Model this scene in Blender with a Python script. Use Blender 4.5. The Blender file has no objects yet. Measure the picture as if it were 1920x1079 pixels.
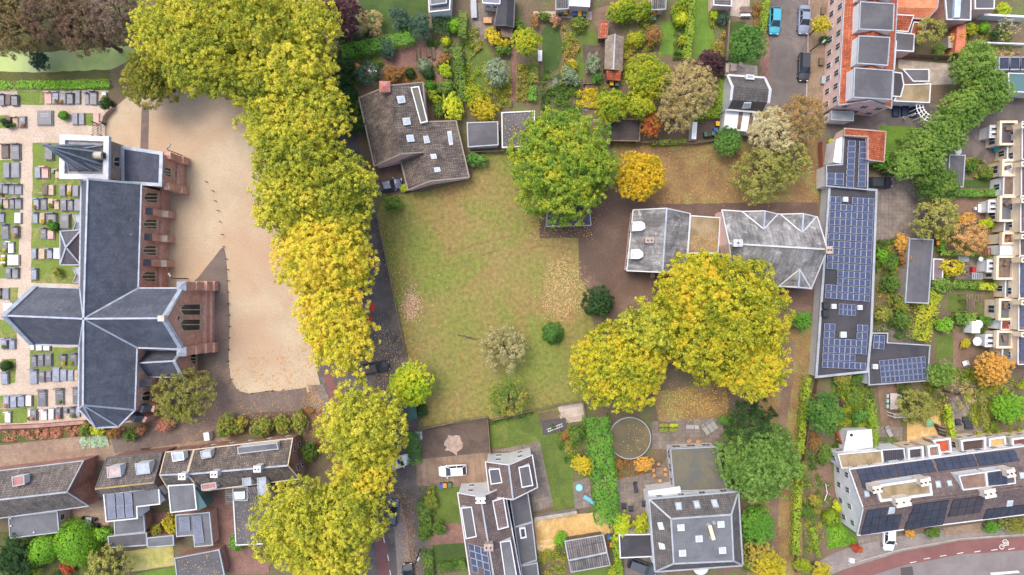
import bpy, math, random
import numpy as np
from mathutils import Vector, Matrix

# ------------------------------------------------------------------ camera, sky, sun, exposure
sc = bpy.context.scene
H = 107.0      # height of the camera above the ground, metres
S = 12.0       # photograph pixels per metre on the ground
cam = bpy.data.cameras.new("camera"); cam.sensor_width = 36.0; cam.lens = 36.0 * H / 160.0
cam.clip_start = 1.0; cam.clip_end = 3000.0
camo = bpy.data.objects.new("camera", cam); sc.collection.objects.link(camo)
camo.location = (0, 0, H); sc.camera = camo

SUN_EL, SUN_AZ = math.radians(68), math.radians(318)      # azimuth clockwise from +Y
world = bpy.data.worlds.new("World"); sc.world = world; world.use_nodes = True
wn = world.node_tree
sky = wn.nodes.new("ShaderNodeTexSky"); sky.sky_type = 'NISHITA'; sky.sun_disc = False
sky.sun_elevation = SUN_EL; sky.sun_rotation = SUN_AZ
sky.air_density = 1.0; sky.dust_density = 4.0; sky.ozone_density = 0.6
bg = wn.nodes["Background"]; bg.inputs["Strength"].default_value = 0.15
wn.links.new(sky.outputs[0], bg.inputs["Color"])
sun = bpy.data.lights.new("sun", 'SUN'); sun.energy = 0.75; sun.angle = math.radians(22); sun.color = (1.0, 0.95, 0.87)
suno = bpy.data.objects.new("sun", sun); sc.collection.objects.link(suno)
sd = Vector((math.sin(SUN_AZ) * math.cos(SUN_EL), math.cos(SUN_AZ) * math.cos(SUN_EL), math.sin(SUN_EL)))
suno.rotation_euler = sd.to_track_quat('Z', 'Y').to_euler()
suno.location = (-60, 60, 90)
vs = sc.view_settings
vs.view_transform = 'Standard'; vs.look = 'None'; vs.gamma = 1.0; vs.use_curve_mapping = False
vs.exposure = 1.32
sc.cycles.max_bounces = 6; sc.cycles.diffuse_bounces = 3; sc.cycles.transparent_max_bounces = 6
sc.cycles.use_denoising = True

# ------------------------------------------------------------------ helpers
COL = sc.collection
def P(x, y, z=0.0):
    "the point at height z that the photograph shows at pixel x, y"
    k = (H - z) / H / S
    return Vector(((x - 960.0) * k, (539.5 - y) * k, z))
def PP(pts, z=None):
    return [P(p[0], p[1], p[2] if len(p) > 2 else z) for p in pts]
def hit(x, y, p0, n):
    "where the sight line through pixel x, y meets the plane through p0 with normal n"
    o = Vector((0, 0, H)); d = P(x, y, 0) - o
    return o + d * ((p0 - o).dot(n) / d.dot(n))
def C(r, g, b, G=1.35):
    "surface colour from an 8 bit colour"
    f = lambda c: ((c / 255 + .055) / 1.055) ** 2.4 if c > 10 else c / 255 / 12.92
    return (min(f(r) / G, .85), min(f(g) / G, .85), min(f(b) / G, .85), 1)
ORG = {}
def link(o, parent=None):
    COL.objects.link(o)
    if parent is not None: o.parent = parent
    return o
def tag(o, label=None, cat=None, group=None, kind=None):
    if label: o["label"] = label
    if cat: o["category"] = cat
    if group: o["group"] = group
    if kind: o["kind"] = kind
    return o
def thing(name, label, cat, loc=(0, 0, 0), group=None):
    o = bpy.data.objects.new(name, None); link(o); o.location = loc; o.empty_display_size = .2
    ORG[o.name] = Vector(loc)
    return tag(o, label, cat, group)
def newell(pts):
    n = Vector((0, 0, 0))
    for i, a in enumerate(pts):
        b = pts[(i + 1) % len(pts)]
        n += Vector(((a.y - b.y) * (a.z + b.z), (a.z - b.z) * (a.x + b.x), (a.x - b.x) * (a.y + b.y)))
    return n.normalized() if n.length > 1e-12 else Vector((0, 0, 1))
def up(pts):
    pts = [Vector(p) for p in pts]
    return pts if newell(pts).z >= 0 else pts[::-1]

class MB:
    "collects faces in world space; build() links them as one mesh object"
    def __init__(s): s.v, s.f, s.m = [], [], []
    def face(s, pts, m=0):
        n = len(s.v); s.v += [Vector(p) for p in pts]; s.f.append(list(range(n, n + len(pts)))); s.m.append(m); return s
    def solid(s, top, d, m=0, ms=None, mb=None):
        "polygon top, pushed by vector d to make its underside"
        top = up(top) if abs(d[2]) > 1e-6 else [Vector(p) for p in top]
        d = Vector(d); bot = [p + d for p in top]; n = len(top)
        s.face(top, m); s.face(bot[::-1], m if mb is None else mb)
        for i in range(n):
            j = (i + 1) % n; s.face([top[j], top[i], bot[i], bot[j]], m if ms is None else ms)
        return s
    def prism(s, pts, z0, m=0, ms=None):
        "polygon pts (3d) dropped to height z0"
        pts = up(pts); n = len(pts); s.face(pts, m)
        for i in range(n):
            a, b = pts[i], pts[(i + 1) % n]
            s.face([b, a, (a.x, a.y, z0), (b.x, b.y, z0)], m if ms is None else ms)
        return s
    def frustum(s, bot, top, m=0, mt=None):
        n = len(bot); s.face(top, m if mt is None else mt)
        for i in range(n):
            j = (i + 1) % n; s.face([bot[i], bot[j], top[j], top[i]], m)
        return s
    def beam(s, a, b, w, h, m=0, upv=(0, 0, 1)):
        a, b = Vector(a), Vector(b); t = (b - a)
        if t.length < 1e-5: return s
        t.normalize(); u = Vector(upv)
        if abs(t.dot(u)) > .98: u = Vector((1, 0, 0))
        x = t.cross(u).normalized() * (w / 2); y = x.cross(t).normalized() * (h / 2)
        A = [a - x - y, a + x - y, a + x + y, a - x + y]; B = [p + (b - a) for p in A]
        s.face(A[::-1], m); s.face(B, m)
        for i in range(4):
            j = (i + 1) % 4; s.face([A[i], A[j], B[j], B[i]], m)
        return s
    def tube(s, pts, rad, n=6, m=0, cap=True):
        pts = [Vector(p) for p in pts]; rings = []
        for i, p in enumerate(pts):
            t = (pts[min(i + 1, len(pts) - 1)] - pts[max(i - 1, 0)]).normalized()
            u = Vector((0, 0, 1)) if abs(t.z) < .9 else Vector((1, 0, 0))
            x = t.cross(u).normalized(); y = t.cross(x).normalized()
            rings.append([p + (x * math.cos(k * 2 * math.pi / n) + y * math.sin(k * 2 * math.pi / n)) * rad[i] for k in range(n)])
        for a, b in zip(rings, rings[1:]):
            for k in range(n):
                j = (k + 1) % n; s.face([a[j], a[k], b[k], b[j]], m)
        if cap: s.face(rings[-1][::-1], m); s.face(rings[0], m)
        return s
    def disc(s, c, r, h, n=16, m=0, r2=None, ms=None):
        c = Vector(c); r2 = r if r2 is None else r2
        A = [c + Vector((math.cos(k * 2 * math.pi / n) * r, math.sin(k * 2 * math.pi / n) * r, 0)) for k in range(n)]
        B = [c + Vector((math.cos(k * 2 * math.pi / n) * r2, math.sin(k * 2 * math.pi / n) * r2, h)) for k in range(n)]
        s.face(B, m)
        for k in range(n):
            j = (k + 1) % n; s.face([A[k], A[j], B[j], B[k]], m if ms is None else ms)
        return s
    def box(s, c, sx, sy, z0, z1, a=0, m=0, ms=None, tx=1.0, ty=1.0):
        ca, sa = math.cos(a), math.sin(a); c = Vector((c[0], c[1], 0))
        q = lambda i, j, z: c + Vector((i * sx / 2 * ca - j * sy / 2 * sa, i * sx / 2 * sa + j * sy / 2 * ca, z))
        b = [q(-1, -1, z0), q(1, -1, z0), q(1, 1, z0), q(-1, 1, z0)]
        t = [q(-tx, -ty, z1), q(tx, -ty, z1), q(tx, ty, z1), q(-tx, ty, z1)]
        s.face(t, m); s.face(b[::-1], m if ms is None else ms)
        for i in range(4):
            j = (i + 1) % 4; s.face([b[i], b[j], t[j], t[i]], m if ms is None else ms)
        return s
    def mesh(s, name, mats, o=Vector((0, 0, 0)), smooth=False):
        me = bpy.data.meshes.new(name)
        me.from_pydata([tuple(v - o) for v in s.v], [], s.f)
        for mt in mats: me.materials.append(mt)
        me.polygons.foreach_set("material_index", s.m)
        uv = me.uv_layers.new(name="UVMap"); k = 0; buf = np.zeros(2 * len(me.loops))
        for f in s.f:
            pts = [s.v[i] for i in f]; n = newell(pts)
            if abs(n.z) > .985:
                e = max(((pts[(i + 1) % len(pts)] - p) for i, p in enumerate(pts)), key=lambda q: q.length); u = Vector((e.x, e.y, 0))
                u = u.normalized() if u.length > 1e-6 else Vector((1, 0, 0))
            else: u = Vector((0, 0, 1)).cross(n).normalized()
            w = n.cross(u)
            for p in pts:
                buf[k] = p.dot(u); buf[k + 1] = p.dot(w); k += 2
        uv.data.foreach_set("uv", buf)
        if smooth: me.polygons.foreach_set("use_smooth", [True] * len(s.f))
        me.update(); return me
    def build(s, name, mats, parent=None, origin=None, smooth=False):
        if not isinstance(mats, (list, tuple)): mats = [mats]
        if parent is not None: o = ORG[parent.name]
        else: o = Vector(origin) if origin is not None else Vector((0, 0, 0))
        ob = bpy.data.objects.new(name, s.mesh(name, mats, o, smooth)); link(ob, parent)
        if parent is None: ob.location = o
        ORG[ob.name] = o
        return ob

def ring(mb, pts, w, z0, z1, m=0):
    "a mitred rim of width w along the closed outline pts, from z0 to z1 above it"
    pts = up(pts); n = len(pts); O_, I_ = [], []
    for i in range(n):
        a, p, b = pts[i - 1], pts[i], pts[(i + 1) % n]; d1 = Vector((p.x - a.x, p.y - a.y, 0)).normalized(); d2 = Vector((b.x - p.x, b.y - p.y, 0)).normalized()
        n1, n2 = Vector((d1.y, -d1.x, 0)), Vector((d2.y, -d2.x, 0)); k = (n1 + n2); k = k / max(k.dot(n1), .35)
        O_.append(p + k * w / 2); I_.append(p - k * w / 2)
    zu, zd = Vector((0, 0, z1)), Vector((0, 0, z0))
    for i in range(n):
        j = (i + 1) % n; mb.face([O_[i] + zu, O_[j] + zu, I_[j] + zu, I_[i] + zu], m); mb.face([O_[j] + zu, O_[i] + zu, O_[i] + zd, O_[j] + zd], m); mb.face([I_[i] + zu, I_[j] + zu, I_[j] + zd, I_[i] + zd], m)
    return mb
# ------------------------------------------------------------------ materials
MATS = {}
def nodes(m):
    m.use_nodes = True; t = m.node_tree; t.nodes.clear()
    out = t.nodes.new("ShaderNodeOutputMaterial"); b = t.nodes.new("ShaderNodeBsdfPrincipled")
    t.links.new(b.outputs[0], out.inputs[0]); return t, b, out
def ramp(t, stops):
    r = t.nodes.new("ShaderNodeValToRGB"); e = r.color_ramp.elements
    while len(e) < len(stops): e.new(.5)
    for k, (p, c) in enumerate(stops): e[k].position = p; e[k].color = c
    return r
def mix(t, mode, f, a, b):
    n = t.nodes.new("ShaderNodeMix"); n.data_type = 'RGBA'; n.blend_type = mode
    for sock, v in ((n.inputs[0], f), (n.inputs[6], a), (n.inputs[7], b)):
        if hasattr(v, "links"): t.links.new(v, sock)
        else: sock.default_value = v
    return n.outputs[2]
def noise(t, scale, detail=4, rough=.6, vec=None, dist=0):
    n = t.nodes.new("ShaderNodeTexNoise"); n.inputs["Scale"].default_value = scale
    n.inputs["Detail"].default_value = detail; n.inputs["Roughness"].default_value = rough; n.inputs["Distortion"].default_value = dist
    if vec is not None: t.links.new(vec, n.inputs["Vector"])
    return n.outputs["Fac"]
def gray(v): return (v, v, v, 1)
def mat(name, c1, c2=None, scale=.5, lo=.4, hi=.62, fine=.25, fscale=6., rough=.85, pat=None, pw=.3, ph=.35, mort=.03, pdark=.45,
        pvar=.25, off=.5, streak=0., bump=.25, metal=0., spec=.3, c3=None, s3=.15, lo3=.5, hi3=.62, spots=None, coat=0):
    if name in MATS: return MATS[name]
    m = bpy.data.materials.new(name); MATS[name] = m; t, b, out = nodes(m)
    g = t.nodes.new("ShaderNodeNewGeometry").outputs["Position"]
    uvn = t.nodes.new("ShaderNodeUVMap"); uvn.uv_map = "UVMap"
    col = c1
    if c2 is not None:
        r = ramp(t, [(lo, gray(0)), (hi, gray(1))]); t.links.new(noise(t, scale, 5, .62, g, .4), r.inputs[0])
        col = mix(t, 'MIX', r.outputs[0], c1, c2)
    if c3 is not None:
        r = ramp(t, [(lo3, gray(0)), (hi3, gray(1))]); t.links.new(noise(t, s3, 6, .65, g, .8), r.inputs[0])
        col = mix(t, 'MIX', r.outputs[0], col, c3)
    hgt = None
    if fine:
        f = noise(t, fscale, 3, .7, g); r = ramp(t, [(.25, gray(1 - fine)), (.75, gray(1 + fine))]); t.links.new(f, r.inputs[0])
        col = mix(t, 'MULTIPLY', 1.0, col, r.outputs[0]); hgt = f
    if streak:
        mp = t.nodes.new("ShaderNodeMapping"); mp.inputs["Scale"].default_value = (2.6, .25, 1)
        t.links.new(uvn.outputs[0], mp.inputs[0])
        f = noise(t, 1.0, 4, .7, mp.outputs[0]); r = ramp(t, [(.3, gray(1 - streak)), (.7, gray(1 + streak))]); t.links.new(f, r.inputs[0])
        col = mix(t, 'MULTIPLY', 1.0, col, r.outputs[0])
    if spots:   # sparse flecks: (colour, cells per metre, threshold)
        vo = t.nodes.new("ShaderNodeTexVoronoi"); vo.inputs["Scale"].default_value = spots[1]; t.links.new(g, vo.inputs["Vector"])
        r = ramp(t, [(spots[2], gray(1)), (spots[2] + .04, gray(0))]); t.links.new(vo.outputs["Distance"], r.inputs[0])
        col = mix(t, 'MIX', r.outputs[0], col, spots[0])
    if pat:
        br = t.nodes.new("ShaderNodeTexBrick"); t.links.new(uvn.outputs[0], br.inputs["Vector"])
        br.offset = off; br.inputs["Scale"].default_value = 1; br.inputs["Brick Width"].default_value = pw; br.inputs["Row Height"].default_value = ph
        br.inputs["Mortar Size"].default_value = mort; br.inputs["Mortar Smooth"].default_value = .3
        br.inputs["Color1"].default_value = gray(1 + pvar); br.inputs["Color2"].default_value = gray(1 - pvar); br.inputs["Mortar"].default_value = gray(pdark)
        col = mix(t, 'MULTIPLY', 1.0, col, br.outputs["Color"])
        inv = t.nodes.new("ShaderNodeMath"); inv.operation = 'SUBTRACT'; inv.inputs[0].default_value = 1; t.links.new(br.outputs["Fac"], inv.inputs[1]); hgt = inv.outputs[0]
    if isinstance(col, tuple): b.inputs["Base Color"].default_value = col
    else: t.links.new(col, b.inputs["Base Color"])
    b.inputs["Roughness"].default_value = rough; b.inputs["Metallic"].default_value = metal; b.inputs["Specular IOR Level"].default_value = spec
    if coat: b.inputs["Coat Weight"].default_value = coat
    if bump and hgt is not None:
        bp = t.nodes.new("ShaderNodeBump"); bp.inputs["Strength"].default_value = bump; bp.inputs["Distance"].default_value = .05
        t.links.new(hgt, bp.inputs["Height"]); t.links.new(bp.outputs[0], b.inputs["Normal"])
    return m
def leafmat(name, cols, trans=.35, patch=.25, pscale=.35, rough=.6):
    "leaves: every leaf its own tint out of cols, drifting in patches through the crown"
    if name in MATS: return MATS[name]
    m = bpy.data.materials.new(name); MATS[name] = m; t, b, out = nodes(m)
    geo = t.nodes.new("ShaderNodeNewGeometry"); oi = t.nodes.new("ShaderNodeObjectInfo")
    n = noise(t, pscale, 3, .6, geo.outputs["Position"])
    a = t.nodes.new("ShaderNodeMath"); a.operation = 'MULTIPLY_ADD'; t.links.new(n, a.inputs[0]); a.inputs[1].default_value = 1.7; a.inputs[2].default_value = -.85
    c = t.nodes.new("ShaderNodeMath"); c.operation = 'MULTIPLY_ADD'; t.links.new(geo.outputs["Random Per Island"], c.inputs[0]); c.inputs[1].default_value = .55; t.links.new(a.outputs[0], c.inputs[2])
    d = t.nodes.new("ShaderNodeMath"); d.operation = 'MULTIPLY_ADD'; t.links.new(oi.outputs["Random"], d.inputs[0]); d.inputs[1].default_value = .22; t.links.new(c.outputs[0], d.inputs[2])
    e = t.nodes.new("ShaderNodeMath"); e.operation = 'MULTIPLY_ADD'; t.links.new(d.outputs[0], e.inputs[0]); e.inputs[1].default_value = 1.0; e.inputs[2].default_value = .12; e.use_clamp = True
    k = len(cols); r = ramp(t, [((i + .5) / k, q) for i, q in enumerate(cols)]); t.links.new(e.outputs[0], r.inputs[0])
    t.links.new(r.outputs[0], b.inputs["Base Color"]); b.inputs["Roughness"].default_value = rough; b.inputs["Specular IOR Level"].default_value = .25
    tr = t.nodes.new("ShaderNodeBsdfTranslucent"); t.links.new(r.outputs[0], tr.inputs[0])
    mx = t.nodes.new("ShaderNodeMixShader"); mx.inputs[0].default_value = trans
    t.links.new(b.outputs[0], mx.inputs[1]); t.links.new(tr.outputs[0], mx.inputs[2]); t.links.new(mx.outputs[0], out.inputs[0])
    return m

SLATE = mat("slate", C(84, 89, 101), C(100, 104, 115), .6, fine=.22, fscale=5, pat=1, pw=.35, ph=.28, mort=.02, pdark=.7, pvar=.12, rough=.55, spec=.4, streak=.15)
LEAD = mat("lead", C(176, 184, 196), C(150, 158, 172), .8, rough=.45, fine=.15)
BRICK = mat("red_brick", C(228, 180, 162), C(210, 160, 142), .5, pat=1, pw=.42, ph=.16, mort=.025, pdark=.8, pvar=.2, streak=.12)
BRICKP = mat("pink_brick", C(244, 210, 198), C(234, 194, 182), .4, pat=1, pw=.4, ph=.16, mort=.02, pdark=.94, pvar=.05)
BRICKD = mat("brown_brick", C(178, 136, 122), C(150, 112, 102), .5, pat=1, pw=.4, ph=.16, mort=.02, pdark=1.1, pvar=.2)
BRICKT = mat("tan_brick", C(190, 172, 158), C(168, 150, 138), .5, pat=1, pw=.4, ph=.16, mort=.02, pdark=.85, pvar=.1)
CREAM = mat("cream_render", C(240, 220, 190), C(228, 204, 172), .4, fine=.06, streak=.06)
WHITE = mat("white_paint", C(240, 240, 240), C(225, 226, 228), .5, fine=.05, rough=.5, streak=.05)
TILE_BROWN = mat("brown_roof_tile", C(128, 119, 113), C(104, 97, 93), .7, pat=1, pw=.26, ph=.36, mort=.06, pdark=.55, pvar=.3, off=0, streak=.3, bump=.5)
TILE_WORN = mat("weathered_roof_tile", C(132, 120, 110), C(100, 91, 86), .5, pat=1, pw=.26, ph=.36, mort=.06, pdark=.55, pvar=.35, off=0, streak=.4, bump=.5)
TILE_DARK = mat("dark_roof_tile", C(116, 110, 108), C(98, 94, 93), .7, pat=1, pw=.26, ph=.36, mort=.06, pdark=.6, pvar=.2, off=0, streak=.2, bump=.5)
TILE_RED = mat("orange_roof_tile", C(196, 110, 76), C(168, 88, 62), .6, pat=1, pw=.3, ph=.36, mort=.06, pdark=.6, pvar=.3, off=0, streak=.25, bump=.5)
TILE_ORANGE = mat("bright_orange_tile", C(232, 150, 82), C(214, 128, 66), .6, pat=1, pw=.3, ph=.36, mort=.04, pdark=.75, pvar=.15, off=0, bump=.4)
TILE_PURPLE = mat("plum_roof_tile", C(124, 108, 104), C(106, 92, 90), .7, pat=1, pw=.34, ph=.3, mort=.05, pdark=.62, pvar=.18, off=0, streak=.15, bump=.4)
RIBBED = mat("grey_ribbed_roof", C(132, 126, 124), C(104, 100, 98), .5, pat=1, pw=.34, ph=8., mort=.09, pdark=.5, pvar=.1, off=0, streak=.35, bump=.8)
ZINC = mat("pale_weathered_roof", C(148, 146, 144), C(106, 104, 104), .35, pat=1, pw=.5, ph=.3, mort=.02, pdark=.8, pvar=.1, streak=.4, c3=C(196, 196, 194), s3=.5, lo3=.55, hi3=.75)
FELT = mat("bitumen_felt", C(86, 85, 89), C(102, 100, 103), .25, fine=.12, fscale=9, rough=.8, pat=1, pw=6., ph=1.0, mort=.015, pdark=.75, pvar=.05)
FELTB = mat("black_bitumen", C(58, 57, 62), C(72, 70, 75), .3, fine=.12, fscale=9, rough=.75, pat=1, pw=6., ph=1.0, mort=.015, pdark=.8, pvar=.05)
FELTG = mat("grey_bitumen", C(112, 114, 118), C(96, 98, 102), .3, fine=.12, rough=.8, pat=1, pw=8., ph=1.0, mort=.015, pdark=.8, pvar=.05)
FELTM = mat("mossy_bitumen", C(96, 98, 94), C(112, 106, 88), .5, fine=.2, rough=.85)
MOSS = mat("mossy_gravel_roof", C(160, 142, 112), C(132, 118, 88), .6, fine=.3, fscale=7)
RIMW = mat("white_trim", C(212, 213, 215), rough=.4, fine=.04)
RIMG = mat("grey_trim", C(168, 174, 180), C(150, 156, 162), rough=.45, fine=.08)
RIMD = mat("dark_trim", C(84, 88, 92), rough=.5, fine=.1)
GLASS = mat("window_glass", C(52, 58, 66), rough=.12, spec=.6, fine=0)
GLASSB = mat("sky_glass", C(196, 212, 226), C(170, 188, 204), .8, rough=.15, spec=.6, fine=0)
GLASSG = mat("green_glass", C(86, 116, 116), rough=.15, spec=.6, fine=0)
WOOD = mat("weathered_wood", C(142, 120, 102), C(116, 98, 84), 1.2, pat=1, pw=2., ph=.14, mort=.02, pdark=.5, pvar=.15)
WOODR = mat("red_stained_wood", C(150, 78, 60), C(124, 66, 54), 1.2, pat=1, pw=2., ph=.14, mort=.02, pdark=.5, pvar=.15)
DARKMETAL = mat("dark_metal", C(46, 48, 52), rough=.5, fine=.1)
CONCRETE = mat("concrete", C(176, 168, 158), C(150, 142, 132), .6, fine=.15)
SOLAR = mat("solar_cell_blue", C(58, 68, 98), C(68, 78, 108), 1.5, fine=.0, rough=.2, spec=.5, pat=1, pw=.5, ph=.17, mort=.02, pdark=1.35, pvar=.03, off=0, bump=0)
SOLARP = mat("solar_cell_grey", C(118, 122, 140), C(104, 108, 126), 1.0, fine=0, rough=.2, spec=.5)
SOLARK = mat("solar_cell_black", C(48, 52, 68), C(60, 64, 82), .6, fine=0, rough=.18, spec=.5)
BARK = mat("bark", C(112, 100, 86), C(84, 74, 62), 2.5, fine=.3)
# ------------------------------------------------------------------ the ground
rng0 = random.Random(5)
ZL = [0.0]
def ragged(pts, amp, step=1.1):
    out = []
    for i, a in enumerate(pts):
        b = pts[(i + 1) % len(pts)]; n = max(1, int((b - a).length / step))
        for k in range(n):
            p = a.lerp(b, k / n); out.append(p + Vector((rng0.uniform(-amp, amp), rng0.uniform(-amp, amp), 0)))
    return out
def sheet(name, pts, lvl, m, label, rag=0., kind="structure", cat=None):
    z = .004 * lvl; w = [Vector((p.x, p.y, z)) for p in PP(pts, 0)]
    if rag: w = ragged(w, rag)
    c = sum(w, Vector()) / len(w)
    o = MB().face(up(w)).build(name, m, origin=(c.x, c.y, z))
    return tag(o, label, cat or name.replace("_", " "), kind=kind)
def rct(x0, y0, x1, y1): return [(x0, y0), (x1, y0), (x1, y1), (x0, y1)]

SOIL = mat("garden_soil", C(118, 98, 82), C(98, 92, 66), .25, fine=.35, fscale=4, c3=C(102, 112, 62), s3=.3, lo3=.5, hi3=.64)
GRAVEL = mat("yard_gravel", C(194, 176, 149), C(180, 161, 135), .12, fine=.2, fscale=5, c3=C(182, 150, 122), s3=.06, lo3=.46, hi3=.72, spots=(C(176, 146, 116), 2.6, .16))
CGRAVEL = mat("cemetery_gravel", C(198, 180, 162), C(184, 166, 148), .3, fine=.28, fscale=3.5, spots=(C(186, 164, 144), 3.0, .15))
COBBLE = mat("dark_cobbles", C(122, 108, 100), C(108, 96, 90), .25, pat=1, pw=.3, ph=.16, mort=.015, pdark=.8, pvar=.1, c3=C(138, 118, 106), s3=.15)
CLINKER = mat("brown_clinker_paving", C(158, 138, 118), C(140, 118, 102), .3, pat=1, pw=.5, ph=.5, mort=.02, pdark=.82, pvar=.12, c3=C(150, 122, 108), s3=.2)
BRICKPAVE = mat("red_brick_paving", C(142, 108, 96), C(122, 92, 84), .4, pat=1, pw=.3, ph=.15, mort=.015, pdark=.75, pvar=.15)
SLABS = mat("grey_paving_slabs", C(138, 126, 116), C(116, 106, 98), .5, pat=1, pw=.6, ph=.6, mort=.03, pdark=.72, pvar=.12, off=0)
SLABSL = mat("pale_paving_slabs", C(192, 178, 162), C(172, 158, 144), .5, pat=1, pw=.8, ph=.5, mort=.025, pdark=.82, pvar=.1)
DECKBR = mat("striped_brick_drive", C(152, 128, 108), C(128, 108, 92), .4, pat=1, pw=.85, ph=12., mort=.06, pdark=.82, pvar=.14, off=0)
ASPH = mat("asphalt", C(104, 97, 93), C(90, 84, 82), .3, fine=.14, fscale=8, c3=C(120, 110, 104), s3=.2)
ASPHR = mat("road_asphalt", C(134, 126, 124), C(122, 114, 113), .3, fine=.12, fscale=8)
REDLANE = mat("red_cycle_asphalt", C(134, 92, 88), C(122, 84, 80), .3, fine=.12, fscale=8)
PAVEG = mat("grey_pavement", C(146, 136, 130), C(130, 122, 118), .4, pat=1, pw=.6, ph=.3, mort=.02, pdark=.85, pvar=.08)
PAVET = mat("tan_pavement", C(152, 130, 108), C(134, 114, 96), .4, pat=1, pw=.6, ph=.3, mort=.02, pdark=.85, pvar=.1)
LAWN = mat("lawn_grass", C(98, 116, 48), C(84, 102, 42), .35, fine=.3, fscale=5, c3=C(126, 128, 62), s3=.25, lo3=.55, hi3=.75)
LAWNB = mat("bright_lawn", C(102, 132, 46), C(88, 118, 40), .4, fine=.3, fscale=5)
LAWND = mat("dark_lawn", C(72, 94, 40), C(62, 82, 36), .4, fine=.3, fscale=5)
CGRASS = mat("cemetery_grass", C(114, 134, 56), C(100, 118, 52), .5, fine=.3, fscale=5, c3=C(142, 140, 84), s3=.5)
MEADOW = mat("rough_meadow", C(140, 126, 74), C(146, 116, 76), .08, .44, .6, fine=.4, fscale=1.6, c3=C(120, 128, 58), s3=.06, lo3=.42, hi3=.6)
BROWNGRASS = mat("worn_brown_grass", C(146, 118, 76), C(122, 96, 66), .3, fine=.4, fscale=3, c3=C(138, 130, 76), s3=.22)
MULCH = mat("dark_bare_soil", C(98, 80, 70), C(124, 100, 86), .16, .45, .7, fine=.3, fscale=4, c3=C(150, 124, 104), s3=.14, lo3=.58, hi3=.78)
TRACK = mat("dirt_track", C(134, 110, 92), C(116, 94, 78), .4, fine=.25, fscale=4)
DUCKWEED = mat("duckweed_water", C(164, 180, 106), C(146, 164, 94), .25, fine=.1, rough=.5, c3=C(150, 160, 110), s3=.12)
BANK = mat("dark_grass_bank", C(92, 92, 46), C(76, 82, 42), .4, fine=.35, fscale=4)
STRAW = mat("straw_ground", C(206, 172, 112), C(184, 148, 90), .3, fine=.25, fscale=4, c3=C(220, 190, 140), s3=.3)
WATER = mat("pond_water", C(84, 88, 90), C(70, 76, 78), .5, rough=.08, spec=.6, fine=0)
RAKED = mat("raked_earth", C(104, 88, 78), C(88, 76, 68), .5, fine=.3, fscale=4)
SAND = mat("pale_sand", C(184, 162, 146), C(160, 138, 122), 1.2, fine=.3, fscale=5)

sheet("ground", [(-900, -900), (2800, -900), (2800, 2000), (-900, 2000)], 0, SOIL, "brown garden soil that lies under everything")
sheet("yard_gravel", [(200, 215), (240, 182), (340, 160), (520, 190), (570, 350), (630, 560), (640, 700), (578, 735), (510, 733), (455, 740), (300, 745), (300, 330), (190, 300), (190, 240)], 1, GRAVEL, "pale tan gravel yard between church and avenue", .12)
sheet("cemetery_gravel", [(-120, 166), (203, 170), (200, 240), (196, 300), (300, 330), (300, 700), (250, 792), (100, 797), (-120, 804)], 2, CGRAVEL, "pale pinkish gravel of the cemetery paths")
sheet("cobbled_paving", [(345, 545), (372, 520), (414, 467), (420, 464), (424, 480), (427, 520), (431, 600), (429, 680), (433, 712), (446, 733), (472, 739), (530, 733), (574, 727), (583, 770), (480, 774), (420, 790), (395, 812), (340, 838), (210, 850), (205, 815), (270, 800), (300, 745), (350, 700)], 3, COBBLE, "dark cobbled paving beside the church, pointed at one end", .03)
sheet("lane", [(-120, 850), (205, 812), (215, 850), (420, 820), (440, 828), (330, 848), (170, 866), (-120, 890)], 4, CLINKER, "brown clinker lane past the terraced roofs")
sheet("path", [(266, 192), (280, 192), (278, 285), (263, 285)], 4, COBBLE, "narrow dark paved strip crossing the gravel yard")
sheet("pond", [(-120, 99), (100, 97), (250, 85), (262, 105), (205, 131), (90, 136), (-120, 134)], 2, DUCKWEED, "pale green duckweed pond beside the brown trees", .1)
sheet("bank", [(-120, 133), (90, 136), (206, 130), (206, 150), (90, 152), (-120, 152)], 3, BANK, "dark grassy bank below the duckweed pond", .1)
TRK = mat("tyre_track", C(124, 106, 66), C(134, 122, 68), .8, fine=.4, fscale=3)
def ribbon(pl_, w_):
    a_ = [(x, y - w_ / 2) for x, y in pl_]; return a_ + [(x, y + w_ / 2) for x, y in pl_[::-1]]
for pl_, lb_ in (([(806, 504), (836, 498), (875, 489), (905, 479), (935, 470)], "upper worn tyre track curving through the meadow"), ([(830, 480), (860, 472), (885, 461), (925, 449), (965, 442)], "second worn tyre track curving through the meadow"), ([(985, 470), (1010, 462), (1050, 462), (1082, 470)], "worn curve at the soil edge of the meadow")): sheet("tyre_track", ribbon(pl_, 3.2), 6, TRK, lb_, .06, cat="track")
sheet("wood_floor", [(-120, -80), (270, -80), (262, 85), (100, 98), (-120, 100)], 1, BANK, "dark green floor under the brown trees", .1)
GR = [rct(33, 172, 84, 197), rct(-60, 216, 17, 241), rct(158, 212, 177, 236), rct(61, 268, 152, 362), [(60, 362), (152, 362), (152, 534), (58, 530)], [(-60, 302), (38, 300), (38, 410), (36, 470), (-60, 475)], rct(-60, 470, 35, 522), rct(18, 539, 34, 567),
      rct(-60, 600, 32, 634), rct(56, 652, 150, 702), [(3, 673), (31, 673), (28, 718), (3, 722)], rct(-60, 742, 70, 766), [(19, 767), (52, 766), (51, 793), (-60, 796), (-60, 768)]]
for q in GR: sheet("grass_plot", q, 4, CGRASS, "grass plot with graves between the cemetery gravel paths", .06, cat="grass")
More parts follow.
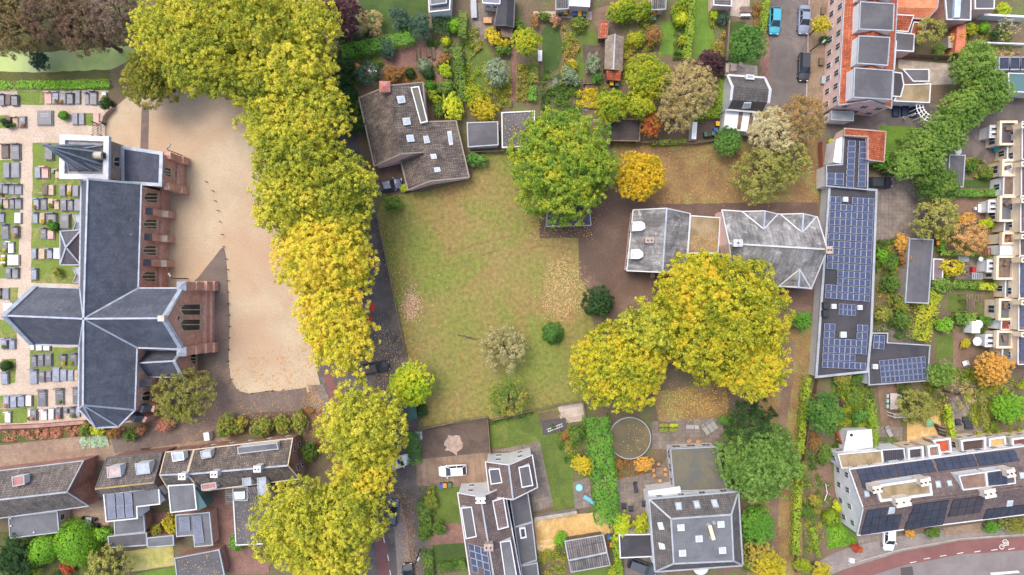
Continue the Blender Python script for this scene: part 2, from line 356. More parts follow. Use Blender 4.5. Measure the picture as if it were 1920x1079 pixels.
# avenue, roads
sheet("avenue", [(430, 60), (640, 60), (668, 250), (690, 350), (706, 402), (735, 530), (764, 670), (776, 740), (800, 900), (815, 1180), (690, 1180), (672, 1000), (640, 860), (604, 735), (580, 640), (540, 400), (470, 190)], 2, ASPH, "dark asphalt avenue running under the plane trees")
sheet("crossing", [(577, 722), (606, 722), (628, 775), (598, 790), (586, 765)], 4, SLABS, "grey slabbed crossing between yard and avenue")
sheet("cycle_lane", [(607, 700), (622, 700), (660, 830), (722, 985), (745, 1180), (722, 1180), (700, 1000), (640, 850)], 4, REDLANE, "red cycle lane under the avenue trees")
sheet("pavement", [(724, 930), (748, 925), (765, 1000), (778, 1180), (752, 1180), (740, 1000)], 5, PAVEG, "grey slab pavement between cycle lane and dark avenue strip")
STREET = mat("street_asphalt", C(112, 104, 100), C(98, 91, 88), .3, fine=.16, fscale=4, c3=C(126, 116, 110), s3=.2)
sheet("road", [(1443, -80), (1530, -80), (1512, 205), (1436, 240), (1434, 120)], 2, STREET, "grey asphalt street with parked cars before pink terrace")
sheet("pavement", [(1517, -80), (1562, -80), (1550, 210), (1512, 215), (1515, 90)], 3, PAVET, "tan brick pavement along the pink terrace")
sheet("pavement", [(1424, -80), (1445, -80), (1444, 100), (1437, 215), (1424, 215)], 3, BRICKPAVE, "reddish brick pavement beside the teal car")
ROADC = [(1540, 1180), (1600, 1068), (1720, 1036), (1860, 1022), (2100, 1020)]
sheet("road", ROADC + [(2100, 1180)], 2, ASPHR, "curved grey road below the white gabled row")
sheet("cycle_lane", [(1548, 1090), (1580, 1070), (1690, 1036), (1800, 1015), (1920, 1007), (2100, 1007), (2100, 1031), (1920, 1032), (1800, 1040), (1690, 1062), (1600, 1090)], 3, REDLANE, "curved red cycle lane with a white bicycle sign")
sheet("pavement", [(1520, 1060), (1570, 1035), (1640, 1012), (1800, 990), (2100, 975), (2100, 1007), (1920, 1006), (1800, 1014), (1690, 1035), (1580, 1069), (1540, 1085)], 4, PAVEG, "grey pavement curving past the white gabled row")
# meadow and halls
sheet("meadow", [(706, 402), (716, 380), (748, 362), (800, 360), (882, 338), (902, 288), (985, 282), (1030, 300), (1030, 400), (1012, 402), (1012, 447), (1085, 446), (1086, 520), (1110, 560), (1120, 700), (1095, 764), (920, 786), (794, 800), (776, 745), (764, 670), (735, 530)], 3, MEADOW, "rough meadow of green and dry tan grass", .1)
sheet("worn_lawn", [(1150, 262), (1290, 268), (1400, 268), (1532, 262), (1536, 385), (1240, 386), (1150, 330)], 3, BROWNGRASS, "worn brown lawn behind the hedge and birch", .15)
sheet("bare_soil", [(1012, 400), (1150, 374), (1240, 383), (1532, 379), (1536, 420), (1528, 560), (1500, 640), (1440, 760), (1240, 640), (1120, 560), (1086, 520), (1085, 446), (1012, 447)], 4, MULCH, "dark bare soil round the grey halls", .1)
sheet("track_verge", [(1430, 640), (1528, 600), (1510, 760), (1500, 1180), (1395, 1180), (1420, 800)], 5, BROWNGRASS, "brown grassy verge along the dirt track", .1)
sheet("track", [(1466, 645), (1492, 640), (1480, 760), (1462, 900), (1448, 1180), (1425, 1180), (1446, 900), (1462, 760)], 6, TRACK, "narrow dirt track under the yellow oak", .12)
sheet("leafy_lawn", [(1225, 735), (1360, 715), (1370, 785), (1235, 792)], 6, BROWNGRASS, "leaf strewn lawn under the yellow oak", .08)
# yards and gardens
L = [
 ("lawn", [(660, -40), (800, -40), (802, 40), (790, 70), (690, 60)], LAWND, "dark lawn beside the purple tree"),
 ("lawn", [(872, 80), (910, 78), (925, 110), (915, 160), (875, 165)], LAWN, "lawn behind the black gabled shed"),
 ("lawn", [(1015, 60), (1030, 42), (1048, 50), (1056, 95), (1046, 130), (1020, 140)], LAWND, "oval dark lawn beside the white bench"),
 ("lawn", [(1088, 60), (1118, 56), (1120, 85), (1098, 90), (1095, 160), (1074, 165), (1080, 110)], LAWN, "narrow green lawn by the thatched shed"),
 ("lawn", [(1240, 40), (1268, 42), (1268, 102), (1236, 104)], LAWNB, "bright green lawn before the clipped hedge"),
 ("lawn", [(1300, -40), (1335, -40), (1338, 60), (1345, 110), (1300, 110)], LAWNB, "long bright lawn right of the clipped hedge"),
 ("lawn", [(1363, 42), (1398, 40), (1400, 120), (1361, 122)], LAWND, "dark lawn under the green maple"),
 ("terrace", [(1376, -20), (1406, -20), (1405, 34), (1368, 30)], SLABSL, "pale slab terrace with an outdoor table set"),
 ("terrace", [(1359, 117), (1420, 124), (1420, 146), (1358, 142)], SLABSL, "pale slab terrace behind the curved white roof"),
 ("terrace", [(725, 95), (815, 78), (828, 100), (828, 160), (815, 160), (812, 122), (785, 120), (770, 130), (720, 132)], BRICKPAVE, "red brick terrace with three garden benches"),
 ("terrace", [(880, 8), (905, 5), (930, 30), (928, 52), (905, 80), (888, 78)], SLABS, "grey slab terrace before the white shed front"),
 ("path", [(958, 80), (968, 95), (972, 150), (966, 190), (955, 190), (960, 140)], BRICKPAVE, "brick garden path beside the lime tree"),
 ("terrace", [(1000, 22), (1110, 22), (1115, 38), (1000, 30)], SLABSL, "pale paved strip behind the wheelie bins"),
 ("yard", [(1092, 84), (1134, 86), (1134, 118), (1094, 118)], RAKED, "raked earth patch beside the thatched shed"),
 ("path", [(1110, 20), (1142, 10), (1150, 50), (1128, 60), (1110, 40)], TRACK, "earth path by the orange tiled shelter"),
 ("yard", [(1300, 222), (1352, 222), (1350, 258), (1300, 262)], RAKED, "dark yard with wheelie bins by the hedge"),
 ("drive", [(705, 300), (765, 300), (768, 362), (700, 372)], MULCH, "dark drive holding the blue car"),
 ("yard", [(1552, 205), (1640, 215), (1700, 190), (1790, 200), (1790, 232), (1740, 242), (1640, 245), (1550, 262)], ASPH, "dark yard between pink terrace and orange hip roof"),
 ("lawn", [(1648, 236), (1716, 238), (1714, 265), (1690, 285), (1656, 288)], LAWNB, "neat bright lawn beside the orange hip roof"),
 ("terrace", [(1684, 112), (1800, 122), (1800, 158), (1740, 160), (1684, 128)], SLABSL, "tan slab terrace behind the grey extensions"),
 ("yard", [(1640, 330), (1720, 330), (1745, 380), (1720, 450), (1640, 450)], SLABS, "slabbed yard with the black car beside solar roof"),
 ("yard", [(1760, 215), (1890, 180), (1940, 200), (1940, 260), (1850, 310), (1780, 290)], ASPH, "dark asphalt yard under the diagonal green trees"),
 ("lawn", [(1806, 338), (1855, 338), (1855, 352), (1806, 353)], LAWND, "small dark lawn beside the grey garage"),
 ("yard", [(1790, 372), (1870, 370), (1870, 416), (1790, 416)], TRACK, "brown earth yard with a white table"),
 ("terrace", [(1790, 480), (1850, 480), (1850, 524), (1790, 524)], SLABS, "grey slab yard with a black bicycle"),
 ("lawn", [(1786, 525), (1840, 525), (1840, 545), (1786, 546)], LAWN, "narrow lawn between two rear garden hedges"),
 ("lawn", [(1780, 552), (1810, 552), (1810, 584), (1778, 584)], LAWN, "square lawn beside the wooden pergolas"),
 ("lawn", [(1757, 628), (1788, 628), (1788, 672), (1755, 672)], LAWN, "small lawn beside the broad leaf hedge"),
 ("path", [(1788, 612), (1806, 612), (1830, 660), (1828, 690), (1786, 690)], TRACK, "brown earth garden path with a white chair"),
 ("yard", [(1640, 602), (1715, 605), (1712, 650), (1660, 640), (1640, 625)], ASPH, "dark yard behind the solar extension"),
 ("yard", [(1645, 722), (1685, 718), (1688, 800), (1652, 800)], TRACK, "brown earth yard with a long garden table"),
 ("yard", [(1640, 800), (1692, 800), (1690, 838), (1642, 840)], SLABS, "grey yard of loungers behind the white terrace roof"),
 ("yard", [(1700, 785), (1762, 770), (1765, 820), (1700, 830)], STRAW, "sandy garden with a dark stair"),
 ("yard", [(1782, 745), (1840, 742), (1842, 815), (1790, 818)], SLABS, "grey terrace with a dark lounge set"),
 ("lawn", [(1560, 720), (1620, 722), (1615, 800), (1560, 790)], LAWN, "lawn shaded by the broad green shrub"),
 ("lawn", [(1548, 985), (1572, 978), (1606, 1005), (1604, 1020), (1552, 1030)], LAWNB, "bright lawn below the white gable wall"),
 ("path", [(1525, 850), (1555, 850), (1565, 930), (1540, 960), (1520, 940)], TRACK, "earth yard by the white gable with a handrail"),
 ("drive", [(1606, 1006), (1655, 1000), (1660, 1012), (1610, 1022)], SLABS, "slab drive under the white gabled row"),
 ("drive", [(1768, 990), (1840, 980), (1842, 1000), (1770, 1004)], PAVET, "tan paved forecourt of the solar terrace row"),
 ("yard", [(788, 808), (916, 784), (920, 848), (785, 872)], RAKED, "bare dark earth plot behind the low fence"),
 ("sand", [(851 + 17 * math.cos(k * .35) * (1 + .14 * math.sin(k * 2.1)), 833 + 18 * math.sin(k * .35) * (1 + .12 * math.cos(k * 1.7))) for k in range(18)], SAND, "pale heap of sand on the bare plot"),
 ("drive", [(780, 862), (920, 848), (924, 900), (905, 918), (782, 910)], DECKBR, "striped brick drive under the white car"),
 ("lawn", [(812, 915), (868, 912), (866, 985), (812, 985)], LAWN, "front lawn of the brown twin house"),
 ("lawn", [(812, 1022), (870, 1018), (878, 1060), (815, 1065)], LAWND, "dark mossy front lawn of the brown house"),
 ("path", [(800, 985), (872, 980), (876, 1018), (806, 1022)], BRICKPAVE, "brick garden path to the brown house"),
 ("lawn", [(918, 795), (1010, 775), (1012, 835), (918, 840)], LAWN, "lawn behind the low wooden fence"),
 ("lawn", [(1010, 800), (1070, 795), (1080, 950), (1038, 955), (1012, 840)], LAWN, "lawn beside the tall green hedge"),
 ("terrace", [(925, 845), (1012, 828), (1038, 950), (1000, 960), (985, 850)], SLABS, "grey slab path round the brown house"),
 ("terrace", [(1046, 762), (1095, 754), (1100, 788), (1052, 795)], SLABSL, "small pale slab terrace in the garden corner"),
 ("terrace", [(1074, 905), (1105, 895), (1110, 950), (1078, 955)], SLABS, "small slab terrace with a blue pool"),
 ("straw_garden", [(1000, 972), (1130, 960), (1145, 1000), (1060, 1012), (1035, 1035), (1008, 1040)], STRAW, "bright straw coloured garden floor"),
 ("terrace", [(1150, 900), (1230, 885), (1262, 840), (1262, 990), (1225, 990), (1160, 985)], SLABS, "dark slab terrace with the dining set"),
 ("terrace", [(1222, 790), (1360, 782), (1362, 845), (1222, 842)], SLABS, "slab terrace with three grey loungers"),
 ("drive", [(1170, 1040), (1240, 1046), (1260, 1100), (1170, 1100)], ASPH, "dark drive before the carport"),
 ("lawn", [(1072, 1072), (1150, 1058), (1155, 1100), (1075, 1100)], LAWN, "lawn below the ribbed garden shed"),
 ("terrace", [(133, 945), (200, 935), (205, 985), (135, 990)], CLINKER, "brown terrace with a black garden table"),
 ("garden", [(-40, 1000), (205, 985), (235, 1100), (-40, 1100)], BANK, "dark garden ground under the round topiary"),
 ("dry_lawn", [(232, 1034), (325, 1022), (328, 1060), (240, 1073)], mat("dry_lawn_grass", C(182, 172, 106), C(150, 150, 80), .6, fine=.3), "dry yellowish lawn behind the grey garage"),
 ("lawn", [(250, 1076), (330, 1064), (332, 1100), (250, 1100)], LAWNB, "green lawn below the dry lawn"),
 ("yard", [(272, 964), (330, 958), (330, 1004), (275, 1006)], BRICKPAVE, "courtyard with a yellow shrub between flat roofs"),
 ("yard", [(398, 915), (440, 912), (444, 1040), (402, 1042)], BRICKPAVE, "long reddish brick yard between extensions"),
 ("yard", [(428, 1018), (505, 1015), (505, 1075), (432, 1078)], BRICKPAVE, "red brick yard under the yellow tree"),
 ("bed_ground", [(-40, 815), (200, 795), (205, 812), (-40, 835)], BANK, "green verge along the cemetery wall"),
 ("leaf_verge", [(583, 770), (480, 774), (420, 790), (400, 820), (560, 805), (600, 830), (606, 770)], MULCH, "leaf covered verge under the shrub row"),
]
for i, (n, q, m, lab) in enumerate(L): sheet(n, q, 7 + i * .25, m, lab, .22 if n == "sand" else .05 if n not in ("terrace", "drive", "yard") else 0)

# white road markings, each painted piece its own sheet
MARK = mat("white_marking", C(232, 228, 222), C(206, 200, 194), 2., fine=.2)
PATCHM = mat("dark_tar_patch", C(84, 78, 78), fine=.15)
for k, (x, y) in enumerate([(1712, 1053), (1738, 1046), (1768, 1041), (1800, 1036), (1832, 1033), (1864, 1030), (1896, 1028)]):
    sheet("lane_dash", [(x - 6, y + 1.6), (x + 6, y - .6), (x + 6, y + .9), (x - 6, y + 3)], 14, MARK, "short white dash edging the curved red cycle lane", cat="road marking")["group"] = "dashes along the curved cycle lane"
for k, (x, y) in enumerate([(719, 1012), (727, 1046), (731, 1075), (708, 976)]):
    sheet("lane_dash", [(x - 1, y - 6), (x + .8, y - 6), (x + 3, y + 6), (x + 1.2, y + 6)], 14, MARK, "white dash edging the avenue cycle lane", cat="road marking")["group"] = "dashes along the avenue cycle lane"
sheet("tar_patch", [(1688, 1065), (1710, 1062), (1714, 1085), (1690, 1086)], 14, PATCHM, "dark tar patch on the curved grey road", cat="road patch")
sheet("road_island", [(1856, 1074), (1908, 1070), (1912, 1074), (1858, 1079)], 14, MARK, "long white painted bar on the curved grey road", cat="road marking")
def ring_pts(cx, cy, r, n=18, a0=0, a1=6.2832): return [(cx + math.cos(a0 + (a1 - a0) * k / n) * r, cy + math.sin(a0 + (a1 - a0) * k / n) * r) for k in range(n + (a1 - a0 < 6.28))]
bm = MB(); zz = .058
def pst(a, b, w):
    a, b = P(*a), P(*b); t = (b - a).normalized(); n = Vector((-t.y, t.x, 0)) * w / 2
    bm.face(up([Vector((q.x, q.y, zz)) for q in (a + n, b + n, b - n, a - n)]))
for cx, cy in ((1884, 1016), (1878, 1025.5)):
    rp = ring_pts(cx, cy, 4.2, 14)
    for a, b in zip(rp, rp[1:] + rp[:1]): pst(a, b, .12)
for a, b in (((1884, 1016), (1878, 1025)), ((1884, 1016), (1890, 1021)), ((1890, 1021), (1878, 1025)), ((1890, 1015), (1890, 1023))): pst(a, b, .12)
tag(bm.build("bicycle_sign", MARK, origin=P(1881, 1020)), "white bicycle symbol painted on the curved red lane", "road marking")
# ------------------------------------------------------------------ building helpers
def rkey(p): return (round(p[0], 1), round(p[1], 1), round(p[2], 2))
def centroid(pts):
    c = Vector()
    for p in pts: c += p
    return c / len(pts)
def house(name, label, cat, pts, group=None):
    c = centroid(PP(pts, 0)); return thing(name, label, cat, (c.x, c.y, 0), group)
def roofed(root, faces, rm, wm, base=0., inset=.25, trim=None, ridge=None, tw=.16, thick=.16, win=None, rname="roof", wname="wall"):
    """faces: roof planes as (px, py, z) lists. The outer edges are dropped to base as walls; returns world planes."""
    W = [up(PP(f)) for f in faces]
    allp = {}
    edges = {}
    for f, w in zip(faces, W):
        n = len(w)
        for i in range(n):
            a, b = w[i], w[(i + 1) % n]; ka, kb = rkey(a), rkey(b); allp[ka] = a; allp[kb] = b
            edges.setdefault(frozenset((ka, kb)), []).append((ka, kb))
    cen = centroid(list(allp.values()))
    bound = [e[0] for e in edges.values() if len(e) == 1]
    mb = MB()
    for w in W: mb.solid(w, (0, 0, -thick))
    ro = mb.build(rname, rm, root)
    ins = lambda p: p + Vector((cen.x - p.x, cen.y - p.y, 0)).normalized() * inset - Vector((0, 0, thick * .6))
    wb = MB(); walls = []
    for ka, kb in bound:
        a, b = ins(allp[ka]), ins(allp[kb])
        q = [b, a, Vector((a.x, a.y, base)), Vector((b.x, b.y, base))]
        wb.face(q); walls.append(q)
    wo = wb.build(wname, wm, root)
    if trim:
        tb = MB()
        for ka, kb in bound: tb.beam(allp[ka] + Vector((0, 0, .02)), allp[kb] + Vector((0, 0, .02)), tw, .14)
        tb.build("verge_trim", trim, ro)
    if ridge:
        rb = MB()
        for e in edges.values():
            if len(e) == 2: rb.beam(allp[e[0][0]] + Vector((0, 0, .04)), allp[e[0][1]] + Vector((0, 0, .04)), .24, .12)
        rb.build("ridge", ridge, ro)
    if win: auto_windows(root, wo, walls, *win)
    return W, walls, ro
def flat(root, pts, z, rm, wm, rim=None, base=0., rw=.17, rh=.12, win=None, rname="flat_roof", inset=.06):
    w = up(PP(pts, z)); mb = MB(); mb.solid(w, (0, 0, -.15)); ro = mb.build(rname, rm, root)
    c = centroid(w); wb = MB(); walls = []; n = len(w)
    ins = lambda p: p + Vector((c.x - p.x, c.y - p.y, 0)).normalized() * inset - Vector((0, 0, .1))
    for i in range(n):
        a, b = ins(w[i]), ins(w[(i + 1) % n]); q = [b, a, Vector((a.x, a.y, base)), Vector((b.x, b.y, base))]; wb.face(q); walls.append(q)
    wo = wb.build("wall", wm, root)
    if rim:
        tb = MB()
        ring(tb, w, rw, -.2, rh)
        tb.build("roof_edge", rim, ro)
    if win: auto_windows(root, wo, walls, *win)
    return w, walls, ro
def auto_windows(root, wo, walls, storeys, ww=1.0, wh=1.3, gap=2.4, frame=None, bands=False):
    fm = frame or RIMW
    for q in walls:
        b, a, a0, b0 = q; L = (a - b).length; h = min(a.z, b.z) - a0.z
        t = Vector((b.x - a.x, b.y - a.y, 0))
        if t.length < 1.6: continue
        L = t.length; t.normalize(); n = Vector((t.y, -t.x, 0))
        mid = (a + b) / 2
        if n.dot(Vector((-mid.x, -mid.y, 0))) < 0: n = -n if False else n
        # outward normal of the wall faces away from the building; keep only walls that can be seen
        if Vector((t.y, -t.x, 0)).dot(Vector((-mid.x, -mid.y, 0))) < 2: continue
        n = Vector((t.y, -t.x, 0))
        k = max(1, int(L / gap)); sh = h / storeys
        if sh < wh + .4: continue
        for s_ in range(storeys):
            for i in range(k):
                p = Vector((a.x, a.y, 0)) + t * (L * (i + .5) / k); zc = a0.z + sh * (s_ + .55)
                q4 = lambda w_, h_, d: [p + t * (sx * w_ / 2) + n * d + Vector((0, 0, zc + sz * h_ / 2)) for sx, sz in ((-1, -1), (1, -1), (1, 1), (-1, 1))]
                fr = MB(); o1, i1 = q4(ww, wh, .05), q4(ww - .2, wh - .2, .05)
                for j in range(4): fr.face([o1[j], o1[(j + 1) % 4], i1[(j + 1) % 4], i1[j]])
                for j in range(4):
                    bk = [v - n * .05 for v in o1]; fr.face([o1[(j + 1) % 4], o1[j], bk[j], bk[(j + 1) % 4]])
                fr.beam(p + n * .06 + Vector((0, 0, zc - wh / 2 + .1)), p + n * .06 + Vector((0, 0, zc + wh / 2 - .1)), .07, .05)
                f = fr.build("window", fm, wo)
                MB().face(q4(ww - .2, wh - .2, .025)).build("pane", GLASS, wo)
def plane_of(w): return w[0], newell(w)
def wallplane(q): return q[0], (newell(q))
def plate(parent, pl, px, h, m, name, edge=None, lift=0.):
    "a flat piece lying on a plane, traced by its pixels; h thick"
    p0, n = pl
    if n.z < -1e-4: n = -n
    pts = [hit(x, y, p0, n) + n * (lift + h) for x, y in px]
    if newell(pts).dot(n) < 0: pts = pts[::-1]
    mb = MB(); bot = [p - n * (h + .02) for p in pts]; k = len(pts); mb.face(pts)
    for i in range(k):
        j = (i + 1) % k; mb.face([pts[j], pts[i], bot[i], bot[j]], 1 if edge else 0)
    return mb.build(name, [m, edge] if edge else m, parent)
def skylight(parent, pl, px, glass=None, frame=None, h=.14):
    c = (sum(p[0] for p in px) / len(px), sum(p[1] for p in px) / len(px))
    f = plate(parent, pl, px, h, frame or RIMW, "skylight")
    inner = [(c[0] + (x - c[0]) * .68, c[1] + (y - c[1]) * .68) for x, y in px]
    if parent.parent is None: plate(f, pl, inner, h + .015, glass or GLASSB, "pane")
    else: plate(parent, pl, inner, h + .015, glass or GLASSB, "skylight_pane")
    return f
def dormer(parent, px, z, depth, roof=None, wallm=None, rim=None, name="dormer"):
    w = up(PP(px, z)); mb = MB(); mb.prism(w, z - depth, 0, 1)
    n = len(w); d = mb.build(name, [roof or FELT, wallm or WHITE], parent)
    tb = MB()
    ring(tb, w, .16, -.05, .08)
    tb.build("dormer_edge", rim or RIMW, d if parent.parent is None else parent)
    return d
def quad_rect(cx, cy, w, h, a=0):
    a = math.radians(a); ca, sa = math.cos(a), math.sin(a)
    return [(cx + i * w / 2 * ca - j * h / 2 * sa, cy + i * w / 2 * sa + j * h / 2 * ca) for i, j in ((-1, -1), (1, -1), (1, 1), (-1, 1))]
def chimney(parent, cx, cy, z, w=.8, d=.6, h=1.6, m=None, a=0, pots=2):
    m = m or BRICK; c = P(cx, cy, z); mb = MB(); mb.box(c, w, d, z - h, z, math.radians(a))
    mb.box(c, w + .14, d + .14, z - .12, z + .05, math.radians(a)); o = mb.build("chimney", m, parent)
    for k in range(pots):
        t = (k - (pots - 1) / 2) * w * .5; q = c + Vector((math.cos(math.radians(a)) * t, math.sin(math.radians(a)) * t, 0))
        MB().disc((q.x, q.y, z + .04), .12, .22, 8, r2=.1).build("chimney_pot", DARKMETAL, o)
    return o
PANEL = {}
def panel_mesh(m, split):
    if (m.name, split) not in PANEL:
        mb = MB(); q = lambda s, z: [Vector((i * s[0] / 2, j * s[1] / 2, z)) for i, j in ((-1, -1), (1, -1), (1, 1), (-1, 1))]
        mb.face(q((1, 1), .035), 1)
        for i in range(4):
            a = q((1, 1), .035); b = q((1, 1), -.02); j = (i + 1) % 4; mb.face([a[j], a[i], b[i], b[j]], 1)
        mb.face(q((.94, .955), .039), 0)
        PANEL[m.name, split] = mb.mesh("solar_panel", [m, split])
    return PANEL[m.name, split]
def panels(parent, root_origin, quad, nx, ny, m=None, frame=None, pl=None, z=None, skip=(), gapx=.06, gapy=.1, tilt=0.):
    "a field of solar panels; quad = top left, top right, bottom right, bottom left pixels on plane pl or at height z"
    if pl: p0, n = pl; Q = [hit(x, y, p0, n if n.z > 0 else -n) for x, y in quad]
    else: Q = [P(x, y, z) for x, y in quad]
    me = panel_mesh(m or SOLAR, frame or RIMW)
    for j in range(ny):
        for i in range(nx):
            if (i, j) in skip: continue
            g = lambda u, v: Q[0].lerp(Q[1], u).lerp(Q[3].lerp(Q[2], u), v)
            a, b, c, d = g(i / nx, j / ny), g((i + 1) / nx, j / ny), g((i + 1) / nx, (j + 1) / ny), g(i / nx, (j + 1) / ny)
            ex = ((b - a) + (c - d)) / 2; ey = ((a - d) + (b - c)) / 2; ctr = (a + b + c + d) / 4
            nz = ex.cross(ey).normalized(); sx, sy = ex.length * (1 - gapx), ey.length * (1 - gapy)
            X = ex.normalized(); Y = nz.cross(X); M3 = Matrix((X * sx, Y * sy, nz)).transposed().to_4x4()
            if tilt: M3 = Matrix((X * sx, (Y * math.cos(tilt) - nz * math.sin(tilt)) * sy, nz)).transposed().to_4x4()
            o = bpy.data.objects.new("solar_panel", me); link(o, parent)
            o.matrix_basis = Matrix.Translation(ctr + nz * (.1 + (sy * abs(math.sin(tilt)) / 2)) - root_origin) @ M3
def slabbox(name, px, z0, z1, m, label=None, cat=None, group=None, parent=None, side=None):
    w = up(PP(px, z1)); mb = MB(); mb.prism(w, z0, 0, 1 if side else 0); c = centroid(w)
    o = mb.build(name, [m, side] if side else m, parent, origin=(c.x, c.y, z0))
    return tag(o, label, cat, group) if label else o
# ------------------------------------------------------------------ plants
def leaf_faces(rg, pos, nrm, size, asp=.6):
    "one rhombic leaf per row of pos, lying across nrm; numpy arrays out"
    n = len(pos); t = rg.normal(size=(n, 3)); t -= nrm * (t * nrm).sum(1)[:, None]; t /= np.linalg.norm(t, axis=1)[:, None] + 1e-9
    b = np.cross(nrm, t); s = (size * rg.uniform(.65, 1.35, n))[:, None]
    bend = nrm * s * .16
    return np.stack([pos + t * s * .5 - bend, pos + b * s * asp * .5, pos - t * s * .5 - bend, pos - b * s * asp * .5], 1).reshape(-1, 3)
def quads_mesh(name, V, m=None):
    nf = len(V) // 4; me = bpy.data.meshes.new(name)
    me.vertices.add(len(V)); me.vertices.foreach_set("co", V.astype(np.float32).ravel())
    me.loops.add(nf * 4); me.loops.foreach_set("vertex_index", np.arange(nf * 4, dtype=np.int32))
    me.polygons.add(nf); me.polygons.foreach_set("loop_start", np.arange(0, nf * 4, 4, dtype=np.int32))
    me.update(calc_edges=True)
    if m: me.materials.append(m)
    return me
def unit(v): return v / (np.linalg.norm(v, axis=1)[:, None] + 1e-9)
def sphere_dirs(rg, n, zmin=-1.):
    z = rg.uniform(zmin, 1, n); a = rg.uniform(0, 2 * np.pi, n); r = np.sqrt(1 - z * z); return np.stack([r * np.cos(a), r * np.sin(a), z], 1)
CROWN = {}
def crown_mesh(style, R, seed):
    """a crown of outer radius R about its own centre: limbs carry lobes, lobes carry tufts, tufts carry leaves"""
    R = round(R * 2) / 2 if R > 1.6 else round(R * 5) / 5
    R = max(R, .4); key = (style, R, seed)
    if key in CROWN: return CROWN[key], R
    rg = np.random.default_rng(int(R * 10) * 37 + seed * 1013 + sum(map(ord, style)))
    hz, lobe, tuft, leaf, k, gaps = {            # height ratio, lobe size, tuft radius, leaf size, leaves per tuft, share of tufts left out
        'broad': (.85, .34, .40, .20, 40, .12), 'oak': (.85, .32, .44, .21, 42, .08), 'dense': (.9, .36, .40, .2, 34, .04),
        'loose': (.8, .34, .48, .26, 30, .18), 'wispy': (.75, .38, .42, .22, 34, .06), 'bare': (.75, .40, .40, .15, 9, .45),
        'shrub': (.8, .42, .27, .17, 26, .1), 'ball': (.95, .0, .2, .14, 16, .0), 'cone': (1.5, .3, .3, .2, 22, .0)}[style]
    if style == 'ball':
        n = int(520 * R * R) + 160; d = sphere_dirs(rg, n, -.9); bump = 1 + .05 * np.sin(d[:, :1] * 7 + 1) * np.cos(d[:, 1:2] * 6)
        pos = d * R * bump * rg.uniform(.9, 1.02, (n, 1)); pos[:, 2] *= hz
        nr = unit(d + rg.normal(scale=.45, size=(n, 3)))
        V = leaf_faces(rg, pos, nr, np.full(n, .2))
        core = sphere_dirs(rg, int(160 * R * R) + 60) * R * .8; nrc = unit(core); V = np.concatenate([V, leaf_faces(rg, core, nrc, np.full(len(core), .4))])
        CROWN[key] = quads_mesh("crown", V); return CROWN[key], R
    if style == 'cone':
        n = int(900 * R * R) + 300; h = rg.uniform(0, 1, n) ** .7; a = rg.uniform(0, 2 * np.pi, n)
        rr = R * (1 - h * .92) * (1 + .12 * np.sin(a * 7 + h * 20)) * rg.uniform(.75, 1.05, n)
        pos = np.stack([rr * np.cos(a), rr * np.sin(a), (h * 2 - .9) * R * hz], 1)
        nr = unit(np.stack([np.cos(a), np.sin(a), np.full(n, .9)], 1) + rg.normal(scale=.4, size=(n, 3)))
        CROWN[key] = quads_mesh("crown", leaf_faces(rg, pos, nr, np.full(n, .34), .35)); return CROWN[key], R
    nl = int(7 + R * 2.4); d = sphere_dirs(rg, nl, -.25)
    # spread the lobes
    for _ in range(12):
        for i in range(nl):
            v = d[i] - d; q = np.linalg.norm(v, axis=1) + 1e-3; f = (v / q[:, None] ** 3)[q > .01].sum(0); d[i] += f * .012
        d = unit(d); d[:, 2] = np.maximum(d[:, 2], -.3)
    lr = R * lobe * rg.uniform(.72, 1.25, nl); lc = d * (R - lr * .95)[:, None] * rg.uniform(.82, 1.06, nl)[:, None]; lc[:, 2] *= hz
    lc = np.concatenate([lc, [[0, 0, R * .35 * hz]]]); lr = np.append(lr, R * .5)
    tc = []; td = []
    for c, r in zip(lc, lr):
        m = max(8, int(2.3 * r * r / (tuft * tuft))); q = sphere_dirs(rg, m, -.75)
        o = c / (np.linalg.norm(c) + 1e-6); q = q[(q @ o) > -.45]; q = q[rg.uniform(0, 1, len(q)) > gaps]
        tc.append(c + q * r * rg.uniform(.72, 1.1, (len(q), 1))); td.append(unit(q + o * .35))
    tc = np.concatenate(tc); td = np.concatenate(td); n = len(tc)
    # leaves in each tuft
    idx = np.repeat(np.arange(n), k); q = unit(sphere_dirs(rg, n * k) + td[idx] * .7 + np.array([0, 0, .35]))
    tr = tuft * rg.uniform(.6, 1.35, n)
    pos = tc[idx] + q * (tr[idx] * rg.uniform(.35, 1.05, n * k))[:, None]
    if style == 'wispy' or style == 'bare': pos[:, 2] -= rg.uniform(0, .5, len(pos)); 
    nr = unit(q * .8 + np.array([0, 0, .55]) + rg.normal(scale=.5, size=(n * k, 3)))
    V = leaf_faces(rg, pos, nr, np.full(n * k, leaf), .62 if style not in ('wispy',) else .42)
    if style in ('broad', 'oak', 'shrub', 'dense'):          # leaves deeper inside the crown
        m = int(70 * R * R) + 20; q = sphere_dirs(rg, m, -.2); p_ = q * R * rg.uniform(.3, .72, (m, 1)); p_[:, 2] *= hz
        V = np.concatenate([V, leaf_faces(rg, p_, unit(q * .3 + np.array([0, 0, 1.]) + rg.normal(scale=.3, size=(m, 3))), np.full(m, leaf * 1.9), .7)])
    CROWN[key] = quads_mesh("crown", V); return CROWN[key], R
WOODM = {}
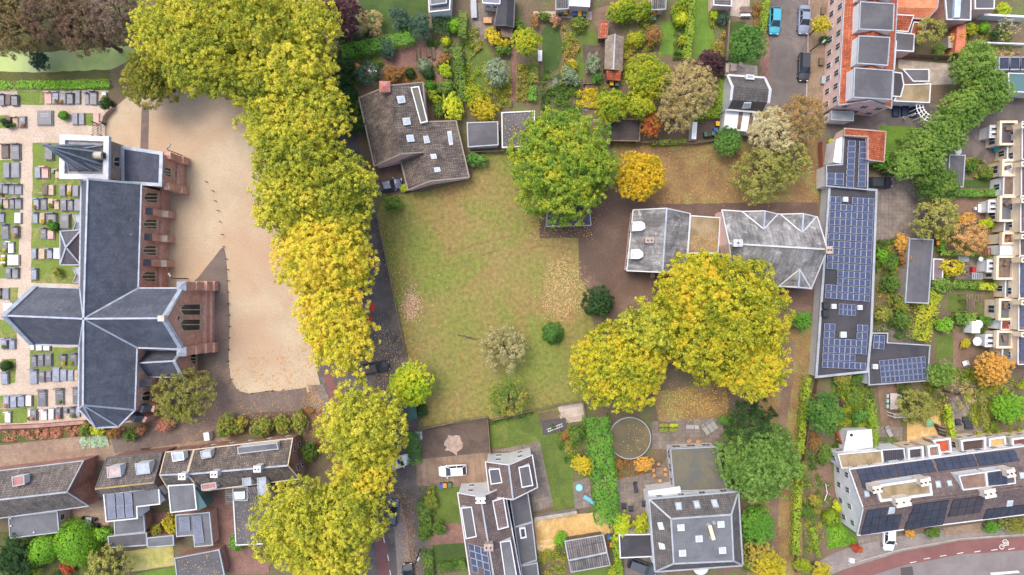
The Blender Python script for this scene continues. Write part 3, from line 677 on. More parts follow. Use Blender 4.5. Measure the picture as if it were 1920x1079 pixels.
def trunk_mesh(R, h, twiggy, seed):
    R = round(R); h = round(h); key = (R, h, twiggy, seed)
    if key in WOODM: return WOODM[key]
    rd = random.Random(seed * 7 + R); mb = MB(); r0 = .05 * max(R, 1) + .04 + h * .006
    zc = max(h - R * 1.0, h * .4)
    mb.tube([(0, 0, -.1), (0, 0, .3), (.05, .03, zc * .55), (0, .05, zc)], [r0 * 1.5, r0 * 1.1, r0 * .85, r0 * .6], 7)
    for i in range(6 + int(R)):
        a = i * 2.4 + rd.uniform(-.3, .3); e = rd.uniform(.25, 1.1); L = R * rd.uniform(.7, .95)
        d = Vector((math.cos(a) * math.cos(e), math.sin(a) * math.cos(e), math.sin(e) * .85)); z0 = zc * rd.uniform(.6, 1)
        p0 = Vector((0, 0, z0)); p2 = p0 + d * L; p1 = p0 + d * L * .5 + Vector((0, 0, .1 * L))
        mb.tube([p0, p1, p2], [r0 * .5, r0 * .3, r0 * .1], 5, cap=False)
        for j in range(9 if twiggy else 2):
            b = p0.lerp(p2, rd.uniform(.35, .95)); dd = (d + Vector((rd.uniform(-1, 1), rd.uniform(-1, 1), rd.uniform(-.1, .9))) * .9).normalized()
            mb.tube([b, b + dd * L * rd.uniform(.25, .5)], [r0 * .16, .012], 3, cap=False)
    WOODM[key] = mb.mesh("trunk", [BARK]); return WOODM[key]
def slot(o, m):
    if not o.data.materials: o.data.materials.append(m)
    o.material_slots[0].link = 'OBJECT'; o.material_slots[0].material = m
TN = [0]
def tree(px, py, rpx, h, style, m, label, name="broadleaf_tree", cat="tree", group=None, sq=1.0, seed=None, bark=None, rot=None):
    "px, py and rpx: where the crown is seen and its radius in pixels; h: height of the top in metres"
    TN[0] += 1; seed = (TN[0] * 3) % 4 if seed is None else seed
    hzr = {'broad': .85, 'oak': .85, 'dense': .9, 'loose': .8, 'wispy': .75, 'bare': .75, 'shrub': .8, 'ball': .95, 'cone': 1.5}[style]
    R = rpx / S
    for _ in range(3): zc = max(h - R * hzr, .3 * h); R = rpx / S * (H - zc) / H
    c = P(px, py, zc); me, R0 = crown_mesh(style, R, seed)
    root = thing(name, label, cat, (c.x, c.y, 0), group)
    o = bpy.data.objects.new("crown", me); link(o, root); o.location = (0, 0, zc); k = R / R0
    o.scale = (k * sq, k / sq, k * min(1.15, (h - zc) / (R * hzr))); o.rotation_euler.z = (TN[0] * 1.7) % 6.28 if rot is None else rot
    slot(o, m); o["kind"] = "stuff"
    t = bpy.data.objects.new("trunk", trunk_mesh(R * .9, h, style in ('wispy', 'bare', 'loose'), seed)); link(t, root)
    t.rotation_euler.z = TN[0] * .9
    if bark: slot(t, bark)
    return root
def shrub(px, py, rpx, m, label, style='shrub', h=None, name="shrub", cat="shrub", group=None, sq=1.0, rot=None):
    TN[0] += 1; R = rpx / S; hzr = {'shrub': .8, 'ball': .95, 'loose': .8, 'wispy': .75, 'dense': .9, 'cone': 1.5, 'bare': .75}[style]
    h = h or (R * 1.7 + .2); zc = max(h - R * hzr, R * .35); c = P(px, py, zc); me, R0 = crown_mesh(style, R, TN[0] % 3)
    o = bpy.data.objects.new(name, me); link(o); k = R / R0; sq = sq * (1 + .22 * math.sin(TN[0] * 2.3)) if style not in ('ball', 'cone') else sq; o.location = (c.x, c.y, zc); o.scale = (k * sq, k / sq, k * (h - zc) / max(R * hzr, .01) if h - zc < R * hzr * 1.6 else k * 1.6)
    o.rotation_euler.z = (TN[0] * 1.3) % 6.28 if rot is None else rot; slot(o, m)
    return tag(o, label, cat, group)
def hedge(pts, wpx, h, m, label, name="hedge", leaf=.2, dens=34, core=None, wob=.08):
    "a clipped hedge along a pixel line (traced at its top)"
    W = [P(x, y, h) for x, y in pts]; w = wpx / S / 2; rg = np.random.default_rng(len(pts) * 31 + 500 + int(pts[0][0])); V = []
    mb = []
    for a, b in zip(W, W[1:]):
        L = (b - a).length; t = (b - a).normalized(); nrm = Vector((-t.y, t.x, 0))
        n = int(L * (2 * w + 2 * h) * dens); s = rg.uniform(-.02, 1.02, n) * L; u = rg.uniform(0, 2 * w + 2 * h, n)
        P_ = np.zeros((n, 3)); N_ = np.zeros((n, 3)); top = u < 2 * w; sg = np.where(rg.uniform(0, 1, n) > .5, 1., -1.)
        off = np.where(top, u - w, sg * w); zz_ = np.where(top, h, rg.uniform(.05, h, n)); wb = 1 + wob * np.sin(s * 2.1 + a.x) + rg.normal(scale=.04, size=n)
        off = off * wb; zz_ = zz_ * (1 + wob * .5 * np.sin(s * 1.3 + a.y)) + rg.normal(scale=.04, size=n)
        P_[:, 0] = a.x + t.x * s + nrm.x * off; P_[:, 1] = a.y + t.y * s + nrm.y * off; P_[:, 2] = np.maximum(zz_, .03)
        N_[:, 2] = np.where(top, 1, .35); N_[:, 0] = np.where(top, 0, sg * nrm.x); N_[:, 1] = np.where(top, 0, sg * nrm.y)
        V.append(leaf_faces(rg, P_, unit(N_ + rg.normal(scale=.45, size=(n, 3))), np.full(n, leaf)))
        # filling below the clipped face
        m2 = int(L * 2 * w * 14) + 8; s2 = rg.uniform(0, L, m2); o2 = rg.uniform(-w * .85, w * .85, m2)
        Q = np.stack([a.x + t.x * s2 + nrm.x * o2, a.y + t.y * s2 + nrm.y * o2, np.full(m2, h * .86)], 1)
        V.append(leaf_faces(rg, Q, unit(np.tile([0, 0, 1.], (m2, 1)) + rg.normal(scale=.2, size=(m2, 3))), np.full(m2, .42)))
    V = np.concatenate(V); c = centroid(W); V -= np.array([c.x, c.y, 0])
    o = bpy.data.objects.new(name, quads_mesh(name, V, m)); link(o); o.location = (c.x, c.y, 0)
    return tag(o, label, "hedge")
def inside(poly, X, Y):
    r = np.zeros(len(X), bool); n = len(poly)
    for i in range(n):
        (x1, y1), (x2, y2) = poly[i], poly[(i + 1) % n]
        if y1 == y2: continue
        c = ((Y < y1) != (Y < y2)) & (X < (x2 - x1) * (Y - y1) / (y2 - y1) + x1); r ^= c
    return r
def scatter(name, poly, n, m, label, size=.2, h=.0, up_=.9, seed=1, cat=None, z=0.11, clump=0, plane=None, soft=7.):
    "a mass of leaves over a pixel polygon: fallen leaves (h = 0) or planting of height h"
    rg = np.random.default_rng(seed + 500 + int(poly[0][0])); xs = [p[0] for p in poly]; ys = [p[1] for p in poly]
    X = rg.uniform(min(xs), max(xs), n * 3); Y = rg.uniform(min(ys), max(ys), n * 3)
    if clump:
        cx = rg.uniform(min(xs), max(xs), clump); cy = rg.uniform(min(ys), max(ys), clump); ch = rg.uniform(.35, 1., clump); ci = rg.integers(0, clump, n * 3)
        rr = np.abs(rg.normal(size=n * 3)); aa = rg.uniform(0, 6.28, n * 3); X = cx[ci] + np.cos(aa) * rr * 5; Y = cy[ci] + np.sin(aa) * rr * 5
        Hh = h * ch[ci] * np.exp(-rr * rr * .5)
    else: Hh = np.full(n * 3, h)
    k = inside(poly, X, Y); X, Y, Hh = X[k][:n], Y[k][:n], Hh[k][:n]; n = len(X)
    Z = z + Hh * rg.uniform(.4, 1, n) if h else np.full(n, z) + rg.uniform(0, .05, n)
    if not h: X = X + rg.normal(scale=soft, size=n); Y = Y + rg.normal(scale=soft, size=n)
    kk = (H - (Z if plane is None else Z)) / H / S
    pos = np.stack([(X - 960) * kk, (539.5 - Y) * kk, Z], 1)
    nr = unit(np.array([0, 0, up_]) + rg.normal(scale=.18 if not h else .55, size=(n, 3)))
    V = leaf_faces(rg, pos, nr, np.full(n, size)); c = V.mean(0); V -= np.array([c[0], c[1], 0])
    o = bpy.data.objects.new(name, quads_mesh(name, V, m)); link(o); o.location = (c[0], c[1], 0)
    return tag(o, label, cat or name.replace("_", " "), kind="stuff")

LM = {}
def lm(name, *cols, **kw): LM[name] = leafmat("leaves_" + name, [C(*c, G=.9) for c in cols], **kw)
lm("plane", (90, 108, 38), (138, 148, 46), (176, 176, 56), (202, 196, 64), (216, 200, 76))
lm("planegold", (130, 140, 44), (182, 182, 54), (208, 198, 62), (218, 198, 66), (218, 186, 66))
lm("oak", (92, 110, 30), (142, 150, 40), (182, 180, 48), (208, 194, 52), (212, 176, 52))
lm("chestnut", (78, 116, 44), (114, 146, 48), (156, 170, 52), (202, 190, 56))
lm("amber", (164, 154, 38), (200, 172, 40), (218, 178, 42), (202, 180, 48))
lm("lime", (128, 164, 40), (158, 182, 44), (186, 196, 50), (206, 204, 60))
lm("limegreen", (98, 128, 36), (128, 150, 40), (160, 170, 44), (186, 180, 48))
lm("green", (66, 96, 40), (86, 116, 46), (106, 134, 54), (124, 146, 62))
lm("midgreen", (62, 104, 44), (80, 124, 52), (104, 144, 64), (120, 154, 72))
lm("leafgreen", (84, 118, 48), (106, 138, 56), (130, 158, 70), (142, 164, 76))
lm("dark", (44, 70, 36), (54, 84, 42), (68, 96, 48))
lm("darkblue", (58, 84, 66), (72, 98, 78), (88, 112, 90))
lm("bright", (106, 152, 44), (122, 170, 50), (140, 186, 58))
lm("hedgegreen", (78, 128, 44), (94, 146, 48), (114, 160, 58))
lm("yellowhedge", (108, 142, 40), (130, 158, 46), (156, 174, 54))
lm("greygreen", (112, 130, 96), (130, 146, 112), (150, 162, 130))
lm("olive", (116, 122, 58), (138, 140, 66), (158, 156, 80), (162, 152, 84))
lm("olivebrown", (110, 98, 62), (134, 116, 78), (152, 130, 92), (104, 108, 54))
lm("redbrown", (100, 84, 68), (116, 94, 76), (130, 104, 82), (100, 94, 64))
lm("greybrown", (112, 96, 82), (128, 110, 94), (142, 124, 106))
lm("birch", (156, 138, 90), (176, 156, 104), (190, 170, 118), (146, 142, 80))
lm("pale", (178, 168, 122), (196, 184, 138), (208, 196, 156), (160, 160, 98))
lm("silver", (168, 164, 134), (188, 182, 152), (200, 194, 168))
lm("brownwispy", (146, 118, 76), (166, 132, 86), (156, 136, 78), (180, 142, 96))
lm("red", (150, 60, 48), (176, 76, 56), (190, 100, 62), (150, 130, 50))
lm("purple", (74, 48, 54), (90, 58, 64), (104, 70, 72))
lm("orange", (196, 150, 64), (208, 158, 70), (216, 172, 88), (176, 138, 66))
lm("peach", (190, 146, 92), (204, 160, 106), (214, 174, 122))
lm("yellow", (160, 156, 42), (190, 174, 46), (210, 190, 54))
lm("rust", (140, 104, 60), (160, 116, 66), (128, 116, 60))
lm("mixed", (84, 114, 50), (108, 132, 56), (142, 150, 62), (172, 160, 72), (164, 128, 78))
lm("pink", (190, 130, 110), (206, 148, 124), (170, 120, 90), (130, 130, 70))
lm("greenorange", (86, 116, 48), (112, 134, 54), (150, 150, 60), (182, 156, 72))
lm("mint", (176, 200, 170), (196, 214, 188), (150, 180, 140))
lm("olivegreen", (78, 98, 36), (104, 118, 42), (132, 136, 48), (160, 146, 54))
lm("freshgreen", (84, 118, 50), (104, 138, 60), (128, 160, 76), (140, 168, 86))
lm("paletwig", (140, 136, 88), (160, 152, 104), (176, 168, 124), (130, 134, 70))
lm("litter", (196, 138, 70), (216, 164, 90), (178, 118, 66), (222, 190, 110))
lm("litterpale", (206, 172, 126), (220, 190, 146), (188, 150, 108))
lm("litteryellow", (216, 178, 60), (226, 194, 84), (200, 150, 60))
# ------------------------------------------------------------------ the church
ch = house("church", "brick church with blue slate cross roof and pointed tower", "church", [(160, 560, 0)])
E, R_ = 8.0, 13.5
X0 = (157, 598, R_)
faces = [
 [(165, 336, R_), (265, 345, E), (259, 541, E), X0], [(165, 336, R_), X0, (150, 541, E), (153, 340, E)],
 [X0, (259, 541, E), (344, 541, E), (311, 597, R_)], [X0, (311, 597, R_), (346, 655, E), (257, 652, E)],
 [X0, (8, 592, R_), (66, 538, E), (150, 541, E)], [X0, (149, 648, E), (60, 646, E), (8, 592, R_)],
 [X0, (257, 652, E), (253, 769, E), (156, 760, R_)], [X0, (156, 760, R_), (148, 767, E), (149, 648, E)],
 [(156, 760, R_), (253, 769, E), (222, 800, E)], [(156, 760, R_), (222, 800, E), (180, 802, E)], [(156, 760, R_), (180, 802, E), (148, 767, E)]]
Wc, walls, roofo = roofed(ch, faces, SLATE, BRICK, trim=LEAD, ridge=LEAD, inset=.3, tw=.3)
def find_wall(ax, ay, az, bx, by, bz):
    A, B = P(ax, ay, az), P(bx, by, bz)
    return min(walls, key=lambda q: min((q[0] - A).length + (q[1] - B).length, (q[0] - B).length + (q[1] - A).length))
LEADD = mat("leaded_glass", C(58, 62, 60), C(44, 48, 48), 2., pat=1, pw=.28, ph=.28, mort=.03, pdark=1.5, pvar=.1, off=0, rough=.25, fine=0, bump=0)
STONE = mat("pale_stone", C(206, 196, 178), C(186, 176, 158), 1.)
def church_window(wall, px, mull=(), name="window"):
    p0, n = wall[0], newell(wall)
    mid = centroid([hit(x, y, p0, n) for x, y in px])
    if n.dot(Vector((0, 0, H)) - mid) < 0: n = -n
    out = [hit(x, y, p0, n) for x, y in px]; c = centroid(out); inn = [c + (p - c) * .86 for p in out]
    if newell(out).dot(n) < 0: out = out[::-1]; inn = inn[::-1]
    fr = MB(); k = len(out)
    for i in range(k):
        j = (i + 1) % k; fr.face([out[i] + n * .1, out[j] + n * .1, inn[j] + n * .1, inn[i] + n * .1]); fr.face([out[j] + n * .1, out[i] + n * .1, out[i], out[j]])
        fr.face([inn[i] + n * .1, inn[j] + n * .1, inn[j] - n * .0, inn[i] - n * .0])
    for a, b in mull: fr.beam(hit(*a, p0, n) + n * .08, hit(*b, p0, n) + n * .08, .14, .12, upv=n)
    f = fr.build(name, STONE, ch); MB().face([p + n * .03 for p in inn]).build("pane", LEADD, f)
nw = find_wall(265, 345, E, 259, 541, E)
for y in (371, 420.5, 470, 519):
    x = 268 - (y - 371) / 170 * 4
    church_window(nw, [(x + 28, y - 9), (x + 28, y + 10), (x + 8, y + 9), (x + 2, y + 5), (x, y), (x + 2, y - 6), (x + 8, y - 10)], [((x + 1, y - 3), (x + 27, y - 3)), ((x + 1, y + 4), (x + 27, y + 4))])
# buttresses along the nave
def buttress(pxy, z, nx, out1, out2, w=1.0, h1=5.6, h2=2.4):
    c = P(pxy[0], pxy[1], z); t = Vector((0, 1, 0)); n = Vector((nx, 0, 0)); mb = MB()
    f = lambda o, s, zz_: Vector((c.x, c.y, 0)) + n * o + t * (s * w / 2) + Vector((0, 0, zz_))
    pr = [(-.3, 0), (out2, 0), (out2, h2), (out1 + .02, h2 + .5), (out1, h1), (-.3, h1 + 1.3)]
    A = [f(o, 1, zz_) for o, zz_ in pr]; B = [f(o, -1, zz_) for o, zz_ in pr]
    mb.face(A[::-1]); mb.face(B)
    for i in range(len(pr)):
        j = (i + 1) % len(pr); mb.face([A[i], A[j], B[j], B[i]][::-1], 1 if i == 4 else (2 if i == 2 else 0))
    return mb.build("buttress", [BRICK, SLATE, STONE], ch)
for y in (394, 443, 492): buttress((264 - (y - 345) * .03, y, E), E, 1, .6, 1.25)
buttress((254.5, 722, E), E, 1, .85, 1.5)
# plinth of the nave and the transept
pl = MB(); a, b = P(317, 357, 0), P(313, 540, 0); pl.beam(a + Vector((0, 0, 1.1)), b + Vector((0, 0, 1.1)), .5, 2.2); pl.build("plinth", BRICK, ch)
ga = find_wall(344, 541, E, 311, 597, R_)
e1, e2, rd_ = P(344, 541, E), P(346, 655, E), P(311, 597, R_)
gx = max(e1.x, e2.x)
gp = (Vector((gx - .2, 0, 0)), Vector((1, 0, 0)))
def gable_window(px, mull=()):
    church_window([hit(*px[0], *gp), hit(*px[1], *gp), hit(*px[2], *gp)], px, mull)
# the gable wall itself, flat and proud of the roof ends
gm = MB(); gy0, gy1 = e1.y + .2, e2.y - .2
gpoly = [Vector((gx - .2, gy0, 0)), Vector((gx - .2, gy0, E - .1)), Vector((gx - .2, rd_.y, R_ - .1)), Vector((gx - .2, gy1, E - .1)), Vector((gx - .2, gy1, 0))]
gm.solid(gpoly, (-.5, 0, 0)); gm.build("gable_wall", BRICK, ch)
gable_window([(378, 569.5), (378, 592), (342, 592), (337, 585), (336, 578), (342, 570)], [((338, 581), (377, 581))])
gable_window([(378, 598), (377, 620), (342, 622), (337, 614), (336, 606), (342, 598)], [((338, 609), (377, 609))])
gable_window([(333, 591), (338, 595), (333, 604), (331, 598)])
cop = MB(); up5 = Vector((-.1, 0, .12))
for a, b in ((gpoly[1], gpoly[2]), (gpoly[2], gpoly[3])): cop.beam(a + up5, b + up5, .6, .22)
cop.build("coping", LEAD, ch)
MB().box(gpoly[2] + Vector((-.1, 0, 0)), .9, .8, R_ - .3, R_ + .6).build("gable_cap", STONE, ch)
for yy in (gy0, gy1):
    s = 1 if yy == gy0 else -1; mb = MB()
    for o, h in ((1.0, 5.4), (1.5, 3.2), (1.9, 1.4)): mb.box((gx - .4 + o / 2, yy + s * .15), o, 1.1 + .2 * o, 0, h)
    mb.box((gx - .3, yy + s * .1), 1.3, 1.3, 5.4, 8.3); mb.build("corner_buttress", BRICK, ch)
    tp = MB(); c = Vector((gx - .3, yy + s * .1, 8.3)); tp.box(c, 1.4, 1.4, 8.3, 8.9, 0, tx=.1, ty=.1); tp.build("buttress_cap", LEAD, ch)
pb = MB(); pb.box((gx + .1, (gy0 + gy1) / 2), .8, gy0 - gy1 - .6, 0, 2.0); pb.box((gx + .35, (gy0 + gy1) / 2), 1.1, gy0 - gy1 - .4, 0, .9); pb.build("plinth", BRICK, ch)
# west gable coping
wg = MB()
for a, b in (((8, 592, R_ + .15), (66, 538, E + .15)), ((8, 592, R_ + .15), (60, 646, E + .15))): wg.beam(P(*a), P(*b), .7, .3)
wg.build("coping", LEAD, ch)
# tower
TZ = 10.3
tq = [(121, 259), (203, 262), (202, 333), (120, 332)]
tw, twalls, tro = flat(ch, tq, TZ, mat("tower_deck", C(160, 158, 158), C(140, 138, 138), .8), BRICKT, None, rname="tower_roof")
tm = MB()
ring(tm, tw, .75, -.1, .5)
tm.build("parapet", mat("pale_parapet", C(206, 208, 212), C(190, 192, 198), .8), ch)
bq = [P(x, y, TZ) for x, y in ((131, 271), (193, 273), (191, 322), (130, 321))]; bc = centroid(bq); apex = Vector((bc.x, bc.y, 18.6))
sp = MB(); ld = MB(); oc = []
for i in range(4):
    a, b = bq[i], bq[(i + 1) % 4]; oc += [a.lerp(b, .27), a.lerp(b, .73)]
z1 = Vector((0, 0, .05)); oc = [p + z1 for p in oc]
for i in range(8): sp.face([oc[i], oc[(i + 1) % 8], apex][::-1] if newell([oc[i], oc[(i + 1) % 8], apex]).z < 0 else [oc[i], oc[(i + 1) % 8], apex])
for i in range(4):
    cn, a, b = bq[(i + 1) % 4] + z1, oc[(2 * i + 1) % 8], oc[(2 * i + 2) % 8]; t_ = ((a + b) / 2).lerp(apex, .26)
    for tri in ((a, cn, t_), (cn, b, t_)): sp.face(up(tri), 1)
    ld.beam(cn, t_, .12, .12)
for i in range(8): ld.beam(oc[i], apex, .2, .16)
spo = sp.build("spire", [mat("spire_slate", C(112, 118, 124), C(92, 98, 108), 1.2, fine=.25, fscale=4, pat=1, pw=.35, ph=.28, mort=.02, pdark=.75, pvar=.15, rough=.4, spec=.5, c3=C(120, 124, 84), s3=.9, lo3=.6, hi3=.72), ZINC], ch); ld.build("spire_rib", LEAD, spo)
ld2 = MB(); ld2.tube([apex - Vector((0, 0, .3)), apex + Vector((0, 0, .9))], [.2, .04], 6); ld2.build("finial", LEAD, spo)
dm = MB(); q = P(186, 292, TZ + 1.0); dm.box((q.x, q.y), 1.2, 1.0, TZ, TZ + 1.2); dm.tube([(q.x - .55, q.y, TZ + 1.2), (q.x + .6, q.y, TZ + 1.2)], [.5, .5], 12); dmo = dm.build("spire_dormer", STONE, ch)
MB().box((q.x + .63, q.y), .06, .7, TZ + .25, TZ + 1.2).build("louvre", DARKMETAL, dmo)
twl = min(twalls, key=lambda q: -(q[0].x + q[1].x))
church_window(twl, [(225, 294), (225, 314), (214, 313), (212, 306), (212, 300), (214, 294)], [((213, 303.5), (225, 304))])
# north porch
pw_, pwalls, pro = flat(ch, [(230, 277), (303, 288), (301, 347), (231, 343)], 7.0, mat("porch_slate", C(66, 70, 84), C(78, 82, 96), .8, fine=.3), BRICK, LEAD, rw=.5, rname="porch_roof")
pe = max(pwalls, key=lambda q: q[0].x + q[1].x)
church_window(pe, [(321, 316), (321, 333), (309, 330), (305, 325), (305, 318), (309, 313)], [((306, 320), (321, 323)), ((306, 325), (321, 328))])
church_window(pe, [(338, 322), (338, 338), (327, 336), (327, 319)])
pmid = (pe[0] + pe[1]) / 2; mb = MB()
for q, h1, s_ in ((pe[0], 5.5, 1), (pe[1], 5.5, -1)):
    mb.box((q.x + .15, q.y), .9, 1.0, 0, h1); mb.box((q.x + .3, q.y), 1.3, 1.1, 0, 2.2)
mb.box((pmid.x + .15, pmid.y), .5, 4.6, 0, 2.4); mb.build("porch_buttress", BRICK, ch)
# south porch
S1 = [[(258, 681, 7.2), (329, 677, 7.2), (341, 657, 4.6), (268, 657, 4.6)], [(258, 681, 7.2), (329, 677, 7.2), (346, 708, 4.6), (276, 707, 4.6)]]
roofed(ch, S1, SLATE, BRICK, trim=LEAD, ridge=LEAD, rname="porch_roof")
sx = P(346, 700, 4.6).x - .15; sg0, sg1, sgr = P(341, 657, 4.6), P(346, 708, 4.6), P(329, 677, 7.2)
sg = MB(); sg.solid([Vector((sx, sg0.y, 0)), Vector((sx, sg0.y, 4.6)), Vector((sx, sgr.y, 7.1)), Vector((sx, sg1.y, 4.6)), Vector((sx, sg1.y, 0))], (-.4, 0, 0)); sg.build("gable_wall", BRICK, ch)
gp = (Vector((sx + .0, 0, 0)), Vector((1, 0, 0)))
gable_window([(368, 657), (367, 683), (362, 684), (357, 679), (355, 672), (357, 662), (362, 657)], [((356, 664), (368, 664)), ((356, 671), (368, 671)), ((356, 677), (368, 677))])
cop = MB(); cop.beam((sx - .1, sg0.y, 4.7), (sx - .1, sgr.y, 7.25), .5, .2); cop.beam((sx - .1, sgr.y, 7.25), (sx - .1, sg1.y, 4.7), .5, .2); cop.build("coping", LEAD, ch)
# south-east chapel wall pieces and apse buttresses
aw = find_wall(257, 652, E, 253, 769, E)
church_window(aw, [(284, 732), (281, 752), (267, 753), (264, 748), (266, 738), (270, 734)], [((266, 743), (283, 740))])
for px in ((238, 786, E), (253, 769, E)):
    c = P(*px); mb = MB(); d = Vector((c.x - P(160, 740, E).x, c.y - P(160, 740, E).y, 0)).normalized(); mb.box((c.x + d.x * .6, c.y + d.y * .6), 1.6, .9, 0, 5.2, math.atan2(d.y, d.x)); mb.box((c.x + d.x * .3, c.y + d.y * .3), 1.4, 1., 5.2, 6.8, math.atan2(d.y, d.x), tx=.3, m=1); mb.build("buttress", [BRICK, SLATE], ch)
# low side chapel and two small side gables on the cemetery side
lc = [[(113, 434, 3.4), (153, 431, 3.4), (124, 464, 5.0)], [(153, 431, 3.4), (152, 497, 3.4), (124, 464, 5.0)], [(152, 497, 3.4), (113, 497, 3.4), (124, 464, 5.0)], [(113, 497, 3.4), (113, 434, 3.4), (124, 464, 5.0)]]
roofed(ch, lc, mat("side_slate", C(96, 96, 104), C(82, 82, 90), .6, fine=.2, streak=.2), BRICKT, trim=RIMG, ridge=LEAD, rname="chapel_roof")
for x, y in ((143, 418), (143, 516)):
    roofed(ch, [[(x - 6, y - 14, 2.6), (x + 9, y - 14, 2.6), (x + 9, y, 3.6), (x, y, 3.6)], [(x, y, 3.6), (x + 9, y, 3.6), (x + 9, y + 14, 2.6), (x - 6, y + 14, 2.6)]], LEAD, BRICKT, trim=RIMG, rname="side_gable_roof")
# small roof vents
vt = MB()
for x, y, z in ((241, 358, 9.2), (246, 412, 8.9), (246, 440, 8.9), (183, 450, 12.2), (182, 544, 12), (240, 533, 8.9), (115, 581, 12), (114, 605, 12), (47, 605, 12), (48, 582, 12), (223, 608, 12), (290, 608, 12), (288, 585, 12), (177, 656, 11.8), (176, 721, 11.8)):
    c = P(x, y, z); vt.box(c, .32, .22, z - .5, z + .15, .4, tx=.4, ty=.4)
vt.build("roof_vent", RIMG, ch)["kind"] = "stuff"

# ------------------------------------------------------------------ graves
GM = {'d': mat("dark_granite", C(104, 104, 110), C(90, 90, 96), 1.5, fine=.12, rough=.35, spec=.5), 'g': mat("grey_granite", C(136, 138, 146), C(122, 124, 132), 1.5, fine=.12, rough=.4), 'b': mat("blue_granite", C(146, 152, 166), C(130, 136, 150), 1.5, fine=.1, rough=.4),
      'p': mat("pink_granite", C(222, 178, 170), C(204, 158, 150), 1.5, fine=.1), 'w': mat("white_marble", C(232, 230, 226), C(212, 210, 206), 1.5, fine=.08), 't': mat("sandstone", C(196, 176, 152), C(172, 152, 130), 1.5, fine=.2), 'k': mat("brown_stone", C(122, 108, 100), C(104, 92, 86), 1.5, fine=.25)}
GN = {'d': "dark grey granite", 'g': "grey granite", 'b': "bluish grey granite", 'p': "pink granite", 'w': "white marble", 't': "pale sandstone", 'k': "brown stone"}
ENGR = mat("engraved_line", C(196, 196, 200), fine=.1)
GRV = """d -2 175 8 199;k 8 176 20 198;d 20 177 33 199;p 84 172 97 196;b 97 171 110 196;d 110 173 124 196;d 124 173 137 196;g 141 168 150 196;g 158 173 167 197;d 167 170 182 198;w 190 172 199 186
d 67 206 99 236;g 134 211 146 235;g 147 211 158 235;p 174 211 186 235;k 5 217 20 238;t 23 218 34 240;d 34 217 48 240
k 1 269 17 298;d 19 268 37 301;g 5 304 18 335;g 19 304 37 335;d 82 270 99 301;b 64 312 76 335;p 77 312 91 335;d 95 317 101 325;t 103 317 112 335;g 116 315 124 335;g 127 320 142 336
d -2 341 4 370;g 4 344 15 364;g 15 343 27 366;g 27 344 41 366;k 78 345 90 367;t 90 346 101 367;d 110 345 123 369;t 125 347 134 367;g 135 347 147 370
d -2 370 4 393;t 5 371 16 392;d 17 371 27 393;g 27 370 40 393;b 62 371 73 394;d 75 370 88 395;t 89 372 99 389;t 101 374 111 394;d 112 373 125 396;d 126 373 137 396;g 138 373 152 397
g -2 397 8 418;w 26 398 39 420;b 60 397 71 420;t 73 399 84 420;d 85 398 106 420;d 111 400 130 430
d 2 419 17 450;d 22 423 34 447;d 75 426 87 449;p 88 432 101 449
d 3 451 14 475;w 14 452 26 476;w 12 477 36 499;b 59 465 68 486;t 71 466 84 487;b 87 465 98 486;w 99 464 112 487
w 1 478 10 488;w 0 490 10 499;d 8 500 21 523;g 22 501 34 523;b 57 502 69 526;k -2 540 3 562;g 3 540 17 563;w 5 567 24 585
b 0 633 13 656;b 16 634 28 656;w 56 647 64 657;w 66 648 79 658;w 80 649 93 658;d 57 665 69 689;d 70 663 82 688;d 83 662 97 688;d 112 663 124 687;d 129 661 145 687
b 0 697 15 722;b 55 691 70 722;d 72 695 84 718;d 84 694 97 717;b 97 688 112 718;b 112 692 125 716;b 126 693 138 715;t 139 694 146 714
b 5 742 17 767;b 18 741 31 766;b 32 740 46 764;w 47 741 59 763;d 69 730 87 764;d 102 727 120 761;d 135 725 147 760
w 8 771 20 794;w 53 768 57 790;d 55 767 69 790;w 76 767 88 789;w 90 766 101 788;d 103 764 114 787;d 118 765 127 776;d 129 762 141 785;b 140 763 150 783"""
gmesh = {}
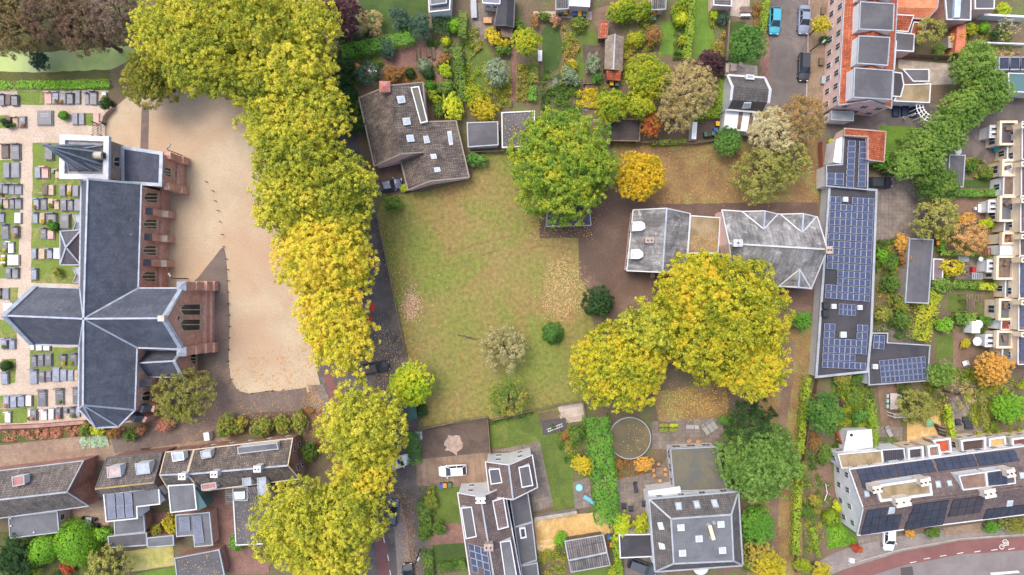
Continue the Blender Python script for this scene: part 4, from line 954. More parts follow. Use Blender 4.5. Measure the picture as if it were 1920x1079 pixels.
def grave(c, x0, y0, x1, y1, k):
    rd = random.Random(k); h = rd.uniform(.25, .6); w, l = (x1 - x0) / S * .94, (y1 - y0) / S * .95
    p = P((x0 + x1) / 2, (y0 + y1) / 2, h); m = GM[c]
    wh = ("in the row below the long bright hedge" if y1 < 203 else "in the row with the clipped bush above the gravel path" if y1 < 245 else "on the upper plot beside the bell tower" if y1 < 340 and x0 > 55 else "on the strip left of the narrow gravel path" if x0 < 50 and y1 < 530 else "on the plot beside the nave wall" if y1 < 530 else "at the foot of the transept gable" if y1 < 590 else "just below the transept roof" if y1 < 690 else "in the second row below the transept" if y1 < 724 else "in the row above the lowest graves" if y1 < 768 and x0 < 150 and y0 < 750 else "in the lowest row along the cemetery wall")
    wh = wh.replace("left of", "beyond"); t = thing("grave", "%s grave slab %s" % (GN[c], wh), "grave", (p.x, p.y, 0), "%s graves %s" % (GN[c], wh))
    a = rd.uniform(-.02, .02)
    MB().box(p, w, l, 0, h * .55, a).build("kerb", GM['g'] if c in 'dwb' else m, t)
    s = MB(); s.box(p, w * .9, l * .92, h * .55, h, a, tx=.97, ty=.985); so = s.build("slab", m, t)
    if rd.random() < .55 and l > 1.3:
        hs = MB(); hs.box((p.x, p.y + l / 2 - .12), w * .85, .16, h * .5, h + rd.uniform(.3, .8), a); hs.build("headstone", m, t)
    n = rd.randint(2, 4); e = MB(); z = h + .004
    for i in range(n):
        yy = p.y + l * (.26 - .1 * i); ww = w * rd.uniform(.2, .3); e.face([(p.x - ww, yy, z), (p.x + ww, yy, z), (p.x + ww, yy + .05, z), (p.x - ww, yy + .05, z)])
    if c in 'db': e.build("engraving", ENGR, so)
    if rd.random() < .3:
        f = bpy.data.objects.new("flower_bowl", crown_mesh('shrub', .4, k % 2)[0]); link(f, t); f.location = (rd.uniform(-.2, .2), -l * .3, h + .1); f.scale = (.55, .55, .45); slot(f, LM[rd.choice(["mixed", "pink", "green", "yellow"])])
for k, g in enumerate(q for ln in GRV.split("\n") for q in ln.split(";")):
    a = g.split(); grave(a[0], *map(float, a[1:]), k)
# ------------------------------------------------------------------ trees
AV = "plane trees of the avenue"
lab = "tall plane tree with yellow green leaves in the avenue beside the gravel yard"
PT = """318 62 74 17 plane|whose crown meets the brown beeches
392 118 78 18 plane|above the olive green hornbeam
400 20 78 18 plane|between the beeches and the avenue bend
490 40 84 19 plane|tallest of the cluster round the avenue bend
578 52 66 17 plane|next to the dark purple beech
478 150 66 16 plane|over the upper end of the gravel yard
556 140 84 18 plane|next to the small villa pond
590 218 74 17 plane|beside the eaves of the brown villa
508 232 62 16 plane|edging the gravel yard opposite the bell tower
560 300 92 18 plane|broadest between nave and villa
636 356 78 17 plane|shading the dark blue car
548 378 78 17 plane|edging the yard opposite the nave windows
632 420 66 15 plane|at the upper corner of the meadow
600 482 92 18 planegold|broad and turning golden opposite the transept
650 500 62 15 planegold|golden and smaller beside the meadow fence
622 590 74 17 planegold|golden above the red and blue stall
642 640 70 16 planegold|golden above the black parked car"""
for ln in PT.split("\n"):
    a, w_ = ln.split("|"); x, y, r, h, mm = a.split(); x, y, r, h = map(int, (x, y, r, h))
    tree(x, y, r, h, 'broad', LM[mm], "tall plane tree of the avenue " + w_, "plane_tree", group=AV, seed=(x // 7) % 4)
tree(680, 800, 88, 17, 'broad', LM["plane"], "tall yellow plane tree leaning over the striped brick drive", "plane_tree", group=AV)
tree(690, 870, 66, 14, 'broad', LM["planegold"], "golden plane tree over the avenue beside the white parked car", "plane_tree", group=AV)
tree(560, 985, 92, 18, 'broad', LM["plane"], "wide plane tree overhanging the red brick yard", "plane_tree", group=AV)
tree(655, 960, 80, 17, 'broad', LM["plane"], "wide plane tree above the dark car on the avenue", "plane_tree", group=AV)
tree(620, 1050, 78, 16, 'broad', LM["plane"], "plane tree over the cycle lane at the terrace end", "plane_tree", group=AV)
tree(1056, 314, 108, 15, 'oak', LM["chestnut"], "round chestnut tree with green and yellow leaves beside the halls", "chestnut_tree", seed=1)
tree(1030, 255, 55, 12, 'oak', LM["chestnut"], "yellow green chestnut limb tree behind the flat roofed garage", "chestnut_tree", seed=2)
tree(1200, 331, 50, 9, 'shrub', LM["amber"], "amber orange tree on the worn brown lawn", "maple_tree")
tree(1352, 600, 132, 17, 'oak', LM["oak"], "great oak with bright yellow leaves beside the grey halls", "oak_tree", seed=3)
tree(1300, 540, 72, 14, 'oak', LM["oak"], "yellow oak crown reaching over the grey hall roof", "oak_tree", seed=0)
tree(1420, 690, 66, 14, 'oak', LM["oak"], "yellow oak overhanging the dirt track", "oak_tree", seed=2)
tree(1160, 690, 92, 14, 'broad', LM["oak"], "yellow ash tree above the round pool", "ash_tree", seed=1)
tree(1215, 620, 62, 13, 'broad', LM["plane"], "yellow green ash tree between dark shrub and great oak", "ash_tree", seed=2)
tree(288, 148, 60, 10, 'broad', LM["olivegreen"], "olive green tree standing by the cemetery gate", "hornbeam_tree")
tree(22, 45, 62, 12, 'wispy', LM["olivebrown"], "olive brown larch above the duckweed pond", "larch_tree")
tree(95, 25, 58, 13, 'wispy', LM["redbrown"], "red brown beech next to the olive brown larch", "beech_tree", group="red brown beeches by the pond")
tree(160, 55, 55, 12, 'wispy', LM["redbrown"], "red brown beech hanging over the duckweed pond", "beech_tree", group="red brown beeches by the pond")
tree(218, 28, 58, 13, 'wispy', LM["greybrown"], "grey brown beech next to the avenue planes", "beech_tree")
tree(-20, 10, 60, 13, 'wispy', LM["olivebrown"], "olive brown larch at the edge of the wood", "larch_tree")
tree(640, 30, 42, 9, 'shrub', LM["purple"], "dark purple beech beside the dark lawn", "beech_tree")
tree(770, 722, 44, 8, 'shrub', LM["lime"], "lime green young tree next to the meadow corner", "lime_tree")
tree(945, 655, 46, 7, 'loose', LM["paletwig"], "pale almost bare tree standing in the meadow", "birch_tree")
tree(955, 748, 38, 6, 'loose', LM["greenorange"], "green and orange tree by the low meadow fence", "cherry_tree")
tree(1037, 626, 28, 5, 'cone', LM["midgreen"], "small green fir in the meadow", "fir_tree")
tree(1120, 566, 32, 5, 'shrub', LM["dark"], "dark green holly beside the bare soil", "holly_tree")
tree(1290, 170, 60, 11, 'wispy', LM["birch"], "brown weeping birch with thin twigs over the hedge corner", "birch_tree", seed=1)
tree(1268, 215, 36, 8, 'wispy', LM["birch"], "smaller brown birch above the red shrub", "birch_tree")
tree(1216, 145, 44, 9, 'shrub', LM["limegreen"], "yellow green maple next to the brown birch", "maple_tree")
tree(1200, 195, 28, 7, 'shrub', LM["limegreen"], "small yellow green maple above the dark shed", "maple_tree")
tree(1220, 235, 24, 5, 'shrub', LM["red"], "red leaved shrub tree beside the black shed roof", "rowan_tree")
tree(1330, 122, 30, 6, 'shrub', LM["purple"], "dark purple plum tree behind the brown birch", "plum_tree")
tree(1402, 85, 37, 8, 'shrub', LM["midgreen"], "green maple over the dark lawn and pale terrace", "maple_tree")
tree(986, 78, 28, 7, 'shrub', LM["limegreen"], "yellow green ash between garden path and lawn", "ash_tree")
tree(930, 138, 27, 5, 'shrub', LM["greygreen"], "grey green olive tree beside the lawn", "olive_tree")
tree(1146, 200, 34, 7, 'shrub', LM["limegreen"], "loose green apple tree by the black shed roof", "apple_tree")
tree(1455, 248, 52, 9, 'wispy', LM["pale"], "pale straw coloured willow beside the white house", "willow_tree")
tree(1508, 225, 48, 10, 'wispy', LM["brownwispy"], "brown thin leaved tree at the street end", "locust_tree")
tree(1430, 330, 56, 9, 'loose', LM["olive"], "olive green tree on the worn brown lawn", "willow_tree")
tree(1482, 300, 40, 8, 'loose', LM["olive"], "olive tree between pale willow and solar roof", "willow_tree")
GD = "green trees in the diagonal row"
for x, y, r, w_ in ((1826, 122, 44, "beside the tan slab terrace"), (1850, 175, 46, "next to the dark glass conservatory"), (1806, 205, 42, "overhanging the asphalt yard"), (1768, 250, 44, "beside the curved white pergola"), (1728, 285, 44, "beside the neat bright lawn"), (1694, 312, 26, "smallest, over the black hatchback")):
    tree(x, y, r, 8, 'shrub', LM["leafgreen"], "dense green hornbeam of the diagonal row " + w_, "hornbeam_tree", group=GD)
tree(1757, 348, 42, 7, 'dense', LM["green"], "dark green bay tree beside the grey garage", "bay_tree")
tree(1755, 408, 44, 7, 'loose', LM["olive"], "olive yellow tree next to the slabbed yard", "willow_tree")
tree(1820, 445, 32, 6, 'wispy', LM["peach"], "peach orange maple with thin leaves above the hedge", "maple_tree")
tree(1862, 692, 34, 6, 'shrub', LM["orange"], "orange maple at the end of the cream row", "maple_tree")
tree(1765, 700, 27, 5, 'shrub', LM["leafgreen"], "glossy green laurel beside the solar extension", "laurel_tree")
tree(1800, 740, 34, 6, 'bare', LM["birch"], "half bare straw coloured tree over the rear gardens", "birch_tree")
tree(1720, 762, 34, 6, 'wispy', LM["olive"], "olive thin leaved tree by the sandy garden", "willow_tree")
tree(1890, 765, 30, 5, 'shrub', LM["bright"], "bright green bush tree at the row gardens", "hazel_tree")
tree(1423, 865, 80, 10, 'dense', LM["freshgreen"], "large round evergreen beside the dirt track", "yew_tree", seed=1)
tree(1418, 985, 36, 6, 'dense', LM["hedgegreen"], "green laurel tree right of the hipped roof", "laurel_tree")
tree(1400, 795, 46, 8, 'loose', LM["dark"], "dark green tree behind the round evergreen", "yew_tree")
tree(1545, 775, 38, 6, 'shrub', LM["midgreen"], "broad green fig bush beside the yellow hedge", "fig_tree")
tree(1503, 600, 20, 4, 'shrub', LM["hedgegreen"], "round green bush against the solar roof wall", "laurel_tree")
tree(345, 742, 56, 8, 'wispy', LM["olive"], "loose olive tree growing against the church", "elder_tree")
tree(1538, 48, 19, 5, 'shrub', LM["yellow"], "small bright yellow street tree before the pink terrace", "street_tree")
tree(1365, 265, 28, 5, 'shrub', LM["midgreen"], "green bush tree below the white veranda roof", "elder_tree")
tree(1745, 60, 26, 6, 'loose', LM["olive"], "olive green tree behind the red tiled lean-to", "pear_tree")
tree(1892, 55, 22, 4, 'bare', LM["pale"], "bare pale tree in the walled garden", "dead_tree")
tree(1440, 1065, 32, 6, 'shrub', LM["yellow"], "bright yellow tree by the track end", "maple_tree")
tree(1540, 1072, 18, 4, 'shrub', LM["yellow"], "small yellow bush at the road bend", "maple_tree")
tree(1420, 1040, 30, 5, 'loose', LM["greenorange"], "green orange tree beside the hipped house", "cherry_tree")
# topiary
tree(1500, 0 - 60, 20, 5, 'shrub', LM["green"], "green tree at the top of the street", "street_tree")
shrub(84, 1029, 29, LM["bright"], "bright green clipped topiary dome with a small bump", 'ball', 4.5, "topiary", "topiary", sq=1.1)
shrub(146, 1016, 40, LM["bright"], "largest bright green clipped topiary dome", 'ball', 5., "topiary", "topiary", sq=1.1)
tree(32, 1045, 42, 6, 'dense', LM["dark"], "dark green rhododendron next to the topiary", "rhododendron")
tree(205, 1060, 40, 6, 'loose', LM["olive"], "olive green bush tree below the topiary", "hazel_tree")
shrub(446, 1016, 17, LM["midgreen"], "small round green tree in the red brick yard", 'ball', 3.2, "bay_ball", "shrub")
shrub(788, 50, 23, LM["darkblue"], "cut conifer with a bare brown top beside the hedge", 'dense', 4.5, "conifer", "conifer")
# ------------------------------------------------------------------ houses
def O(root): return ORG[root.name]
TR = "terraced houses along the clinker lane"
# lane row, first house
A = house("terraced_house", "end terrace with brown tiled gable roof and bare brick end wall", "house", [(60, 920)], TR)
W, wl, ro = roofed(A, [[(-60, 890, 4), (157, 864, 4), (126, 923, 7), (-60, 944, 7)], [(-60, 944, 7), (126, 923, 7), (167, 949, 4), (-60, 980, 4)]], TILE_BROWN, BRICKD, trim=RIMG, ridge=RIMG)
dormer(A, [(23, 895), (45, 892), (46, 908), (25, 912)], 6.6, 1.2, mat("red_felt", C(176, 126, 120), C(160, 110, 106), 1.), rim=RIMG)
w, fw, fr = flat(A, [(17, 970), (108, 959), (111, 998), (20, 1009)], 3, FELTG, BRICKP, RIMG)
fw_e = max(fw, key=lambda q: q[0].x + q[1].x)
plate(A, (fw_e[0], newell(fw_e)), [(112, 964), (121, 961), (121, 974), (112, 978)], .05, WHITE, "window"); plate(A, (fw_e[0], newell(fw_e)), [(113, 966), (120, 963.5), (120, 972.5), (113, 976)], .07, GLASS, "pane")
for x, y in ((20, 972), (21, 986), (64, 998)): MB().disc(P(x, y, 3.1), .12, .12, 8).build("roof_vent", RIMW, A)
we = max(wl, key=lambda q: q[0].x + q[1].x)
plate(A, (we[0], newell(we)), [(171, 871), (184, 866), (184, 873), (171, 880)], .05, GLASS, "window")
B = house("terraced_house", "terraced house with two box dormers and six grey solar panels", "house", [(245, 900)], TR)
W, wl, ro = roofed(B, [[(201, 858, 4.5), (305, 848, 4.5), (289, 905, 7.5), (179, 917, 7.5)], [(179, 917, 7.5), (289, 905, 7.5), (315, 938, 4.5), (205, 950, 4.5)]], TILE_BROWN, BRICKD, trim=RIMD, ridge=mat("lichen_ridge", C(176, 150, 84), C(140, 124, 100), 1.5))
dormer(B, [(201, 877), (225, 873), (227, 893), (203, 896)], 7.1, 1.6, mat("rust_lead", C(196, 176, 172), C(176, 150, 146), 1.5), rim=RIMG); dormer(B, [(254, 870), (279, 867), (281, 887), (257, 890)], 7.1, 1.6, LEAD, rim=RIMG)
flat(B, [(195, 926), (246, 921), (298, 914), (300, 945), (257, 950), (258, 972), (200, 978)], 6.4, FELTG, WHITE, RIMW, base=3)
panels(B, O(B), [(201, 927), (249, 923), (252, 969), (203, 973)], 3, 2, SOLARP, RIMG, z=6.5, gapx=.16, gapy=.03)
flat(B, [(215, 974), (270, 966), (272, 997), (216, 1004)], 2.8, FELTG, BRICKD, RIMG)
flat(B, [(203, 1006), (275, 999), (276, 1022), (206, 1027)], 2.5, FELT, BRICKD, RIMG)
flat(B, [(277, 1009), (325, 1004), (326, 1022), (278, 1026)], 2.5, FELTG, BRICKD, RIMG)
mb = MB()
for a, b in (((272, 962), (274, 1006)), ((274, 1006), (328, 1002))): mb.beam(P(*a, .9), P(*b, .9), .25, 1.8)
mb.build("court_wall", WHITE, B)
plate(B, (P(296, 930, 5), Vector((.5, 0, .86))), [(296, 914), (314, 934), (299, 943)], .05, GLASSG, "glass_gable")
Cc = house("terraced_house", "terraced house with large square grey flat dormer", "house", [(340, 900)], TR)
roofed(Cc, [[(311, 848, 4.5), (363, 843, 4.5), (350, 889, 7.5), (300, 891, 7.5)], [(300, 891, 7.5), (350, 889, 7.5), (378, 921, 4.5), (322, 927, 4.5)]], TILE_BROWN, BRICKD, trim=mat("sand_verge", C(206, 190, 164)), ridge=RIMG)
dormer(Cc, [(322, 850), (343, 848), (345, 862), (325, 865)], 6.7, 1.4, LEAD, rim=RIMW)
flat(Cc, [(316, 911), (364, 908), (369, 955), (321, 961)], 6.4, FELTG, WHITE, RIMW, base=3)
chimney(Cc, 341, 894, 8.6, .9, .8, 1.8, WHITE)
w, _, fr = flat(Cc, [(330, 966), (393, 961), (399, 1022), (366, 1025), (363, 1003), (332, 1006)], 2.6, FELTG, BRICK, RIMG)
panels(Cc, O(Cc), [(336, 970), (356, 968), (358, 995), (338, 997)], 1, 2, SOLARP, RIMG, z=2.7, gapy=.03); panels(Cc, O(Cc), [(361, 968), (378, 967), (384, 1017), (365, 1019)], 1, 4, SOLARP, RIMG, z=2.7, gapy=.03)
MB().prism(up(PP([(366, 912, 5.6), (388, 950, 5.6), (371, 958, 6.2), (366, 915, 6.2)])), 3).build("glass_lean_to", GLASSG, Cc)
D = house("terraced_house", "longest terraced house with ribbed tiles and three white chimneys", "house", [(460, 870)], TR)
W, wl, ro = roofed(D, [[(365, 843, 4.5), (549, 822, 4.5), (540, 873, 7.5), (352, 889.5, 7.5)], [(352, 889.5, 7.5), (540, 873, 7.5), (562, 898, 4.5), (378, 921, 4.5)]], TILE_WORN, BRICKD, trim=mat("sand_verge", C(206, 190, 164)), ridge=LEAD, win=(2, .9, 1.1, 2.6))
for q, z, mm in (([(376, 847), (394, 845), (396, 857), (379, 860)], 6.4, LEAD), ([(446, 839), (519, 831), (522, 842), (447, 851)], 6.1, FELTG), ([(378, 909), (404, 905), (406, 915), (379, 919)], 6.3, mat("red_felt", (1, 1, 1, 1))), ([(455, 898), (470, 896), (471, 909), (456, 911)], 6.4, LEAD), ([(483, 897), (498, 895), (500, 926), (485, 928)], 6.2, LEAD)): dormer(D, q, z, 1.5, mm, rim=RIMG)
for x, y in ((401, 890), (482, 880)): chimney(D, x, y, 8.7, .9, .8, 1.8, WHITE)
flat(D, [(438, 937), (520, 930), (525, 1018), (443, 1022)], 3, FELT, WHITE, RIMW)
roofed(D, [[(464, 914, 4.4), (515, 909, 4.4), (515, 936, 3.2), (464, 937, 3.2)]], RIBBED, BRICKD, rname="lean_to_roof")
flat(D, [(437, 915), (464, 913), (464, 938), (438, 938)], 3.3, FELT, WHITE, RIMG); 
MB().prism(up(PP([(438, 923), (459, 922), (459, 936), (440, 937)], 3.75)), 3.2).build("roof_light", RIMW, D); MB().face(up(PP([(441, 925), (456, 924), (456, 934), (443, 935)], 3.76))).build("roof_light_pane", GLASSB, D)
roofed(D, [[(421, 914, 2.6), (436, 913, 2.6), (438, 947, 2.3), (423, 946, 2.3)]], RIBBED, BRICKD, rname="lean_to_roof")
G_ = house("garage", "grey flat roofed garage beside the dry lawn", "garage", [(370, 1060)]); flat(G_, [(328, 1047), (411, 1031), (421, 1078), (334, 1095)], 2.4, FELT, BRICKD, RIMG)
# brown tiled villa beside the meadow
V = house("villa", "brown tiled villa with catslide roof, skylights and red chimney cap", "house", [(780, 250)])
W, wl, ro = roofed(V, [[(673, 184, 2.8), (730, 161, 7.4), (752, 289, 7.4), (702, 312, 2.8)], [(730, 161, 7.4), (793, 155, 4.4), (799, 229, 4.6), (795, 286, 5.), (752, 289, 7.4)], [(799, 229, 4.6), (855, 227, 2.9), (880, 333, 2.6), (806, 340, 5), (795, 286, 5)], [(795, 286, 5), (806, 340, 5), (765, 357, 2.6), (751, 301, 2.6)]], TILE_WORN, BRICKP, trim=mat("tile_verge", C(150, 140, 130)), tw=.2)
dormer(V, [(771, 165), (785, 163), (801, 228), (789, 231)], 5.5, 2.2, FELTM, rim=RIMW)
for q, f in (([(743, 181), (757, 180), (760, 193), (747, 195)], 1), ([(754, 222), (767, 221), (770, 234), (757, 236)], 1), ([(761, 254), (774, 253), (777, 266), (764, 267)], 1), ([(793, 256), (802, 255), (806, 268), (796, 270)], 1), ([(838, 247), (846, 246), (849, 272), (842, 273)], 2), ([(806, 290), (817, 289), (819, 298), (809, 299)], 2), ([(813, 315), (824, 314), (826, 322), (815, 324)], 2)):
    skylight(V, plane_of(W[f]), q)
mb = MB(); c = P(721, 162, 8.2); mb.box(c, 1.2, 1.2, 5.8, 8.0); mb.box(c, 1.6, 1.6, 8.0, 8.6, tx=.15, ty=.15, m=1); mb.build("chimney", [BRICK, mat("copper_cap", C(196, 132, 122), C(176, 110, 104), 2.)], V)
for y in (296, 302): MB().beam(P(733, y, 3.2), P(750, y - 4, 3.2), .12, .1).build("porch_rail", RIMW, V)
for nm, lab, q, z, rm, rim in (("garage", "small grey garage behind the villa with a thin rim", [(876, 231), (933, 229), (934, 272), (878, 276)], 2.6, FELT, RIMG), ("garage", "white rimmed garage roof scattered with fallen leaves", [(941, 212), (1002, 209), (1002, 273), (942, 277)], 2.9, FELT, RIMW)):
    g = house(nm, lab, "garage", q); flat(g, q, z, rm, WHITE, rim)
g = house("house", "house with grey flat roof and white rim above the dark hedge", "house", [(825, 0)]); flat(g, [(803, -40), (846, -40), (843, 19), (805, 23)], 4, FELTG, WHITE, RIMW); flat(g, [(806, -40), (838, -40), (837, 6), (808, 10)], 4.6, FELTG, WHITE, RIMG, base=4)
g = house("garden_studio", "white fronted garden studio with blue grey roof", "shed", [(920, 0)]); roofed(g, [[(904, -30, 4), (940, -30, 4), (937, 8, 3.4), (905, 6, 3.4)]], SOLARP, WHITE, trim=RIMW, win=(1, .7, .8, 1.0))
g = house("shed", "black gabled shed beside the garden studio", "shed", [(945, 25)]); roofed(g, [[(938, -20, 3.2), (952, -20, 4.2), (949, 48, 4.2), (927, 48, 3.0)], [(952, -20, 4.2), (966, -18, 3.2), (963, 52, 3.2), (949, 48, 4.2)]], FELTB, WOOD, trim=RIMD); flat(g, [(938, 53), (962, 53), (960, 71), (941, 70)], 2.3, WOOD, WOOD, rname="log_roof")
g = house("house", "brick house with tiled annexe behind the bin row", "house", [(1075, 0)]); roofed(g, [[(1042, -30, 4), (1067, -30, 4), (1066, 17, 2.8), (1042, 18, 2.8)]], RIBBED, BRICKP, trim=RIMG); flat(g, [(1069, -30), (1107, -30), (1105, 13), (1068, 11)], 3, GLASSB, BRICKP, RIMW)
g = house("house", "grey tiled lean-to beside the orange bin", "house", [(1235, 5)]); roofed(g, [[(1221, -30, 3.6), (1250, -30, 3.6), (1248, 18, 2.6), (1222, 19, 2.6)]], RIBBED, BRICKP, trim=RIMG)
g = house("house", "pink brick annexe with ribbed roof near the pale terrace", "house", [(1355, 0)]); flat(g, [(1338, -30), (1372, -30), (1371, 12), (1338, 10)], 3, RIBBED, BRICKP, RIMW)
g = house("shed", "long shed with mossy grey gable roof", "shed", [(1150, 100)]); roofed(g, [[(1135, 68, 2.2), (1153, 64, 3.4), (1150, 131, 3.4), (1133, 130, 2.2)], [(1153, 64, 3.4), (1170, 70, 2.2), (1167, 133, 2.2), (1150, 131, 3.4)]], mat("thatch_moss", C(156, 140, 124), C(128, 116, 102), .8, fine=.35, fscale=5, streak=.2), WOOD, ridge=RIMG); roofed(g, [[(1136, 133, 2.5), (1165, 133, 2.5), (1163, 152, 2), (1138, 150, 2)]], TILE_RED, WOOD, rname="lean_to_roof")
g = house("shelter", "small orange tiled shelter beside the mossy shed", "shed", [(1130, 55)]); roofed(g, [[(1124, 41, 2.2), (1141, 40, 2.5), (1138, 71, 2.5), (1122, 72, 2.2)]], TILE_RED, WOOD, trim=WOOD)
g = house("shed", "black felt roofed shed beside the red shrub", "shed", [(1170, 243)]); roofed(g, [[(1140, 223, 2.6), (1201, 225, 2.6), (1199, 265, 2.2), (1138, 264, 2.2)]], mat("brown_felt", C(66, 58, 58), C(78, 70, 68), .6, fine=.2, pat=1, pw=4, ph=.9, mort=.02, pdark=.8, pvar=.05), WOOD, trim=WOOD)
# white house with bell-shaped roof
g = house("house", "white house with bowed brown roof and white verges", "house", [(1400, 190)])
W, wl, ro = roofed(g, [[(1364, 142, 4), (1434, 147, 4), (1444, 169, 7), (1373, 163, 7)], [(1373, 163, 7), (1444, 169, 7), (1441, 193, 6), (1370, 188, 6)], [(1370, 188, 6), (1441, 193, 6), (1431, 211, 3.8), (1361, 205, 3.8)]], TILE_DARK, WHITE, trim=RIMW, tw=.4)
skylight(g, plane_of(W[2]), [(1395, 192), (1409, 192), (1407, 202), (1391, 203)]); dormer(g, [(1400, 141), (1413, 142), (1413, 149), (1400, 148)], 5.2, 1, LEAD)
w, _, fr = flat(g, [(1361, 207), (1430, 213), (1424, 250), (1357, 241)], 2.8, WHITE, WHITE, RIMW, rname="veranda_roof")
for a, b in ((.36, .47), (.66, .77)):
    q0, q1, q2, q3 = (Vector((1361, 208)), Vector((1430, 214)), Vector((1424, 249)), Vector((1357, 240))); MB().face(up([P(*v, 2.83) for v in (q0.lerp(q1, a), q0.lerp(q1, b), q3.lerp(q2, b), q3.lerp(q2, a))])).build("timber_strip", WOOD, g)
# grey halls
g = house("hall", "grey hall with two rounded white dormers", "hall", [(1235, 450)])
W, wl, ro = roofed(g, [[(1187, 394, 3.4), (1250, 391, 6.5), (1242, 511, 6.5), (1175, 508, 3.4)], [(1250, 391, 6.5), (1294, 401, 3.4), (1286, 517, 3.4), (1242, 511, 6.5)]], ZINC, BRICKP, trim=RIMW, ridge=LEAD, win=(1, 1.3, 1.3, 2.2))
for q in ([(1187, 417), (1202, 416), (1208, 420), (1209, 428), (1203, 432), (1186, 433)], [(1184, 469), (1198, 468), (1205, 474), (1205, 481), (1198, 485), (1183, 485)]): dormer(g, q, 5.3, 1.8, mat("pale_zinc", C(206, 212, 220), C(190, 196, 206), 1.), rim=RIMW)
chimney(g, 1218, 451, 6.6, 1.1, .7, 1.6, BRICKT)
flat(g, [(1295, 405), (1350, 409), (1346, 475), (1290, 475)], 2.8, MOSS, BRICKP, RIMW)
g = house("hall", "larger grey hall with small cross gables and a long ridge", "hall", [(1455, 465)])
W, wl, ro = roofed(g, [[(1353, 394, 4), (1532, 407, 4), (1551, 468, 8.4), (1367, 457, 8.4)], [(1367, 457, 8.4), (1551, 468, 8.4), (1521, 542, 4), (1375, 531, 4)]], ZINC, BRICKP, trim=RIMW, ridge=mat("pale_lead", C(202, 204, 204), C(180, 182, 182), 1.), win=(1, 1.2, 1.4, 2.6))
for cx, y0, y1, ax in ((1434, 397, 430, -2), (1506, 402, 437, -2)): roofed(g, [[(cx - 43, y0, 4.05), (cx, y0 - 1, 6.1), (cx + ax, y1, 6.25)], [(cx, y0 - 1, 6.1), (cx + 24, y0 + 5, 4.05), (cx + ax, y1, 6.25)]], ZINC, BRICKP, base=3.6, trim=RIMW, ridge=LEAD, rname="cross_gable")
roofed(g, [[(1460, 537, 4.05), (1497, 539, 6.1), (1499, 505, 6.25)], [(1497, 539, 6.1), (1520, 541, 4.05), (1499, 505, 6.25)]], ZINC, BRICKP, base=3.6, trim=RIMW, ridge=LEAD, rname="cross_gable")
chimney(g, 1555, 469, 9.0, .8, .9, 2.4, BRICKT); chimney(g, 1384, 456, 9.2, 1.2, .9, 1.6, mat("pale_lead", (1, 1, 1, 1)), pots=1)
# building with the solar roof
g = house("school_building", "long flat building covered in rows of blue solar panels", "building", [(1590, 520)])
ZS = 2.7
w, wl, fr = flat(g, [(1555, 350), (1643, 357), (1633, 624), (1626, 697), (1530, 707)], ZS, FELTB, mat("brushed_metal", C(214, 216, 220), C(200, 202, 208), .5, fine=.06, rough=.4), RIMG, rw=.35)
flat(g, [(1582, 255), (1628, 258), (1626, 356), (1549, 349), (1549, 311), (1579, 309)], 3.4, FELTB, WHITE, RIMG)
roofed(g, [[(1583, 241, 2.8), (1661, 247, 2.8), (1627, 257, 4.2), (1583, 254, 4.2)], [(1661, 247, 2.8), (1657, 304, 2.8), (1627, 300, 4.2), (1627, 257, 4.2)]], TILE_RED, BRICKP, rname="hip_roof", trim=BRICKT, inset=.1)
o = O(g)
panels(g, o, [(1589, 264), (1604, 264), (1600, 352), (1585, 352)], 1, 8, z=3.5, tilt=.08); panels(g, o, [(1610, 265), (1625, 266), (1622, 352), (1607, 352)], 1, 8, z=3.5, tilt=.08); panels(g, o, [(1550, 324), (1582, 325), (1581, 349), (1549, 346)], 2, 2, z=3.5)
panels(g, o, [(1556, 368), (1638, 372), (1630, 567), (1546, 560)], 8, 14, z=ZS + .1, gapy=.14, tilt=.1, skip={(2, 0), (3, 0), (0, 10), (1, 10), (0, 11), (1, 11)})
panels(g, o, [(1572, 569), (1604, 571), (1604, 593), (1572, 591)], 4, 2, z=ZS + .1)
panels(g, o, [(1545, 606), (1627, 609), (1622, 694), (1540, 690)], 8, 6, z=ZS + .1, gapy=.14, tilt=.1, skip={(2, 0), (3, 0), (4, 0), (5, 0), (2, 1), (3, 1), (4, 1), (5, 1), (6, 4), (7, 4)})
flat(g, [(1635, 625), (1664, 625), (1663, 643), (1743, 648), (1738, 714), (1629, 722), (1628, 660)], 2.6, FELTB, WHITE, RIMG)
panels(g, o, [(1638, 628), (1659, 629), (1657, 656), (1636, 654)], 2, 2, z=2.7); panels(g, o, [(1647, 676), (1734, 668), (1738, 711), (1652, 718)], 10, 4, z=2.7, gapx=.12)
for x, y, a in ((1586, 374, 9), (1564, 575, 9), (1613, 577, 9), (1582, 628, 11), (1642, 688, 9)):
    MB().prism(up(PP(quad_rect(x, y, a, a), ZS + .4)), 2.4).build("roof_light", RIMW, g); MB().prism(up(PP(quad_rect(x, y, a * .6, a * .6), ZS + .5)), ZS + .35).build("dome", GLASSB, g)
for x, y in ((1548, 573), (1547, 588)): MB().box(P(x, y, ZS + .5), .9, 1., ZS, ZS + .9).build("cooling_unit", DARKMETAL, g)
MB().prism(up(PP([(1568, 262, 3.2), (1581, 256, 3.2), (1578, 307, 3.2), (1562, 304, 3.2)])), 0).build("white_annexe", WHITE, g)
